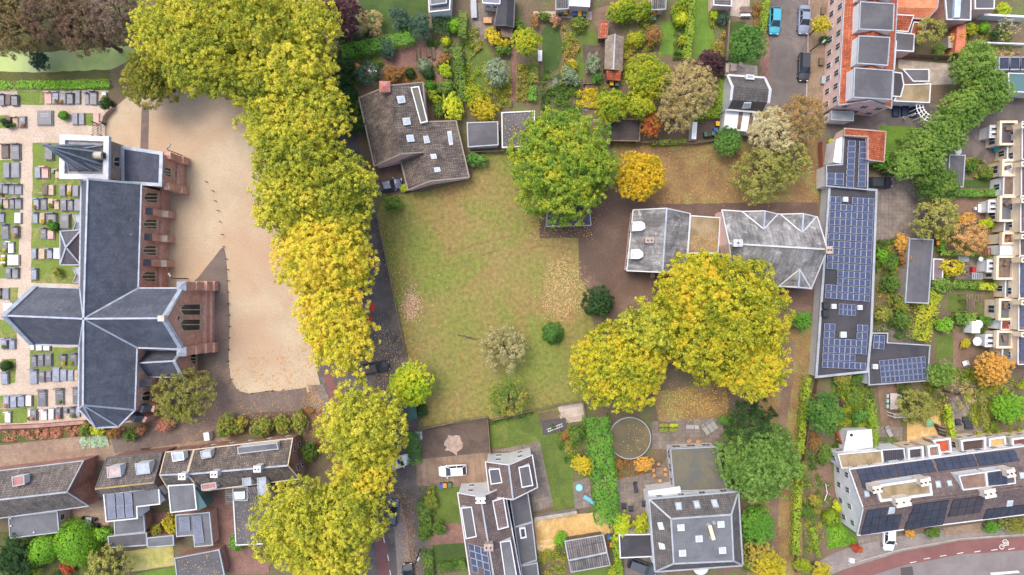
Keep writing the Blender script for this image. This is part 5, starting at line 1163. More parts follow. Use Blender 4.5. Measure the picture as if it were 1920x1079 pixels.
# pink terrace
g = house("terrace_building", "tall pink terrace with orange roof and three grey flat dormers", "building", [(1620, 100)])
W, wl, ro = roofed(g, [[(1586, -60, 5.6), (1643, -60, 8.2), (1632, 189, 8.2), (1572, 198, 5.6)], [(1643, -60, 8.2), (1686, -60, 5.6), (1671, 204, 5.6), (1632, 189, 8.2)]], TILE_RED, BRICKP, trim=RIMG, win=(2, 1.0, 1.5, 1.9))
for q, z in (([(1613, 4), (1676, 8), (1674, 58), (1611, 55)], 8.5), ([(1610, 68), (1668, 71), (1664, 123), (1607, 119)], 8.4), ([(1602, 128), (1674, 133), (1671, 187), (1600, 183)], 8.5), ([(1614, -60), (1677, -56), (1676, -2), (1613, -4)], 8.5)): dormer(g, q, z, 2.4, FELT, rim=RIMG)
flat(g, [(1669, 78), (1680, 78), (1676, 131), (1665, 131)], 4, FELTB, WHITE, RIMW); flat(g, [(1670, 61), (1714, 65), (1712, 97), (1678, 95)], 3.2, FELT, BRICKP, RIMW)
roofed(g, [[(1677, 28, 4.2), (1713, 30, 4.2), (1702, 60, 3.2), (1676, 58, 3.2)]], TILE_RED, WHITE, trim=RIMW, rname="lean_to_roof"); roofed(g, [[(1713, 42, 3.4), (1737, 45, 3.4), (1730, 72, 2.6), (1706, 68, 2.6)]], TILE_RED, BRICKP, trim=RIMW, rname="lean_to_roof")
flat(g, [(1675, 136), (1690, 138), (1694, 160), (1688, 182), (1673, 181)], 3.2, FELTB, WHITE, RIMW); flat(g, [(1693, 131), (1741, 131), (1741, 153), (1712, 153)], 2.9, FELT, BRICKP, RIMW)
flat(g, [(1690, 160), (1744, 158), (1742, 193), (1676, 190)], 3, MOSS, WHITE, RIMW); flat(g, [(1558, 209), (1600, 211), (1599, 227), (1558, 225)], 2.6, mat("grey_metal_roof", C(150, 156, 158), C(132, 138, 140), 1.), WHITE, RIMG)
g = house("house", "house with bright orange tiled roof and red wall", "house", [(1720, 0)]); roofed(g, [[(1678, -50, 5), (1766, -50, 5), (1757, 16, 4.4), (1678, 14, 4.4)], [(1678, 14, 4.4), (1757, 16, 4.4), (1738, 37, 3.2), (1677, 33, 3.2)]], mat("salmon_tile", C(236, 150, 108), C(226, 128, 90), .5, pat=1, pw=.3, ph=.4, mort=.04, pdark=.8, pvar=.1, off=0), mat("red_render", C(214, 104, 78), C(200, 90, 68), .5), trim=RIMG)
g = house("house", "dark flat roofed house with a long glass roof light", "house", [(1790, 10)]); flat(g, [(1768, -50), (1821, -50), (1819, 38), (1775, 37)], 4, FELT, BRICK, RIMW); MB().prism(up(PP([(1792, -30), (1804, -30), (1800, 33), (1789, 33)], 4.5)), 3.9).build("roof_light", GLASSB, g)
g = house("house", "pink walled house with small grey flat roof", "house", [(1845, 0)]); flat(g, [(1827, -50), (1865, -50), (1863, 17), (1828, 17)], 4, FELT, BRICKP, RIMW)
g = house("conservatory", "white framed conservatory with dark glass roof panes", "conservatory", [(1890, 120)])
flat(g, [(1850, 108), (1870, 108), (1868, 132), (1850, 130)], 2.6, FELTB, WHITE, RIMW)
for k in range(3): flat(g, [(1873 + k * 20, 108), (1892 + k * 20, 108), (1892 + k * 20, 131), (1872 + k * 20, 131)], 3.4, SOLARK, WHITE, RIMG, rname="glass_roof")
flat(g, [(1890, 138), (1950, 140), (1950, 175), (1892, 172)], 3., GLASSG, WHITE, RIMW, rname="glass_roof")
g = house("garage", "narrow grey roofed garage beside the bay tree", "garage", [(1795, 320)]); flat(g, [(1780, 291), (1809, 292), (1805, 351), (1778, 348)], 2.7, FELT, WHITE, RIMG)
g = house("garage", "long grey roofed garage with white edge among creepers", "garage", [(1722, 508)]); flat(g, [(1705, 448), (1749, 450), (1740, 569), (1697, 567)], 2.6, FELT, BRICKT, RIMG)
flat(g, [(1750, 486), (1768, 487), (1766, 526), (1749, 525)], 2.2, mat("plum_felt", C(128, 112, 116), C(112, 98, 102), .6), WHITE, RIMW)
# cream row
CR = "cream rear facades of the far terrace"
for k, (y0, y1, lab, mm) in enumerate(((228, 300, "cream terraced house with a wide white framed window", FELT), (300, 368, "cream terraced house with white polycarbonate veranda", WHITE), (368, 436, "cream terraced house above the white garden furniture", FELTG), (436, 480, "cream terraced house with a red framed roof terrace", WOODR), (480, 560, "cream terraced house with two brown skylights in its annexe", WOOD), (560, 620, "cream terraced house above the wooden pergolas", FELTG), (620, 684, "end cream terraced house beside the orange maple", FELTG))):
    g = house("terraced_house", lab, "house", [(1910, (y0 + y1) / 2)], CR)
    dx = (y0 - 430) * -.02; v = (-5, 1, -2, 4, -6, 0, -3)[k]; hz = (5.2, 4.6, 5., 4.4, 4.8, 5., 4.6)[k]
    roofed(g, [[(1912 + dx, y0 + .5, hz), (1990, y0 + .5, 8.2), (1990, y1 - .5, 8.2), (1912 + dx, y1 - .5, hz)]], TILE_PURPLE, CREAM, trim=RIMW, inset=.05, win=(1, 1.1, 1.5, 1.7 + .3 * (k % 3)))
    ys = y0 + (y1 - y0) * (.62, .45, .7, .5, .55, .66, .5)[k]
    flat(g, [(1874 + dx + v, y0 + 2), (1898 + dx, y0 + 2), (1897 + dx, ys - 1), (1873 + dx + v, ys - 1)], 3., mm, CREAM, CREAM, rw=.35, rh=.45, rname="roof_terrace", win=(1, 1.3, 1.5, 1.6))
    flat(g, [(1880 + dx - v, ys + 1), (1898 + dx, ys + 1), (1897 + dx, y1 - 2), (1879 + dx - v, y1 - 2)], (2.6, 3., 2.7, 2.9, 2.5, 3., 2.8)[k], (FELTG, WOOD, FELT, WHITE, FELTG, WOODR, FELT)[k], WHITE if k % 2 else CREAM, RIMW, rname="roof_terrace", win=(1, 1.0, 1.4, 1.4))
    if k % 2 == 0:
        w_, _, fr_ = flat(g, [(1852 + dx, y0 + 8), (1870 + dx + v, y0 + 8), (1869 + dx + v, y0 + 30), (1851 + dx, y0 + 30)], 2.4, WHITE, WHITE, RIMW, rname="annexe_roof")
        for j in range(2): MB().prism(up(PP(quad_rect(1861 + dx, y0 + 14 + j * 10, 12, 6), 2.65)), 2.4).build("roof_light", RIMW, g); MB().face(up(PP(quad_rect(1861 + dx, y0 + 14 + j * 10, 10, 4.4), 2.66))).build("roof_light_pane", GLASS, g)
    c_ = P(1886 + dx, y0 + 14, 3.2); MB().box(c_, .9, .5, 3.0, 3.5, .3 * k).build("terrace_bench", WOOD, g); chimney(g, 1921, y0 + 8, hz + 1.6, .8, .6, 1.8, CREAM)
    if k > 3: panels(g, O(g), [(1914, y0 + 8), (1945, y0 + 8), (1945, y1 - 8), (1912, y1 - 8)], 2, 3, SOLAR, RIMD, pl=(P(1912 + dx, y0, hz), newell(up(PP([(1912 + dx, y0, hz), (1990, y0, 8.2), (1990, y1, 8.2)])))))
# white gabled row with black panels
g = house("terrace_building", "white gabled terrace row with black solar panels and roof terraces", "building", [(1750, 920)])
W, wl, ro = roofed(g, [[(1592, 880, 5.5), (1980, 829, 5.5), (2005, 902, 9), (1618, 953, 9)], [(1618, 953, 9), (2005, 902, 9), (2000, 955, 5.5), (1607, 1004, 5.5)]], TILE_PURPLE, WHITE, trim=RIMW, ridge=TILE_PURPLE, win=(2, .9, 1.2, 2.2)); o = O(g); N_, S_ = plane_of(W[0]), plane_of(W[1])
panels(g, o, [(1606, 881), (1676, 872), (1683, 894), (1614, 904)], 5, 2, SOLARK, DARKMETAL, pl=N_, gapx=.02, gapy=.02); panels(g, o, [(1614, 904), (1634, 901), (1638, 914), (1618, 917)], 2, 1, SOLARK, DARKMETAL, pl=N_, gapx=.02)
panels(g, o, [(1678, 872), (1746, 862), (1754, 885), (1685, 894)], 5, 2, SOLARK, DARKMETAL, pl=N_, gapx=.02, gapy=.02); panels(g, o, [(1752, 861), (1824, 852), (1833, 875), (1760, 884)], 5, 2, SOLARK, DARKMETAL, pl=N_, gapx=.02, gapy=.02); panels(g, o, [(1828, 853), (1902, 844), (1910, 865), (1836, 875)], 5, 2, SOLARK, DARKMETAL, pl=N_, gapx=.02, gapy=.02)
panels(g, o, [(1625, 957), (1664, 951), (1660, 996), (1613, 1003)], 3, 3, SOLARK, DARKMETAL, pl=S_, gapx=.02, gapy=.02); panels(g, o, [(1663, 967), (1690, 964), (1683, 992), (1660, 996)], 2, 2, SOLARK, DARKMETAL, pl=S_, gapx=.02, gapy=.02)
panels(g, o, [(1714, 946), (1778, 937), (1768, 983), (1693, 994)], 5, 3, SOLARK, DARKMETAL, pl=S_, gapx=.02, gapy=.02); panels(g, o, [(1786, 937), (1846, 929), (1838, 960), (1777, 969)], 4, 2, mat("solar_cell_brown", C(66, 60, 68), C(76, 70, 78), .6, fine=0, rough=.2), DARKMETAL, pl=S_, gapx=.02, gapy=.02); panels(g, o, [(1848, 954), (1935, 943), (1932, 962), (1844, 974)], 6, 1, SOLARK, DARKMETAL, pl=S_, gapx=.02)
for q in ([(1619, 921), (1629, 920), (1631, 932), (1621, 934)], [(1752, 903), (1762, 902), (1765, 915), (1755, 916)], [(1774, 902), (1783, 901), (1786, 912), (1777, 913)], [(1910, 887), (1919, 886), (1921, 898), (1912, 899)]): skylight(g, N_, q, frame=RIMG)
for q in ([(1667, 951), (1678, 950), (1676, 961), (1664, 963)], [(1888, 939), (1899, 938), (1897, 948), (1886, 949)]): skylight(g, S_, q)
w, _, fr = flat(g, [(1641, 911), (1740, 896), (1744, 926), (1650, 938)], 8.7, MOSS, WHITE, RIMW, base=6.5, rname="roof_terrace", rw=.35, rh=.35); flat(g, [(1796, 892), (1845, 885), (1849, 913), (1804, 918)], 8.7, mat("brown_deck", C(140, 114, 100), C(120, 98, 88), .8), WHITE, RIMW, base=6.5, rname="roof_terrace", rh=.3); flat(g, [(1849, 885), (1900, 878), (1903, 906), (1852, 912)], 8.8, FELT, WHITE, RIMW, base=6.5, rname="roof_terrace")
panels(g, o, [(1851, 887), (1886, 882), (1888, 908), (1853, 911)], 3, 2, SOLARK, RIMD, z=8.95, gapx=.03, gapy=.03)
for x, y, w_, d_ in ((1694, 942, 2.0, 1.2), (1857, 926, 1.5, 1.1), (1645, 918, 1.2, .9), (1735, 905, 1.2, .9), (1896, 888, 1.1, 1.)): chimney(g, x, y, 10.2, w_, d_, 2., mat("cream_stack", C(226, 214, 200), C(208, 196, 184), 1.), 10, 3)
flat(g, [(1571, 852), (1652, 845), (1654, 869), (1578, 878)], 4.2, MOSS, WHITE, RIMW, win=(1, .9, 1.1, 1.6)); flat(g, [(1653, 844), (1694, 841), (1697, 865), (1656, 868)], 3.8, mat("dark_ribbed", C(78, 76, 84), pat=1, pw=.3, ph=9, mort=.1, pdark=.5, pvar=.05, off=0, fine=.1), WHITE, RIMW)
for q, z, mm in (([(1701, 841), (1727, 838), (1728, 858), (1702, 861)], 4, FELTB), ([(1738, 837), (1757, 834), (1760, 854), (1740, 856)], 4.4, mat("brown_deck", (1, 1, 1, 1))), ([(1748, 826), (1778, 822), (1780, 846), (1762, 849)], 3, mat("orange_deck", C(190, 92, 56), C(168, 78, 48), .8)), ([(1800, 826), (1844, 821), (1844, 847), (1803, 851)], 3.6, mat("dark_deck", C(92, 74, 66), C(70, 58, 54), .8)), ([(1853, 823), (1880, 819), (1884, 844), (1853, 847)], 3.2, mat("tan_deck", C(214, 172, 110), C(196, 154, 96), .8)), ([(1895, 823), (1960, 815), (1960, 838), (1897, 842)], 3.8, mat("wine_deck", C(130, 80, 80), C(116, 70, 70), .8))):
    flat(g, q, z, mm, CREAM, RIMW, rw=.3, rh=.4, rname="terrace_deck", win=(1, .9, 1.1, 1.6))
g2 = house("garden_pavilion", "white flat pavilion roof with a dark vent behind the row", "shed", [(1610, 825)]); flat(g2, [(1589, 809), (1633, 806), (1635, 838), (1582, 845)], 2.6, WHITE, WHITE, RIMW); MB().disc(P(1596, 816, 2.65), .22, .15, 10).build("vent", DARKMETAL, g2)
for k in range(5): MB().box(P(1574 + k * 2.6, 814 + k * 5, .3 + k * .35), 1.3, .32, 0, .35 + k * .35, -.35).build("stair_step", WOODR, g2)
# brown twin houses
g = house("villa", "brown tiled semi with white gable and two dark dormers", "house", [(955, 900)])
W, wl, ro = roofed(g, [[(910, 866, 5.4), (954, 872, 8.3), (962, 937, 8.3), (918, 931, 5.4)], [(954, 872, 8.3), (998, 853, 5.4), (1008, 914, 5.4), (962, 937, 8.3)]], TILE_PURPLE, WHITE, trim=RIMW, ridge=RIMG, win=(2, .8, 1.1, 2.6))
dormer(g, [(917, 881), (936, 879), (941, 905), (921, 908)], 7.2, 1.6, FELT); dormer(g, [(973, 877), (992, 873), (999, 910), (979, 914)], 7.2, 1.6, FELT)
g = house("villa", "brown tiled semi with blue solar panels and white chimney gable", "house", [(915, 1010)])
W, wl, ro = roofed(g, [[(858, 924, 5.4), (901, 932, 8.3), (929, 1100, 8.3), (884, 1100, 5.4)], [(901, 932, 8.3), (945, 912, 5.4), (980, 1100, 5.4), (929, 1100, 8.3)]], TILE_PURPLE, WHITE, trim=RIMW, ridge=RIMG, win=(2, .8, 1.1, 2.6))
dormer(g, [(865, 953), (884, 951), (893, 1006), (874, 1010)], 7.1, 1.7, FELT); dormer(g, [(924, 940), (944, 934), (953, 988), (934, 993)], 7.2, 1.7, TILE_PURPLE); dormer(g, [(938, 1017), (957, 1014), (972, 1100), (950, 1100)], 7.2, 1.7, FELTG)
panels(g, O(g), [(878, 1018), (914, 1029), (922, 1084), (887, 1072)], 3, 4, SOLAR, RIMW, pl=plane_of(W[0]), gapx=.04, gapy=.04, skip={(1, 3)})
chimney(g, 901, 939, 9.4, 1.3, .7, 2.2, WHITE, pots=3); chimney(g, 916, 1027, 9.4, 1.2, .9, 1.8, BRICKT, pots=2)
flat(g, [(957, 938), (989, 922), (998, 978), (965, 988)], 3.2, FELT, WHITE, RIMG); flat(g, [(965, 989), (998, 980), (1006, 1050), (976, 1060)], 3.1, FELT, WHITE, RIMG); flat(g, [(977, 1062), (1007, 1055), (1012, 1100), (982, 1100)], 3.1, FELT, WHITE, RIMG)
MB().prism(up(PP([(973, 990), (985, 989), (988, 1009), (976, 1011)], 3.6)), 3).build("roof_light", RIMW, g); MB().face(up(PP([(976, 993), (983, 992), (985, 1006), (978, 1008)], 3.61))).build("roof_light_pane", GLASS, g)
# hipped villa
g = house("villa", "white villa with brown hipped roof round a flat grey top", "house", [(1303, 995)])
a4 = [(1217, 936, 5.4), (1384, 922, 5.4), (1392, 1060, 5.4), (1228, 1072, 5.4)]; b4 = [(1258, 973, 7.6), (1371, 965, 7.6), (1375, 1052, 7.6), (1263, 1057, 7.6)]
W, wl, ro = roofed(g, [[a4[0], a4[1], b4[1], b4[0]], [a4[1], a4[2], b4[2], b4[1]], [a4[2], a4[3], b4[3], b4[2]], [a4[3], a4[0], b4[0], b4[3]], b4], TILE_DARK, WHITE, trim=RIMG, ridge=RIMG, tw=.3, win=(2, 1., 1.2, 2.8))
MB().solid(up([P(x, y, 7.64) for x, y, z in b4]), (0, 0, -.03)).build("flat_top", FELTG, g)
for q in ([(1265, 943), (1277, 942), (1279, 957), (1268, 958)], [(1299, 940), (1310, 939), (1314, 954), (1303, 955)], [(1332, 938), (1343, 937), (1348, 952), (1337, 953)]): skylight(g, plane_of(W[0]), q, frame=RIMG)
for q in ([(1233, 980), (1242, 979), (1246, 993), (1237, 993)], [(1235, 1017), (1246, 1020), (1248, 1030), (1238, 1030)]): skylight(g, plane_of(W[3]), q)
for x, y in ((1277, 990), (1311, 1011), (1352, 984), (1280, 1038), (1355, 1033)): MB().prism(up(PP(quad_rect(x, y, 13, 12, -4), 7.85)), 7.6).build("roof_light", RIMW, g); MB().prism(up(PP(quad_rect(x, y, 8, 8, -4), 8.0)), 7.8).build("dome", GLASSB, g)
for x, y in ((1328, 984), (1338, 980), (1333, 1008)): MB().disc(P(x, y, 7.6), .3, .5, 8, r2=.15).build("roof_vent", RIMG, g)
MB().beam(P(1330, 985, 8), P(1338, 1012, 8), .5, .4).build("duct", CREAM, g)
flat(g, [(1257, 842), (1343, 838), (1362, 918), (1264, 921)], 3, FELTM, WHITE, RIMG, win=(1, 1.3, 1.4, 1.8)); flat(g, [(1216, 921), (1274, 913), (1276, 925), (1218, 936)], 3.2, WHITE, WHITE, RIMW); flat(g, [(1161, 1003), (1225, 1002), (1229, 1043), (1163, 1046)], 2.8, FELTB, WHITE, RIMW)
mb = MB(); c = P(1314, 1064, 3.2); mb.disc((c.x, c.y, 3), 1.2, .2, 18); mb.build("canopy", RIMW, g)
g = house("shed", "ribbed grey garden shed by the straw garden", "shed", [(1100, 1035)]); roofed(g, [[(1059, 1015, 2.1), (1131, 1003, 2.1), (1138, 1036, 2.8), (1066, 1051, 2.8)], [(1066, 1051, 2.8), (1138, 1036, 2.8), (1144, 1060, 2.1), (1071, 1073, 2.1)]], RIBBED, WOOD, trim=RIMG, ridge=RIMG)
# chestnut kiosk
g = house("pavilion", "low wooden pavilion half hidden under the chestnut tree", "shed", [(1068, 405)]); roofed(g, [[(1024, 425, 2.2), (1108, 423, 2.2), (1106, 398, 3), (1026, 399, 3)], [(1026, 399, 3), (1106, 398, 3), (1108, 374, 2.2), (1024, 376, 2.2)]], TILE_DARK, WOOD, trim=RIMG)
# ------------------------------------------------------------------ hedges
for pts, w, h, m, lab in (
 ([(-60, 159), (100, 159), (203, 156)], 16, .8, "bright", "long bright green clipped hedge above the cemetery"),
 ([(640, 97), (700, 84), (775, 66)], 25, 2.0, "hedgegreen", "broad clipped hedge behind the red brick terrace"),
 ([(826, 30), (826, 62)], 32, 2.2, "dark", "dark square yew block beside the white rimmed house"),
 ([(868, 20), (866, 70)], 15, 2.4, "green", "tall dark hedge behind the light green dome"),
 ([(856, 88), (861, 130), (868, 186)], 19, 2.0, "green", "long hedge with a thin brownish top between two gardens"),
 ([(1003, 24), (1003, 48)], 12, 1.6, "rust", "short rusty beech hedge near the bins"),
 ([(1001, 117), (1000, 153)], 17, 1.8, "greenorange", "orange tinted beech hedge beside the white bench"),
 ([(1000, 160), (998, 187)], 14, 1.6, "hedgegreen", "short green box hedge below the orange tinted one"),
 ([(1299, -40), (1297, 30), (1290, 108)], 13, 2.0, "yellowhedge", "long yellow green privet hedge between two bright lawns"),
 ([(1443, -40), (1437, 20), (1430, 62)], 12, 1.8, "yellowhedge", "yellow green hedge beside the teal car"),
 ([(1357, 148), (1350, 205)], 15, 1.8, "yellowhedge", "yellow hedge along the bowed roof house"),
 ([(1312, 212), (1352, 211)], 17, 1.5, "yellowhedge", "yellow green hedge behind the small bin yard"),
 ([(1222, 268), (1286, 265)], 9, 1.0, "yellowhedge", "low yellow hedge edging the worn brown lawn"),
 ([(1517, 707), (1510, 770), (1502, 850)], 12, 1.8, "yellowhedge", "yellow green hedge along the dirt track beside fig bush"),
 ([(1502, 868), (1497, 950), (1493, 1045)], 13, 1.8, "yellowhedge", "yellow green hedge along the dirt track below fig bush"),
 ([(1119, 783), (1128, 850), (1134, 900), (1142, 985)], 45, 3.0, "hedgegreen", "tall thick hedge beside the round pool"),
 ([(1150, 1006), (1158, 1040), (1166, 1100)], 12, 1.8, "yellowhedge", "narrow yellow hedge beside the carport drive"),
 ([(775, 812), (776, 872)], 23, 2.0, "midgreen", "green laurel hedge between avenue and bare plot"),
 ([(793, 942), (799, 995)], 24, 1.7, "green", "green hedge before the front lawn of the brown semi"),
 ([(800, 1038), (808, 1100)], 18, 1.5, "green", "green hedge at the lower avenue edge"), ([(822, 1068), (872, 1060)], 18, 1.5, "green", "low green hedge across the dark mossy lawn"),
 ([(1792, 361), (1840, 362), (1890, 360)], 13, 1.6, "hedgegreen", "clipped green hedge above the white garden table"),
 ([(1766, 474), (1810, 476), (1862, 482)], 10, 1.5, "leafgreen", "narrow green hedge under the peach maple"),
 ([(1770, 442), (1769, 470)], 8, 1.5, "hedgegreen", "short green hedge beside the orange bins"),
 ([(1753, 548), (1740, 585), (1727, 638)], 34, 2.2, "limegreen", "broad mottled hedge beside the dark garage"),
 ([(1790, 533), (1838, 535)], 16, 1.2, "leafgreen", "rounded green hedge above the square lawn"), ([(1838, 537), (1870, 538)], 13, 1.6, "lime", "lime green hedge reaching the cream facade"),
 ([(1795, 596), (1832, 598)], 22, 1.8, "leafgreen", "leafy hedge between the pergola gardens"), ([(1838, 600), (1862, 603)], 14, 1.5, "hedgegreen", "short hedge against the cream annexe"),
 ([(1634, 750), (1640, 800), (1640, 838)], 16, 1.8, "yellowhedge", "ivy hedge beside the white pavilion"),
 ([(1778, 760), (1785, 800), (1793, 825)], 11, 1.6, "lime", "yellow green hedge beside the dark stair"), ([(1845, 735), (1850, 800)], 16, 1.6, "olive", "olive hedge between the rear terraces"),
 ([(1523, 990), (1537, 1045)], 9, 1.0, "yellowhedge", "low clipped hedge before the bright lawn"),
 ([(560, 770), (588, 772)], 8, 1.0, "rust", "low rusty hedge at the avenue crossing"),
): hedge(pts, w, h, LM[m], lab)
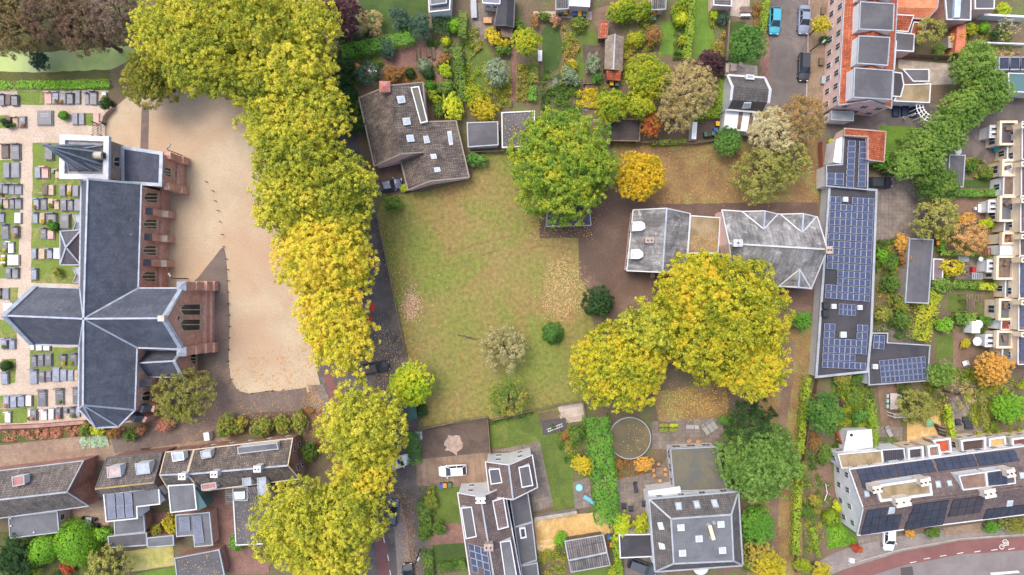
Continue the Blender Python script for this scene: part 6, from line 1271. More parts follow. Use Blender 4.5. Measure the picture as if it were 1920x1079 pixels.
# ------------------------------------------------------------------ shrubs: px, py, radius, leaves, label, style
for x, y, r, m, lab, st in (
 (199, 195, 12, "dark", "dark round box bush by the cemetery gate", 'ball'), (119, 217, 9, "hedgegreen", "small round box ball on a white grave", 'ball'), (100, 425, 9, "hedgegreen", "round box ball between dark graves", 'ball'),
 (11, 686, 10, "dark", "round dark bush on the lower cemetery plot", 'ball'), (12, 232, 8, "dark", "small dark bush between upper graves", 'shrub'), (108, 510, 8, "mixed", "small yellow flowered bush on the grass plot", 'shrub'),
 (78, 115, 20, "darkblue", "dark shrub growing out of the duckweed pond", 'shrub'),
 (310, 795, 17, "pink", "pink hydrangea bush by the cobbled paving", 'shrub'), (342, 775, 16, "limegreen", "yellow green hydrangea next to the pink one", 'shrub'), (298, 770, 12, "green", "small green bush at the church corner", 'shrub'),
 (247, 815, 13, "green", "green bush below the apse", 'shrub'), (265, 806, 11, "pink", "small pink bush below the apse", 'shrub'), (215, 812, 13, "rust", "rusty fern clump below the apse", 'shrub'), (185, 806, 13, "lime", "yellow green bush beside the rusty fern", 'shrub'), (160, 806, 11, "mixed", "mixed autumn bush beside the cemetery wall", 'shrub'),
 (425, 800, 22, "mixed", "yellow green viburnum nearest the white bin", 'shrub'), (448, 798, 16, "greenorange", "orange tinted viburnum in the shrub row", 'shrub'), (492, 800, 22, "mixed", "broad viburnum in the middle of the shrub row", 'shrub'), (530, 795, 18, "greenorange", "yellow viburnum beside the crossing", 'shrub'), (562, 792, 19, "mixed", "dense viburnum at the crossing end", 'shrub'), (580, 845, 18, "green", "green bush behind the end gable", 'shrub'),
 (698, 45, 22, "birch", "orange brown birch bush above the broad hedge", 'loose'), (748, 35, 20, "darkblue", "dark blue green pine bush on the dark lawn edge", 'loose'), (852, 48, 15, "bright", "light green clipped dome", 'ball'), (728, 92, 17, "darkblue", "dark round bush below the broad hedge", 'shrub'),
 (688, 140, 21, "darkblue", "grey green bush beside the small pond", 'loose'), (645, 125, 20, "dark", "dark bush below the avenue planes", 'shrub'), (640, 150, 20, "dark", "dark laurel near the villa pond", 'shrub'), (650, 185, 25, "dark", "large dark dome bush beside the villa", 'ball'), (664, 200, 18, "green", "green bush at the villa eaves", 'shrub'), (672, 235, 22, "dark", "dark bush against the villa roof", 'shrub'), (668, 128, 9, "orange", "small orange azalea beside the pond", 'shrub'),
 (735, 140, 17, "rust", "brown grass mound behind the villa", 'shrub'), (769, 138, 10, "dark", "small clipped dark ball behind the villa", 'ball'), (795, 124, 14, "greygreen", "pale grey green willow ball", 'ball'), (804, 140, 11, "dark", "dark clipped ball below the pale one", 'ball'), (806, 161, 10, "hedgegreen", "green clipped ball beside the villa roof", 'ball'), (836, 133, 14, "lime", "yellow green ball beside the hedge", 'shrub'), (836, 78, 9, "lime", "small lime ball by the terrace", 'ball'), (832, 112, 12, "rust", "brown fern beside the terrace", 'shrub'),
 (838, 165, 16, "green", "green bush beside the long hedge", 'shrub'), (816, 185, 13, "limegreen", "loose lime bush beside the villa dormer", 'shrub'), (848, 200, 24, "lime", "broad pale yellow green shrub behind the villa", 'shrub'), (825, 205, 14, "green", "green shrub beside the villa wall", 'shrub'), (890, 180, 22, "limegreen", "green shrub beside the small garage", 'shrub'), (908, 205, 26, "yellow", "bright yellow shrub above the small garage", 'shrub'), (925, 70, 16, "yellow", "bright yellow bush beside the black shed", 'shrub'), (948, 80, 12, "yellow", "small yellow bush before the log roof", 'shrub'), (943, 95, 13, "green", "green bush below the yellow one", 'shrub'),
 (893, 300, 17, "midgreen", "green bush at the villa corner", 'shrub'), (735, 380, 18, "green", "green bush at the meadow corner", 'shrub'), (760, 352, 8, "lime", "small lime bush by the blue car", 'shrub'),
 (1165, 20, 26, "limegreen", "round green apple bush beside the grey lean-to", 'shrub'), (1200, 22, 24, "limegreen", "second green apple bush next to the orange bin", 'shrub'), (1192, 75, 16, "limegreen", "small lime bush beside the mossy shed", 'shrub'), (1225, 68, 18, "rust", "brown faded hydrangea beside the small lime bush", 'shrub'), (1276, 35, 15, "lime", "clipped yellow green box bush", 'ball'), (1275, 15, 18, "limegreen", "green bush before the privet hedge", 'shrub'), (1280, 75, 10, "limegreen", "small lime bush on the lawn edge", 'shrub'), (1355, 35, 12, "darkblue", "dark round bush beside the pale terrace", 'shrub'), (1340, 28, 8, "lime", "lime coloured small bush near the pink annexe", 'shrub'),
 (1112, 120, 17, "greygreen", "grey green bush on the raked earth", 'shrub'), (1120, 148, 10, "midgreen", "small green bush beside the corner bench", 'shrub'), (1070, 145, 15, "greygreen", "grey shrub by the garden pond", 'loose'), (1075, 122, 9, "yellow", "small yellow bush by the narrow lawn", 'shrub'), (1040, 40, 10, "pink", "pinkish bush behind the oval lawn", 'shrub'), (1085, 45, 14, "mixed", "mixed autumn bush above the narrow lawn", 'shrub'), (1020, 30, 10, "green", "green bush behind the oval lawn", 'shrub'), (975, 50, 14, "green", "green bush above the yellow green ash", 'shrub'),
 (1560, 270, 7, "lime", "small lime bush before the white annexe", 'shrub'), (1650, 300, 18, "hedgegreen", "green ivy bush below the orange hip roof", 'shrub'), (1670, 315, 14, "green", "green bush near the black car", 'shrub'), (1545, 75, 6, "green", "small green plant on the tan pavement", 'shrub'),
 (1820, 55, 12, "limegreen", "lime bush in the walled garden", 'shrub'), (1845, 52, 10, "bright", "bright green ball beside the orange bin top", 'ball'), (1870, 60, 14, "dark", "dark bush in the walled garden", 'shrub'), (1795, 75, 14, "orange", "orange yellow bush by the brick shed", 'loose'), (1880, 20, 13, "lime", "lime climber by the walled garden", 'shrub'), (1760, 95, 12, "green", "green bush below the olive pear tree", 'shrub'),
 (1822, 310, 12, "green", "green bush beside the narrow garage", 'shrub'), (1850, 325, 12, "greenorange", "green orange bush before the cream row", 'shrub'), (1795, 345, 8, "rust", "small brown bush near the clipped hedge", 'shrub'),
 (1692, 455, 14, "orange", "orange creeper on the long garage", 'loose'), (1700, 480, 16, "rust", "rusty creeper bush beside the long garage", 'loose'), (1668, 490, 16, "green", "green bush beside the solar roof", 'shrub'), (1668, 530, 18, "green", "round green bush beside the solar roof", 'shrub'), (1655, 480, 12, "bright", "bright green bush beside the solar roof", 'shrub'), (1688, 570, 16, "greenorange", "autumn bush beyond the garage end", 'shrub'), (1690, 600, 18, "green", "dark green bush beyond the garage end", 'shrub'), (1655, 590, 16, "mixed", "mixed bush by the roof light yard", 'shrub'),
 (1780, 500, 20, "yellow", "golden yellow climber shrub beside the garage annexe", 'loose'), (1762, 535, 20, "leafgreen", "round green bush at the garage end", 'shrub'), (1770, 610, 16, "bright", "bright green bush above the small lawn", 'shrub'), (1810, 645, 8, "yellow", "pale yellow bush beside the white parasol", 'shrub'), (1812, 410, 10, "orange", "small orange bush beside the white table", 'loose'), (1850, 420, 12, "lime", "lime climber on the cream annexe", 'shrub'),
 (1580, 712, 16, "mixed", "yellow flowering bush below the solar roof", 'shrub'), (1606, 710, 12, "green", "green bush below the solar roof", 'shrub'), (1612, 780, 16, "midgreen", "soft green bush before the white pavilion", 'shrub'), (1598, 745, 15, "green", "green bush in the shaded lawn", 'shrub'), (1572, 755, 10, "purple", "dark purple bush in the shaded lawn", 'shrub'), (1528, 830, 14, "rust", "brown bush by the track hedge", 'shrub'), (1545, 852, 17, "green", "green bush at the white gable corner", 'shrub'), (1580, 722, 9, "yellow", "small bright yellow bush by the solar building", 'shrub'),
 (1559, 972, 17, "yellowhedge", "round yellow green bush beside the white gable", 'ball'), (1568, 948, 9, "lime", "small lime bush against the white gable", 'shrub'), (1530, 940, 13, "greenorange", "orange tinted bush by the handrail", 'shrub'), (1512, 960, 14, "green", "green bush beside the track hedge", 'shrub'), (1505, 1060, 16, "limegreen", "lime bush by the road bend", 'shrub'), (1606, 1028, 8, "red", "red ground bush on the pavement edge", 'shrub'), (1705, 1000, 8, "orange", "orange bush under the solar gutters", 'shrub'), (1750, 998, 12, "green", "green bush under the solar gutters", 'shrub'), (1860, 988, 13, "hedgegreen", "green front garden bush of the row", 'shrub'), (1905, 985, 22, "olive", "large olive grass bush of the row", 'shrub'),
 (1092, 870, 21, "yellow", "yellow round bush beside the tall hedge", 'shrub'), (1080, 815, 18, "green", "green bush above the yellow round bush", 'shrub'), (1062, 815, 10, "rust", "rusty bush beside the black shed mat", 'shrub'), (1207, 870, 17, "orange", "orange hydrangea bush beside the round pool", 'shrub'), (1160, 872, 10, "rust", "rust coloured bush between hedge and pool", 'shrub'), (1165, 985, 22, "lime", "yellow lime bush at the tall hedge end", 'shrub'), (1200, 985, 20, "limegreen", "lime green bush beside the carport", 'shrub'), (1148, 1070, 10, "limegreen", "small lime bush beside the ribbed shed", 'shrub'), (1050, 1010, 13, "bright", "bright green bush beside the ribbed shed", 'shrub'), (790, 768, 14, "dark", "dark green bush at the green container", 'shrub'), (810, 940, 15, "greenorange", "brownish bush on the front lawn", 'shrub'), (795, 995, 15, "green", "round green bush by the brick path", 'shrub'), (825, 990, 14, "green", "green bush on the front lawn corner", 'shrub'), (1360, 790, 14, "midgreen", "green bush at the lounger terrace", 'shrub'),
 (322, 985, 15, "yellow", "yellow shrub in the courtyard", 'loose'), (292, 995, 9, "greenorange", "small green orange courtyard shrub", 'loose'), (195, 1000, 13, "bright", "palm like green bush by the terrace", 'loose'), (60, 1065, 16, "limegreen", "lime bush below the rhododendron", 'shrub'), (125, 1065, 12, "red", "red bush below the topiary", 'shrub'), (170, 1060, 14, "green", "green bush below the large topiary", 'shrub'),
): shrub(x, y, r, LM[m], lab, st)
# ------------------------------------------------------------------ planting beds and fallen leaves
BD = [
 ([(-40, 812), (140, 800), (200, 800), (204, 812), (100, 822), (-40, 832)], 3000, "pink", "autumn flower border along the cemetery wall", .7), ([(146, 822), (200, 815), (204, 836), (155, 842)], 1500, "mint", "pale mint ground cover beside the clinker lane", .3),
 ([(640, 100), (725, 95), (722, 135), (680, 170), (640, 170)], 2200, "green", "green planting round the small villa pond", .7), ([(700, 132), (815, 118), (815, 160), (730, 155)], 1800, "rust", "brownish border behind the villa", .5), ([(660, 30), (700, 60), (650, 95), (600, 90)], 1200, "dark", "dark undergrowth below the purple beech", .8),
 ([(880, 50), (895, 50), (905, 90), (880, 110), (870, 90)], 1200, "mixed", "mixed border beside the grey terrace", .7), ([(968, 120), (1000, 120), (995, 190), (968, 190)], 2000, "mixed", "mixed border beside the brick garden path", .7), ([(915, 150), (955, 150), (960, 200), (935, 205)], 1200, "greenorange", "green orange border by the yellow shrub", .7),
 ([(1050, 40), (1110, 38), (1095, 60), (1080, 110), (1070, 140), (1055, 120), (1060, 80)], 2600, "mixed", "mixed autumn border between the two lawns", .8), ([(1010, 130), (1060, 130), (1075, 170), (1070, 200), (1015, 210)], 2200, "green", "wild planting round the garden pond", .7), ([(1078, 165), (1120, 165), (1125, 205), (1080, 200)], 1600, "yellow", "yellowing perennials behind the corner bench", .6),
 ([(1160, 80), (1190, 90), (1190, 170), (1170, 210), (1165, 130)], 1600, "limegreen", "weedy strip beside the mossy shed", .5), ([(1265, 45), (1285, 45), (1285, 112), (1262, 112)], 1400, "green", "green border before the privet hedge", .6), ([(1328, 15), (1362, 25), (1358, 110), (1338, 110)], 1800, "mixed", "mixed border along the wooden garden wall", .6), ([(1410, 5), (1432, 5), (1430, 60), (1415, 62)], 1000, "rust", "rust coloured border beside the hedge", .8),
 ([(1570, 725), (1625, 725), (1625, 800), (1565, 800)], 2500, "limegreen", "leafy planting round the shaded lawn", .5), ([(1505, 870), (1530, 870), (1545, 1010), (1510, 1050)], 1800, "mixed", "border between track hedge and white gable", .6), ([(1645, 460), (1700, 460), (1695, 620), (1642, 620)], 3000, "mixed", "wild garden between solar roof and long garage", .6), ([(1800, 55), (1900, 60), (1900, 95), (1800, 92)], 2000, "mixed", "walled garden planting", .5), ([(1790, 90), (1915, 98), (1880, 110), (1800, 110)], 1200, "birch", "straw coloured grass strip", .4),
 ([(1780, 690), (1900, 710), (1905, 800), (1850, 800), (1800, 730)], 2600, "mixed", "rear garden planting below the orange maple", .7), ([(1690, 740), (1760, 735), (1770, 775), (1700, 790)], 1800, "olive", "olive planting above the sandy garden", .6), ([(1010, 1040), (1060, 1015), (1070, 1045), (1010, 1060)], 1400, "greenorange", "planting strip beside the straw garden", .5), ([(1045, 770), (1075, 800), (1090, 860), (1060, 850)], 900, "mixed", "border beside the tall hedge", .5), ([(920, 790), (1000, 772), (1000, 780), (920, 798)], 800, "green", "green strip along the meadow fence", .4),
 ([(0, 1000), (200, 985), (235, 1090), (0, 1090)], 3500, "dark", "dark undergrowth round the topiary", .6), ([(590, 830), (610, 800), (660, 900), (640, 900)], 900, "rust", "leafy verge at the terrace end", .3), ([(1395, 760), (1430, 740), (1460, 780), (1410, 800)], 900, "dark", "dark undergrowth beside the dirt track", .6),
 ([(1640, 820), (1690, 820), (1690, 838), (1640, 840)], 400, "green", "green planting at the grey yard", .4), ([(1548, 985), (1572, 978), (1606, 1005), (1604, 1020), (1552, 1030)], 1500, "bright", "tufty grass below the white gable", .25)]
BD += [
 ([(800, 75), (870, 70), (880, 190), (800, 190)], 2600, "green", "dense planting beside the long hedge behind the villa", 1.0), ([(640, 60), (700, 70), (690, 100), (600, 130)], 1500, "dark", "dark shrubbery under the last planes", 1.0), ([(870, 120), (960, 110), (960, 205), (870, 205)], 2400, "limegreen", "tangled planting round the yellow shrub", .9), ([(1055, 60), (1075, 60), (1080, 160), (1050, 160)], 1600, "mixed", "tall mixed perennials between oval and narrow lawn", 1.0), ([(1010, 165), (1090, 165), (1090, 225), (1020, 215)], 2200, "green", "leafy growth round the reed pond", .9), ([(1120, 160), (1190, 165), (1190, 222), (1120, 220)], 1800, "olivegreen", "rough growth above the black shed", .7), ([(1165, 35), (1240, 35), (1236, 110), (1170, 110)], 2400, "mixed", "overgrown patch beside the mossy shed", .9), ([(1325, 100), (1362, 100), (1358, 145), (1330, 150)], 1200, "dark", "dark shrubbery below the purple plum", .9), ([(1290, 240), (1310, 200), (1350, 225), (1300, 232)], 700, "green", "green growth behind the white board", .6),
 ([(1640, 450), (1705, 445), (1700, 640), (1640, 620)], 3200, "green", "dense bushes between solar roof and long garage", 1.1), ([(1755, 430), (1850, 425), (1850, 470), (1760, 470)], 1800, "mixed", "planting under the peach maple", .8), ([(1750, 590), (1850, 590), (1850, 625), (1755, 620)], 2000, "green", "dense planting above the small lawn", 1.0), ([(1560, 700), (1640, 700), (1640, 830), (1555, 850)], 3600, "green", "dense garden between solar roof and white pavilion", 1.0), ([(1680, 720), (1770, 715), (1780, 790), (1690, 800)], 2600, "olivegreen", "dense growth above the sandy garden", 1.0), ([(1775, 690), (1920, 690), (1920, 830), (1830, 820), (1790, 750)], 4200, "limegreen", "dense gardens behind the white gabled row", 1.0), ([(1505, 840), (1560, 840), (1555, 1000), (1510, 1050)], 2200, "green", "dense garden edge beside the track hedge", .9), ([(1640, 260), (1700, 260), (1700, 330), (1640, 330)], 1200, "green", "planting below the neat bright lawn", .8), ([(1790, 295), (1870, 300), (1865, 336), (1800, 336)], 1500, "mixed", "planting beside the narrow garage", .8),
 ([(1030, 795), (1100, 785), (1100, 850), (1060, 870)], 1400, "green", "dense border beside the tall hedge", .9), ([(785, 915), (815, 910), (818, 1080), (790, 1080)], 1800, "green", "front garden border along the avenue", .8), ([(1005, 1030), (1070, 1015), (1075, 1079), (1010, 1079)], 1600, "mixed", "garden beside the ribbed shed", .8), ([(1390, 930), (1440, 940), (1430, 1079), (1392, 1070)], 1800, "green", "dense hedge bank beside the hipped villa", 1.2), ([(1150, 860), (1225, 850), (1225, 885), (1150, 900)], 900, "rust", "autumn border between pool and terrace", .7)]
for i, (q, n, m, lab, h) in enumerate(BD): scatter("planting", q, int(n * 1.6), LM[m], lab, .2, h * 1.2, seed=i, clump=max(8, n // 60), cat="planting")
LT = [([(400, 690), (590, 640), (600, 735), (470, 740)], 700, "litter", "fallen leaves at the yard corner"), ([(470, 200), (640, 600), (600, 720), (540, 600)], 900, "litter", "fallen leaves beneath the avenue edge"), ([(705, 600), (765, 670), (775, 720), (700, 720)], 900, "litterpale", "fallen leaves round the black car"),
 ([(1030, 500), (1050, 485), (1085, 500), (1095, 570), (1060, 600), (1020, 590)], 1500, "litterpale", "drift of pale fallen leaves by the bare soil"), ([(1240, 735), (1360, 720), (1365, 780), (1240, 785)], 600, "litteryellow", "yellow leaves on the lawn below the oak"), ([(1300, 440), (1345, 440), (1345, 470), (1292, 470)], 220, "litter", "brown leaves lying on the mossy flat roof"),
 ([(730, 340), (1010, 300), (1010, 440), (900, 780), (800, 790)], 350, "litter", "scattered leaves across the meadow"), ([(710, 410), (735, 520), (775, 700), (790, 790), (800, 790), (780, 690), (745, 520), (722, 410)], 1600, "litter", "leaf strip along the meadow fence"), ([(575, 735), (600, 730), (610, 800), (590, 830)], 700, "litter", "orange leaves at the crossing verge"), ([(740, 900), (760, 930), (780, 1079), (765, 1079)], 900, "litter", "orange leaf strip along the pavement"),
 ([(1150, 265), (1530, 270), (1530, 375), (1240, 380)], 400, "litteryellow", "leaves scattered on the worn brown lawn"), ([(945, 215), (998, 213), (998, 270), (946, 272)], 130, "litteryellow", "leaves lying on the white rimmed garage"), ([(1165, 790), (1215, 800), (1215, 850), (1160, 850)], 40, "litteryellow", "leaves floating on the round pool cover"), ([(300, 760), (560, 745), (570, 770), (350, 830)], 500, "litter", "leaves scattered on the cobbled paving"), ([(440, 940), (500, 935), (500, 1015), (446, 1018)], 150, "litteryellow", "leaves on the dark flat extension"), ([(335, 1050), (405, 1036), (415, 1075), (340, 1085)], 60, "litteryellow", "a few leaves on the grey garage"), ([(1020, 330), (1110, 330), (1110, 440), (990, 440)], 900, "litteryellow", "yellow leaves under the chestnut"), ([(1180, 170), (1230, 170), (1235, 215), (1180, 215)], 400, "litteryellow", "leaves below the yellow green maple")]
for i, (q, n, m, lab) in enumerate(LT):
    zt = {5: 2.85, 11: 3.0, 12: 1.15, 14: 3.05, 15: 2.85}.get(i, .12); scatter("fallen_leaves", q, n, LM[m], lab, .15, seed=i + 50, z=zt, cat="leaves", soft=1. if zt > 1 else 9.)
# ------------------------------------------------------------------ cars
TYRE = mat("tyre_rubber", C(38, 38, 40), fine=.1); RIMA = mat("alloy", C(170, 172, 176), rough=.35, fine=0)
CGLASS = mat("car_glass", C(44, 50, 58), rough=.08, spec=.8, fine=0); LAMP = mat("lamp_glass", C(226, 226, 220), rough=.2, fine=0); TAILL = mat("tail_lamp", C(150, 40, 36), rough=.3, fine=0)
def paint(n, c): return mat("car_paint_" + n, C(*c), rough=.42, spec=.4, fine=0, coat=.15)
def car(px, py, ang, label, pm, L=4.3, Wd=1.78, Hh=1.5, kind="hatch", name="parked_car", group="parked cars"):
    "ang: direction the bonnet points, degrees counter-clockwise from the right of the map"
    c = P(px, py, .7); t = thing(name, label, "car", (c.x, c.y, 0), group); t.rotation_euler.z = math.radians(ang); ORG[t.name] = Vector((0, 0, 0))
    hw = Wd / 2
    # lower body: stations along the length with half width and deck height
    st = [(-.5, .66, .62), (-.485, .84, .82), (-.40, .97, .92), (-.2, 1., .93), (.1, 1., .93), (.28, .98, .90), (.42, .92, .80), (.48, .78, .68), (.5, .6, .52)]
    mb = MB(); R_s = []
    for x, w, z in st:
        X = x * L; w = w * hw; R_s.append([Vector((X, -w * .96, .22)), Vector((X, -w, .5)), Vector((X, -w * .97, z * .9)), Vector((X, -w * .82, z)), Vector((X, 0, z + .04)), Vector((X, w * .82, z)), Vector((X, w * .97, z * .9)), Vector((X, w, .5)), Vector((X, w * .96, .22))])
    for a, b in zip(R_s, R_s[1:]):
        for k in range(8): mb.face([a[k], b[k], b[k + 1], a[k + 1]][::-1])
    mb.face(R_s[0]); mb.face(R_s[-1][::-1]); mb.build("body", pm, t, smooth=True)
    rear, fr_, tr, tf = {"hatch": (-.47, .25, -.36, .06), "saloon": (-.36, .22, -.2, .06), "estate": (-.485, .25, -.43, .06)}[kind]
    z0, z1 = .9, Hh; b = [Vector((rear * L, -hw * .86, z0)), Vector((fr_ * L, -hw * .84, z0)), Vector((fr_ * L, hw * .84, z0)), Vector((rear * L, hw * .86, z0))]
    u = [Vector((tr * L, -hw * .66, z1)), Vector((tf * L, -hw * .66, z1)), Vector((tf * L, hw * .66, z1)), Vector((tr * L, hw * .66, z1))]
    gl = MB(); 
    for i in range(4): gl.face([b[i], b[(i + 1) % 4], u[(i + 1) % 4], u[i]])
    g = gl.build("windows", CGLASS, t); g.name = "window_glass"
    rf = MB(); rf.solid([p + Vector((0, 0, .03)) for p in u], (0, 0, -.06))
    for i in range(4): rf.beam(b[i], u[i], .09, .07)
    m_ = (tr + tf) / 2 * L
    for s in (-1, 1): rf.beam((m_, s * hw * .86, z0), (m_, s * hw * .66, z1), .1, .07)
    rf.build("roof", pm, t)
    for s in (-1, 1):
        mm = MB(); mm.box((.2 * L, s * (hw + .08)), .16, .2, .88, 1.02); mm.build("mirror", pm, t)
        MB().box((.478 * L, s * hw * .58), .12, .3, .58, .70).build("headlight", LAMP, t); MB().box((-.492 * L, s * hw * .6), .08, .28, .62, .76).build("tail_light", TAILL, t)
        for x in (-.31, .31):
            wh = MB(); wh.tube([(x * L, s * (hw - .2), .31), (x * L, s * (hw + .01), .31)], [.31, .31], 12); w_ = wh.build("wheel", TYRE, t)
            MB().tube([(x * L, s * (hw + .0), .31), (x * L, s * (hw + .025), .31)], [.19, .19], 8).build("rim", RIMA, w_)
    return t
car(1453, 39, -93, "teal blue hatchback parked beside the yellow hedge", paint("teal", (60, 160, 180)))
car(1508, 37, -93, "silver blue saloon parked before the pink terrace", paint("silver_blue", (130, 142, 164)), 4.5, kind="saloon")
car(1508, 126, -92, "black estate car parked beside the tan pavement", paint("black", (52, 54, 62)), 4.4, kind="estate")
car(1649, 343, 0, "black hatchback with yellow plate beside the solar roof", paint("black", (1, 1, 1)), 4.0)
car(730, 348, 12, "dark blue car on the villa drive", paint("navy", (62, 72, 108)), 4.2, kind="saloon")
car(704, 690, 9, "black car parked under the avenue trees by the meadow corner", paint("black", (1, 1, 1)), 4.4, kind="estate")
car(849, 883, 184, "white hatchback with dark roof panel on the striped drive", paint("white", (240, 240, 242)), 4.4)
car(737, 962, 85, "grey hatchback on the avenue pavement under the plane", paint("grey", (96, 104, 114)), 4.2)
car(745, 868, 20, "white car almost hidden under the golden plane", paint("white", (1, 1, 1)), 3.9)
car(766, 1082, 95, "dark car on the avenue below the front hedge", paint("black", (1, 1, 1)), 4.2)
car(1205, 1064, -20, "dark grey estate before the carport", paint("charcoal", (76, 80, 88)), 4.7, kind="estate")
car(1667, 1008, 268, "white car under the gutter of the solar row", paint("white", (1, 1, 1)), 4.2)
# ------------------------------------------------------------------ street and yard things
def bollard(x, y):
    c = P(x, y, .5); mb = MB(); mb.tube([(c.x, c.y, 0), (c.x, c.y, .85), (c.x, c.y, .95)], [.07, .05, .03], 8); o = mb.build("bollard", DARKMETAL, origin=(c.x, c.y, 0)); tag(o, "small dark iron bollard edging the gravel yard", "bollard", "bollards round the gravel yard")
for x, y in ((386, 341), (398, 358), (403, 377), (408, 395), (412, 416), (416, 440), (419, 463), (424, 486), (426, 506), (427, 527), (427, 548), (428, 570), (429, 591), (430, 613), (429, 634), (428, 656), (427, 678), (433, 712), (445, 732), (471, 739), (498, 735), (510, 734), (530, 732)): bollard(x, y)
def lamp(x, y, h, ang, label, arm=1.0):
    c = P(x, y, 0); t = thing("street_lamp", label, "street lamp", (c.x, c.y, 0)); a = math.radians(ang); d = Vector((math.cos(a), math.sin(a), 0))
    MB().tube([(c.x, c.y, 0), (c.x, c.y, h)], [.09, .06], 8).build("pole", DARKMETAL, t); MB().beam(c + Vector((0, 0, h)), c + d * arm + Vector((0, 0, h + .1)), .08, .08).build("arm", DARKMETAL, t)
    q = c + d * (arm + .2); MB().box((q.x, q.y), .7, .28, h, h + .16, a, tx=.8, ty=.8).build("lamp_head", RIMG, t)
lamp(352, 523, 5.0, 120, "dark lamp standing at the transept corner", .4); lamp(341, 292, 4.6, 60, "dark lamp standing at the north porch", .4); lamp(788, 1030, 6.5, 60, "lamp post beside the avenue pavement"); lamp(1519, 96, 6.5, 225, "dark lamp post on the tan pavement"); lamp(658, 255, 6, 45, "lamp post between plane trees and villa")
# iron cemetery gate and curved wall
gt = thing("cemetery_gate", "dark iron gate at the cemetery entrance", "gate", P(190, 244))
for x in (184, 199): MB().tube([P(x, 233), P(x, 233) + Vector((0, 0, 1.8))], [.09, .09], 6).build("post", DARKMETAL, gt); MB().tube([P(x, 258), P(x, 258) + Vector((0, 0, 1.8))], [.09, .09], 6).build("post", DARKMETAL, gt)
for x in (184, 199):
    for k in range(9): a = P(x, 233 + k * 3); MB().tube([a, a + Vector((0, 0, 1.4))], [.025, .025], 4).build("bar", DARKMETAL, gt)
    for z in (.2, 1.35): MB().beam(P(x, 233) + Vector((0, 0, z)), P(x, 258) + Vector((0, 0, z)), .05, .05).build("rail", DARKMETAL, gt)
def wall_line(name, pts, h, w, m, label, cat="wall"):
    mb = MB(); W_ = [P(x, y, 0) for x, y in pts]
    for a, b in zip(W_, W_[1:]): mb.beam(a + Vector((0, 0, h / 2)), b + Vector((0, 0, h / 2)), w, h)
    c = centroid(W_); return tag(mb.build(name, m, origin=(c.x, c.y, 0)), label, cat)
wall_line("garden_wall", [(196, 235), (199, 222), (206, 212), (216, 204)], 1.1, .35, BRICKT, "curved brick wall beside the cemetery gate")
wall_line("cemetery_wall", [(-80, 803), (80, 797), (165, 790)], 1.0, .5, BRICKD, "long brown cemetery wall below the graves")
wall_line("garden_wall", [(1002, 968), (1080, 956)], 1.4, .5, CONCRETE, "pale concrete wall above the straw garden")
wall_line("garden_wall", [(1362, 45), (1358, 120)], 1.6, .25, WOOD, "tan wooden garden wall beside the dark lawn")
wall_line("garden_wall", [(1832, 83), (1915, 86)], .8, .2, WHITE, "low white wall in the walled garden"); wall_line("garden_wall", [(1830, 36), (1910, 40)], 1.8, .3, WHITE, "tall white wall behind the walled garden")
wall_line("kerb", [(1590, 1058), (1690, 1030), (1800, 1010), (1920, 1002), (2050, 1001)], .12, .2, CONCRETE, "pale stone kerb of the curved road", "kerb"); wall_line("kerb", [(1518, -60), (1515, 60), (1511, 205)], .12, .18, CONCRETE, "stone kerb beside the parked cars", "kerb")
def fence(pts, h, m, label, step=1.8, tilt=0):
    W_ = [P(x, y, 0) for x, y in pts]; c = W_[0]; t = thing("fence", label, "fence", (c.x, c.y, 0))
    for a, b in zip(W_, W_[1:]):
        n = max(1, round((b - a).length / step))
        for k in range(n):
            p, q = a.lerp(b, k / n), a.lerp(b, (k + 1) / n); d = (q - p).normalized() * .06
            MB().beam(p + d + Vector((0, 0, h / 2)), q - d + Vector((0, 0, h / 2)), .05, h - .1).build("panel", m, t); MB().box(p, .1, .1, 0, h + .08).build("post", m, t)
FW = mat("grey_fence_wood", C(168, 152, 130), C(140, 126, 108), 1.5, pat=1, pw=.14, ph=3, mort=.02, pdark=.6, pvar=.15, off=0)
fence([(708, 405), (735, 530), (763, 668)], 1.1, FW, "low pale fence between avenue and meadow"); fence([(795, 802), (835, 794), (868, 786), (915, 780)], 1.2, FW, "weathered fence along the bare plot"); fence([(915, 784), (920, 850)], 1.3, FW, "fence between bare plot and lawn"); fence([(925, 786), (1000, 768), (1048, 757), (1092, 752), (1096, 785)], 1.3, FW, "wooden fence closing the meadow bottom"); fence([(882, 288), (1005, 284)], 1.4, FW, "wooden fence behind the flat garages"); fence([(1190, 270), (1300, 272), (1360, 262)], 1.3, FW, "low fence along the worn brown lawn"); fence([(1528, 712), (1510, 800), (1494, 930), (1488, 1070)], 1.3, mat("brown_fence", C(130, 100, 80), C(110, 84, 68), 1.5), "brown fence beside the dirt track"); fence([(1690, 108), (1780, 112)], 1.8, WOOD, "slanting board fence above the slab terrace"); fence([(1534, 270), (1536, 345)], 1.6, mat("rust_boards", C(176, 112, 92), C(156, 96, 80), 1.5), "reddish board fence beside the white annexe")
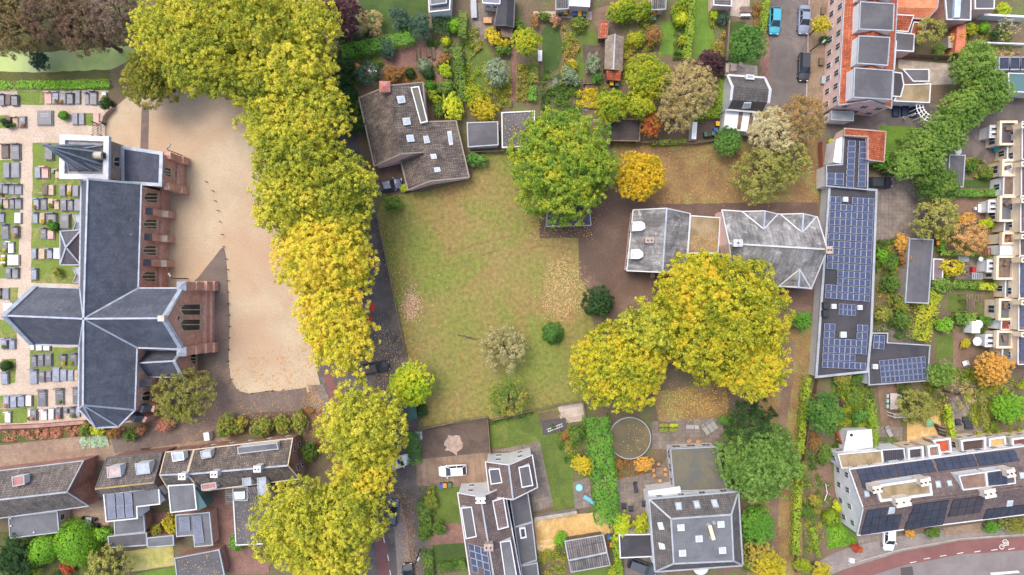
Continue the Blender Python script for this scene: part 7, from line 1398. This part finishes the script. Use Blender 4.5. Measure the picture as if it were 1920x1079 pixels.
# wheelie bins
BC = {'g': ((74, 108, 84), "green"), 'y': ((226, 172, 44), "yellow"), 'b': ((54, 92, 160), "blue"), 'o': ((226, 140, 40), "orange"), 'k': ((62, 64, 66), "dark grey")}
def wbin(x, y, k, where, ang=0):
    col, nm = BC[k]; c = P(x, y, 1.0); t = thing("wheelie_bin", "%s lidded wheelie bin %s" % (nm, where), "bin", (c.x, c.y, 0)); a = math.radians(ang)
    MB().box(c, .46, .56, .06, .95, a, tx=1.2, ty=1.2).build("bin_body", mat("bin_body_plastic", C(66, 84, 72), fine=.05, rough=.5) if k != 'b' else mat("bin_" + k, C(*col), fine=.05, rough=.5), t); MB().box(c, .62, .74, .95, 1.05, a, tx=.92, ty=.92).build("lid", mat("bin_" + k, C(*col), fine=.05, rough=.5), t)
    for s in (-1, 1):
        q = Vector((c.x, c.y, 0)) + Vector((math.cos(a) * s * .2, math.sin(a) * s * .2, 0)) + Vector((-math.sin(a), math.cos(a), 0)) * .28; MB().tube([q + Vector((-.04, 0, .1)), q + Vector((.04, 0, .1))], [.1, .1], 8).build("wheel", TYRE, t)
for x, y, k, w in ((1051, 23, 'g', "at the end of the row below the ribbed annexe"), (1061, 23, 'y', "beside the green one below the ribbed annexe"), (1078, 25, 'b', "below the glass roofed annexe"), (1087, 26, 'y', "between blue and green below the glass annexe"), (1096, 27, 'g', "at the end below the glass annexe"), (1227, 26, 'o', "below the grey tiled lean-to"), (1227, 34, 'g', "next to the orange one below the lean-to"), (1147, 156, 'y', "under the orange tiled lean-to"), (1157, 157, 'g', "under the orange tiled lean-to"), (1346, 232, 'y', "in the dark yard by the veranda"), (1342, 244, 'b', "in the dark yard by the veranda"), (1338, 250, 'g', "in the dark yard by the veranda"), (1330, 252, 'k', "in the dark yard beside the green one"), (1324, 252, 'g', "in the dark yard beside the white board"), (827, 912, 'b', "beside the white car"), (834, 911, 'o', "between blue and green near the white car"), (843, 910, 'g', "beside the orange one near the white car"), (1760, 445, 'o', "above the clipped hedge"), (1760, 456, 'o', "beside the long garage"), (1825, 60, 'o', "in the walled garden"), (1142, 1008, 'b', "beside the ribbed shed"), (1147, 1022, 'o', "beside the ribbed shed"), (948, 75, 'b', "behind the log roof"), (1548, 968, 'y', "beside the white gable")): wbin(x, y, k, w)
# ------------------------------------------------------------------ garden furniture
def table_set(x, y, w, l, m, label, chairs=(), ang=0, cm=None, name="garden_table", cat="table", z=.74):
    c = P(x, y, z); a = math.radians(ang); t = thing(name, label, cat, (c.x, c.y, 0)); MB().box(c, w, l, z - .06, z, a).build("table_top", m, t)
    for i in (-1, 1):
        for j in (-1, 1): q = Vector((c.x + math.cos(a) * i * w * .42 - math.sin(a) * j * l * .42, c.y + math.sin(a) * i * w * .42 + math.cos(a) * j * l * .42, 0)); MB().box(q, .07, .07, 0, z - .06, a).build("leg", m, t)
    for k, (dx, dy, face) in enumerate(chairs):
        q = Vector((c.x + math.cos(a) * dx - math.sin(a) * dy, c.y + math.sin(a) * dx + math.cos(a) * dy, 0)); chair(q, ang + face, cm or m, "garden chair drawn up to the %s" % label)
def chair(q, ang, m, label, w=.5):
    t = thing("garden_chair", label, "chair", (q.x, q.y, 0), "garden chairs"); a = math.radians(ang); MB().box(q, w, w, .4, .46, a).build("seat", m, t)
    f = Vector((math.cos(a), math.sin(a), 0)); b = q - f * w * .48; MB().box(b, .06, w, .44, .9, a).build("backrest", m, t)
    for i in (-1, 1):
        for j in (-1, 1): p = q + f * i * w * .42 + Vector((-f.y, f.x, 0)) * j * w * .42; MB().box(p, .05, .05, 0, .4, a).build("leg", m, t)
def bench(x, y, w, l, ang, m, label):
    c = P(x, y, .45); a = math.radians(ang); t = thing("garden_bench", label, "bench", (c.x, c.y, 0)); f = Vector((math.cos(a), math.sin(a), 0)); s = Vector((-f.y, f.x, 0))
    for k in range(3): MB().box(Vector((c.x, c.y, 0)) + s * (k - 1) * w / 3, l, w / 3 * .85, .4, .45, a).build("slat", m, t)
    MB().box(Vector((c.x, c.y, 0)) + s * w * .55, l, .06, .42, .85, a).build("backrest", m, t)
    for i in (-1, 1): MB().box(Vector((c.x, c.y, 0)) + f * i * l * .42, .08, w, 0, .4, a).build("leg", m, t)
LIGHTWOOD = mat("pale_teak", C(206, 162, 118), C(184, 140, 100), 1.5); DG = mat("charcoal_weave", C(64, 66, 74), fine=.2); WP = mat("white_plastic", C(238, 238, 238), fine=.04, rough=.4); PB = mat("pink_pad", C(206, 182, 170), fine=.1); NAVY = mat("navy_fabric", C(46, 56, 82), fine=.15)
bench(784, 102, .6, 1.9, 96, WOOD, "wooden bench on the red brick terrace"); bench(804, 98, .8, 1.4, 96, WOOD, "wooden table bench between two benches on the terrace"); bench(812, 100, .5, 1.9, 96, WOOD, "wooden bench beside the rusty fern bed"); bench(1013, 105, .6, 1.7, 90, WP, "white bench beside the oval lawn"); bench(1094, 158, .5, 1.6, 90, WOOD, "corner bench upright piece on the narrow lawn"); bench(1106, 162, .5, 2.0, 0, WOOD, "corner bench long piece on the narrow lawn")
table_set(914, 38, 1.3, .9, LIGHTWOOD, "orange teak table on the grey terrace"); table_set(888, 12, .9, 3.6, RIMG, "long pale table on the grey terrace", ang=3)
table_set(165, 980, .9, 1.6, RIMG, "grey garden table on the brown terrace", [(-.75, .5, 0), (-.75, -.4, 0), (.75, .5, 180), (.75, -.4, 180), (1.3, -.3, 180)], -8, DG)
table_set(1237, 887, 1.1, 1.8, WOOD, "oval teak dining table beside the extension", [(0, 1.3, -90), (0, -1.3, 90), (-.9, .4, 0), (-.9, -.4, 0), (.9, .4, 180), (.9, -.4, 180)], 4, LIGHTWOOD)
table_set(1676, 753, 1.1, 2.5, mat("greige_top", C(196, 180, 176)), "long greige garden table in the earth yard", [(-.85, .8, 0), (-.85, 0, 0), (-.85, -.8, 0), (.85, .8, 180), (.85, 0, 180), (.85, -.8, 180)], 0, mat("mint_plastic", C(176, 206, 200), fine=.05))
table_set(1843, 391, 1.5, 1.2, WP, "white garden table with white chairs", [(1.2, .3, 180), (1.2, -.5, 180), (-1., 0, 0)], 0, WP); table_set(1399, 18, 1.8, .9, WOOD, "dark table on the pale terrace", [(-.5, -.8, 90), (0, -.8, 90), (.5, -.8, 90)], 0, WP); table_set(1376, 127, .9, 1.1, PB, "pink padded table on the pale slabs"); table_set(1364, 127, .5, 1.5, PB, "narrow pink bench by the bowed roof"); table_set(1390, 121, .7, .6, PB, "tilted pink pad on the pale slabs", ang=-30)
for x, y in ((1681, 209), (1698, 208), (1714, 210)): c = P(x, y, .6); t = thing("lounge_seat", "navy lounge seat beside the white flag pole", "seat", (c.x, c.y, 0), "navy lounge seats"); MB().box(c, .95, 1.5, .05, .42).build("cushion", NAVY, t); MB().box((c.x, c.y + .65), .95, .22, .4, .75).build("backrest", NAVY, t); MB().box((c.x - .42, c.y), .12, 1.4, .4, .6).build("armrest", NAVY, t); MB().box((c.x + .42, c.y), .12, 1.4, .4, .6).build("armrest", NAVY, t)
for x, y, w, l, lab in ((1818, 798, 1.2, 1.1, "wide grey lounge sofa on the rear terrace"), (1812, 788, .9, .9, "grey lounge chair on the rear terrace"), (1798, 792, .7, .9, "small grey lounge chair by the lime hedge")): c = P(x, y, .5); t = thing("lounge_seat", lab, "seat", (c.x, c.y, 0)); MB().box(c, w, l, .05, .42).build("cushion", DG, t); MB().box((c.x, c.y - l / 2 + .1), w, .2, .4, .75).build("backrest", DG, t)
def lounger(x, y, ang, m, label):
    c = P(x, y, .4); a = math.radians(ang); t = thing("sun_lounger", label, "sun lounger", (c.x, c.y, 0), "sun loungers"); f = Vector((math.cos(a), math.sin(a), 0)); o_ = Vector((c.x, c.y, 0))
    for k in range(5): MB().box(o_ + f * (-.75 + k * .26), .22, .62, .3, .36, a).build("slat", m, t)
    MB().beam(o_ + f * .5 + Vector((0, 0, .34)), o_ + f * 1.05 + Vector((0, 0, .75)), .62, .06).build("backrest", m, t)
    for i in (-.7, .5):
        for j in (-1, 1): MB().box(o_ + f * i + Vector((-f.y, f.x, 0)) * j * .28, .06, .06, 0, .3, a).build("leg", m, t)
LG = mat("grey_textile", C(166, 166, 162), fine=.1)
lounger(1297, 801, 0, LG, "pale grey lounger lying straight on the terrace"); lounger(1323, 806, 125, LG, "grey lounger set at an angle beside the evergreen"); lounger(1331, 801, 125, LG, "grey lounger in the middle of the angled pair"); lounger(1338, 796, 125, LG, "grey lounger at an angle by the evergreen edge"); lounger(1192, 915, 100, DG, "dark lounger on the slab terrace"); lounger(1104, 937, -30, mat("sky_blue_plastic", C(120, 190, 214), fine=.05), "sky blue lounger beside the tall hedge"); lounger(1667, 810, 120, LG, "pale lounger in the grey yard")
for x, y in ((1290, 826), (1308, 827)): chair(P(x, y, 0), -60 if x < 1300 else 240, LIGHTWOOD, "orange wooden chair at the extension wall", .6)
for x, y in ((1169, 947), (1182, 952), (1207, 943)): chair(P(x, y, 0), 90, DG, "dark armchair on the slab terrace", .75)
for x, y in ((1795, 1), (1809, 681), (1870, 640)): pass
chair(P(1806, 681, 0), 200, WP, "white plastic chair on the earth path", .7)
def parasol(x, y, h, r, m, label):
    c = P(x, y, h); t = thing("parasol", label, "parasol", (c.x, c.y, 0)); MB().tube([(c.x, c.y, 0), (c.x, c.y, h)], [.04, .03], 6).build("pole", RIMG, t); MB().disc((c.x, c.y, h - .4), r, .4, 10, r2=.03).build("canopy", m, t)
parasol(1836, 641, 2.4, .7, WP, "closed white parasol by the cream annexe"); parasol(1838, 609, 2.4, .7, WP, "white parasol beside the white board"); parasol(1843, 486, 2.2, .4, WP, "small white parasol above the bicycle"); parasol(1800, 283, 2.2, .55, mat("pale_aqua", C(206, 222, 218)), "pale aqua parasol beside the narrow garage"); parasol(1747, 795, 2., .6, mat("mint_cloth", C(120, 170, 130)), "mint green parasol above the dark stair")
# flag pole with its furled white flag
c = P(1694, 222, 0); t = thing("flag_pole", "white pole leaning over the dark yard", "pole", (c.x, c.y, 0)); MB().tube([(c.x, c.y, 0), P(1716, 213, 7)], [.16, .08], 8).build("pole", WHITE, t); MB().disc((c.x, c.y, 0), .3, .2, 10).build("base", CONCRETE, t)
# curved white pergola
t = thing("pergola", "curved white lattice pergola beside the dark yard", "pergola", P(1740, 215)); cx, cy = 1752, 196
for r_ in (22, 28, 34):
    pts = [P(cx + math.cos(a) * r_, cy + math.sin(a) * r_, 2.4) for a in np.linspace(1.3, 3.2, 10)]
    for a, b in zip(pts, pts[1:]): MB().beam(a, b, .12, .12).build("rail", WHITE, t)
for a in np.linspace(1.35, 3.15, 8): MB().beam(P(cx + math.cos(a) * 20, cy + math.sin(a) * 20, 2.5), P(cx + math.cos(a) * 36, cy + math.sin(a) * 36, 2.5), .1, .1).build("rafter", WHITE, t); q = P(cx + math.cos(a) * 34, cy + math.sin(a) * 34, 2.4); MB().box(q, .1, .1, 0, 2.4).build("post", WHITE, t)
def pergola(x, y, w, l, n, m, label, ang=0):
    c = P(x, y, 2.2); t = thing("pergola", label, "pergola", (c.x, c.y, 0)); a = math.radians(ang); f = Vector((math.cos(a), math.sin(a), 0)); s = Vector((-f.y, f.x, 0)); o_ = Vector((c.x, c.y, 0))
    for k in range(n): MB().beam(o_ + f * (k / (n - 1) - .5) * w + s * l / 2 + Vector((0, 0, 2.2)), o_ + f * (k / (n - 1) - .5) * w - s * l / 2 + Vector((0, 0, 2.2)), .12, .12).build("rafter", m, t)
    for j in (-1, 1): MB().beam(o_ - f * w / 2 + s * j * l * .45 + Vector((0, 0, 2.08)), o_ + f * w / 2 + s * j * l * .45 + Vector((0, 0, 2.08)), .12, .12).build("beam", m, t)
    for i in (-1, 1):
        for j in (-1, 1): MB().box(o_ + f * i * w * .48 + s * j * l * .45, .12, .12, 0, 2.05).build("post", m, t)
pergola(1828, 559, 2.6, 1.0, 7, WOOD, "long pergola above the square lawn"); pergola(1820, 572, 1.0, 1.6, 5, WOOD, "small pergola beside the white board"); pergola(1832, 518, 1.4, 1.0, 6, RIMG, "grey pergola beside the bicycle"); pergola(1847, 473, 1.6, 1.2, 5, WOODR, "red pergola above the cream annexe"); pergola(1694, 780, .5, 3.0, 8, WP, "white trellis arch between two gardens", 90)
# round pool
t = thing("round_pool", "round above ground pool under a brown cover with white rim", "pool", P(1181, 822, 0)); c = P(1181, 822, 1.1); r_ = 38.5 / S
MB().disc((c.x, c.y, 0), r_, 1.05, 40, ms=1).build("pool_wall", [mat("pool_cover", C(96, 88, 70), C(112, 102, 74), .4, fine=.2), mat("pool_side", C(150, 156, 160), fine=.1)], t)
rim = MB(); pr = [Vector((c.x + math.cos(k * math.pi / 24) * r_, c.y + math.sin(k * math.pi / 24) * r_, 1.08)) for k in range(49)]
for a, b in zip(pr, pr[1:]): rim.beam(a, b, .13, .1)
rim.build("pool_rim", RIMG, t)
t = thing("paddling_pool", "round blue paddling pool on the slab terrace", "pool", P(1086, 915, 0)); c = P(1086, 915, .4); MB().disc((c.x, c.y, 0), .55, .35, 20).build("pool_wall", mat("sky_blue_plastic", (1, 1, 1, 1)), t); MB().disc((c.x, c.y, .34), .45, .02, 20).build("pool_water", mat("pool_water", C(150, 214, 226), rough=.1, fine=0), t)
# small garden ponds
for q, lab in (([(690, 120), (702, 122), (708, 138), (704, 152), (694, 158), (686, 148)], "small dark pond behind the villa"), ([(1035, 150), (1050, 142), (1056, 152), (1045, 166), (1034, 166)], "small dark pond with reeds"), ([(1090, 195), (1108, 190), (1114, 202), (1100, 210), (1090, 206)], "little stone edged pond")): sheet("garden_pond", q, 26, WATER, lab, .04, cat="pond")
# planter boxes, raised beds, containers
for k, (x, y) in enumerate(((1244, 797), (1262, 797), (1244, 806), (1262, 806))):
    t = thing("planter_box", "wooden planter box of the group on the lounger terrace", "planter", P(x, y, 0), "planter boxes on the lounger terrace"); c = P(x, y, .4); MB().box(c, 1.35, .62, 0, .4).build("box", WOOD, t); o_ = bpy.data.objects.new("plants", crown_mesh('shrub', .4, k % 2)[0]); link(o_, t); o_.location = (0, 0, .45); o_.scale = (1.3, .6, .4); slot(o_, LM["lime" if k == 1 else "mixed"])
slabbox("container", [(763, 763), (779, 757), (783, 784), (766, 790)], 0, 2.2, mat("green_container", C(72, 104, 96), C(60, 90, 84), 1.), "dark green metal container at the avenue edge", "container")
slabbox("trampoline_mat", [(1016, 792), (1060, 784), (1063, 808), (1018, 816)], 0, .25, mat("dark_mat", C(84, 80, 82), fine=.15), "dark flat mat with a ladder lying on it", "mat")
t = thing("ladder", "white ladder lying on the dark mat", "ladder", P(1040, 802, 0)); A_, B_ = P(1026, 808, .3), P(1055, 797, .3); n_ = Vector((-(B_ - A_).y, (B_ - A_).x, 0)).normalized() * .2
for s in (-1, 1): MB().beam(A_ + n_ * s, B_ + n_ * s, .06, .06).build("rail", WP, t)
for k in range(7): p = A_.lerp(B_, (k + .5) / 7); MB().beam(p - n_, p + n_, .04, .04).build("rung", WP, t)
slabbox("skip", [(776, 812), (790, 810), (792, 824), (778, 826)], 0, 1.2, RIMG, "grey concrete block by the laurel hedge", "block"); slabbox("notice_board", [(381, 812), (391, 811), (393, 826), (383, 827)], 0, 1.4, WP, "white utility box beside the viburnum row", "box")
slabbox("white_board", quad_rect(1302, 245, 9, 32, 4), 0, 1.8, WP, "tall white board leaning by the bin yard", "board"); slabbox("white_board", quad_rect(1830, 614, 15, 22), 0, 2.2, WP, "white board roof between two parasols", "board"); slabbox("white_board", quad_rect(1807, 486, 20, 11), 0, .9, RIMG, "pale grey lidded box in the slab yard", "box")
slabbox("garden_shed", quad_rect(1329, 190, 14, 12), 0, 2., DARKMETAL, "small dark shed with a roof light under the birch", "shed"); slabbox("dog_house", [(1778, 68), (1794, 66), (1793, 90), (1778, 90)], 0, 1.6, CONCRETE, "grey wooden rabbit hutch in the pear garden", "hutch"); slabbox("brick_shed", [(1795, 50), (1812, 45), (1808, 100), (1790, 100)], 0, 2.3, mat("orange_brick_top", C(206, 124, 96), C(186, 108, 84), .8), "narrow orange brick shed by the pear garden", "shed")
slabbox("kayak", [(1866, 262), (1870, 258), (1873, 266), (1872, 280), (1868, 286), (1865, 276)], .3, .7, mat("kayak_cyan", C(60, 180, 206), fine=.05), "bright cyan kayak beside the cream row", "kayak"); slabbox("garden_trolley", quad_rect(1827, 507, 7, 12), .1, .8, mat("red_plastic", C(176, 48, 52), fine=.05), "red toy cart in the slab yard", "cart")
# play frame seen through the plane leaves
t = thing("play_stall", "red and blue market stall under the golden planes", "stall", P(690, 580, 0))
for x, y, m_ in ((697, 577, (206, 70, 60)), (688, 577, (96, 130, 150)), (678, 580, (206, 84, 64)), (675, 602, (190, 70, 60)), (693, 600, (110, 150, 150))): c = P(x, y, 2.4); MB().box(c, .8, 1.2, 2.3, 2.4).build("awning", mat("awning_%d" % (m_[0] + m_[1]), C(*m_), fine=.08), t); MB().box(c, .06, .06, 0, 2.3).build("pole", RIMG, t)
# woodchip and felled logs in the meadow
t = scatter("wood_chips", [(765, 545), (775, 538), (783, 570), (778, 600), (763, 600), (757, 578)], 700, mat("chip", C(214, 180, 150), C(190, 150, 124), 3.), "pale wood chips where a tree was felled", .22, .0, seed=9, cat="wood chips")
for k, (x, y, a, l) in enumerate(((872, 631, -12, 2.2), (884, 635, -10, 1.6))):
    c = P(x, y, .1); d = Vector((math.cos(math.radians(a)), math.sin(math.radians(a)), 0)) * l / 2; tag(MB().tube([c - d, c, c + d], [.09, .11, .07], 7).build("log", BARK, origin=(c.x, c.y, 0)), "thin dark log lying in the meadow grass", "log", "logs lying in the meadow")
c = P(1212 + 12, 517, .5); tag(MB().disc((c.x, c.y, 0), .38, .5, 14).build("tree_stump", mat("stump", C(176, 160, 140), C(140, 124, 106), 4.), origin=(c.x, c.y, 0)), "round pale stump beside the grey hall", "stump")
# bicycle
def bicycle(x, y, ang, label):
    c = P(x, y, .5); a = math.radians(ang); f = Vector((math.cos(a), math.sin(a), 0)); s = Vector((-f.y, f.x, 0)); t = thing("bicycle", label, "bicycle", (c.x, c.y, 0)); o_ = Vector((c.x, c.y, 0)); Z = lambda z: Vector((0, 0, z))
    for e in (-.52, .52):
        q = [o_ + f * (e + .33 * math.cos(k * math.pi / 8)) + Z(.34 + .33 * math.sin(k * math.pi / 8)) for k in range(17)]; MB().tube(q, [.025] * 17, 4, cap=False).build("wheel", TYRE, t)
    fr_ = MB()
    for A_, B_ in ((f * -.52 + Z(.34), f * -.1 + Z(.32)), (f * -.1 + Z(.32), f * .38 + Z(.85)), (f * -.18 + Z(.8), f * .38 + Z(.85)), (f * -.1 + Z(.32), f * -.2 + Z(.9)), (f * -.52 + Z(.34), f * -.18 + Z(.8)), (f * .52 + Z(.34), f * .36 + Z(1.0))): fr_.tube([o_ + A_, o_ + B_], [.025, .025], 5)
    fr_.build("frame", DARKMETAL, t); MB().box(o_ + f * -.22, .26, .14, .9, .96, a).build("saddle", DARKMETAL, t); MB().tube([o_ + f * .34 - s * .28 + Z(1.02), o_ + f * .34 + s * .28 + Z(1.02)], [.02, .02], 5).build("handlebar", DARKMETAL, t)
bicycle(1806, 513, 20, "black bicycle leaning in the slab yard"); bicycle(272, 842, 5, "dark bicycle parked on the clinker lane"); bicycle(740, 637, 60, "bicycle standing on the dark avenue strip"); bicycle(1518, 1058, 20, "white bicycle by the road bend")
# stairs and hand rails
t = thing("garden_stair", "dark wooden stair in the sandy garden", "stair", P(1762, 805, 0))
for k in range(7): MB().box(P(1757 + k * 1.8, 797 + k * 3.6, .2), 1.1, .26, 0, 1.4 - k * .18, -.3).build("step", DARKMETAL if k % 2 else WOOD, t)
t = thing("hand_rail", "white hand rail beside the white gable", "hand rail", P(1548, 925, 0))
for a, b in (((1548, 908), (1551, 925)), ((1551, 925), (1546, 939))): MB().beam(P(*a, 1), P(*b, 1), .08, .08).build("rail", WP, t)
for a in ((1548, 908), (1551, 925), (1546, 939)): MB().box(P(*a, 0), .07, .07, 0, 1).build("post", WP, t)
# road signs and little boxes
for x, y, lab in ((1598, 1052, "white square drain box with a plant on the pavement"), ): slabbox("planter_box", quad_rect(x, y, 9, 8, 10), 0, .5, WP, lab, "planter")
for x, y in ((1545, 20), (1541, 115), (1545, 150)): slabbox("bench_box", quad_rect(x, y, 8, 14, 3), 0, .6, WOOD if y < 140 else RIMG, "low box seat against the pink facade by the pavement", "box seat", "box seats along the pink terrace")
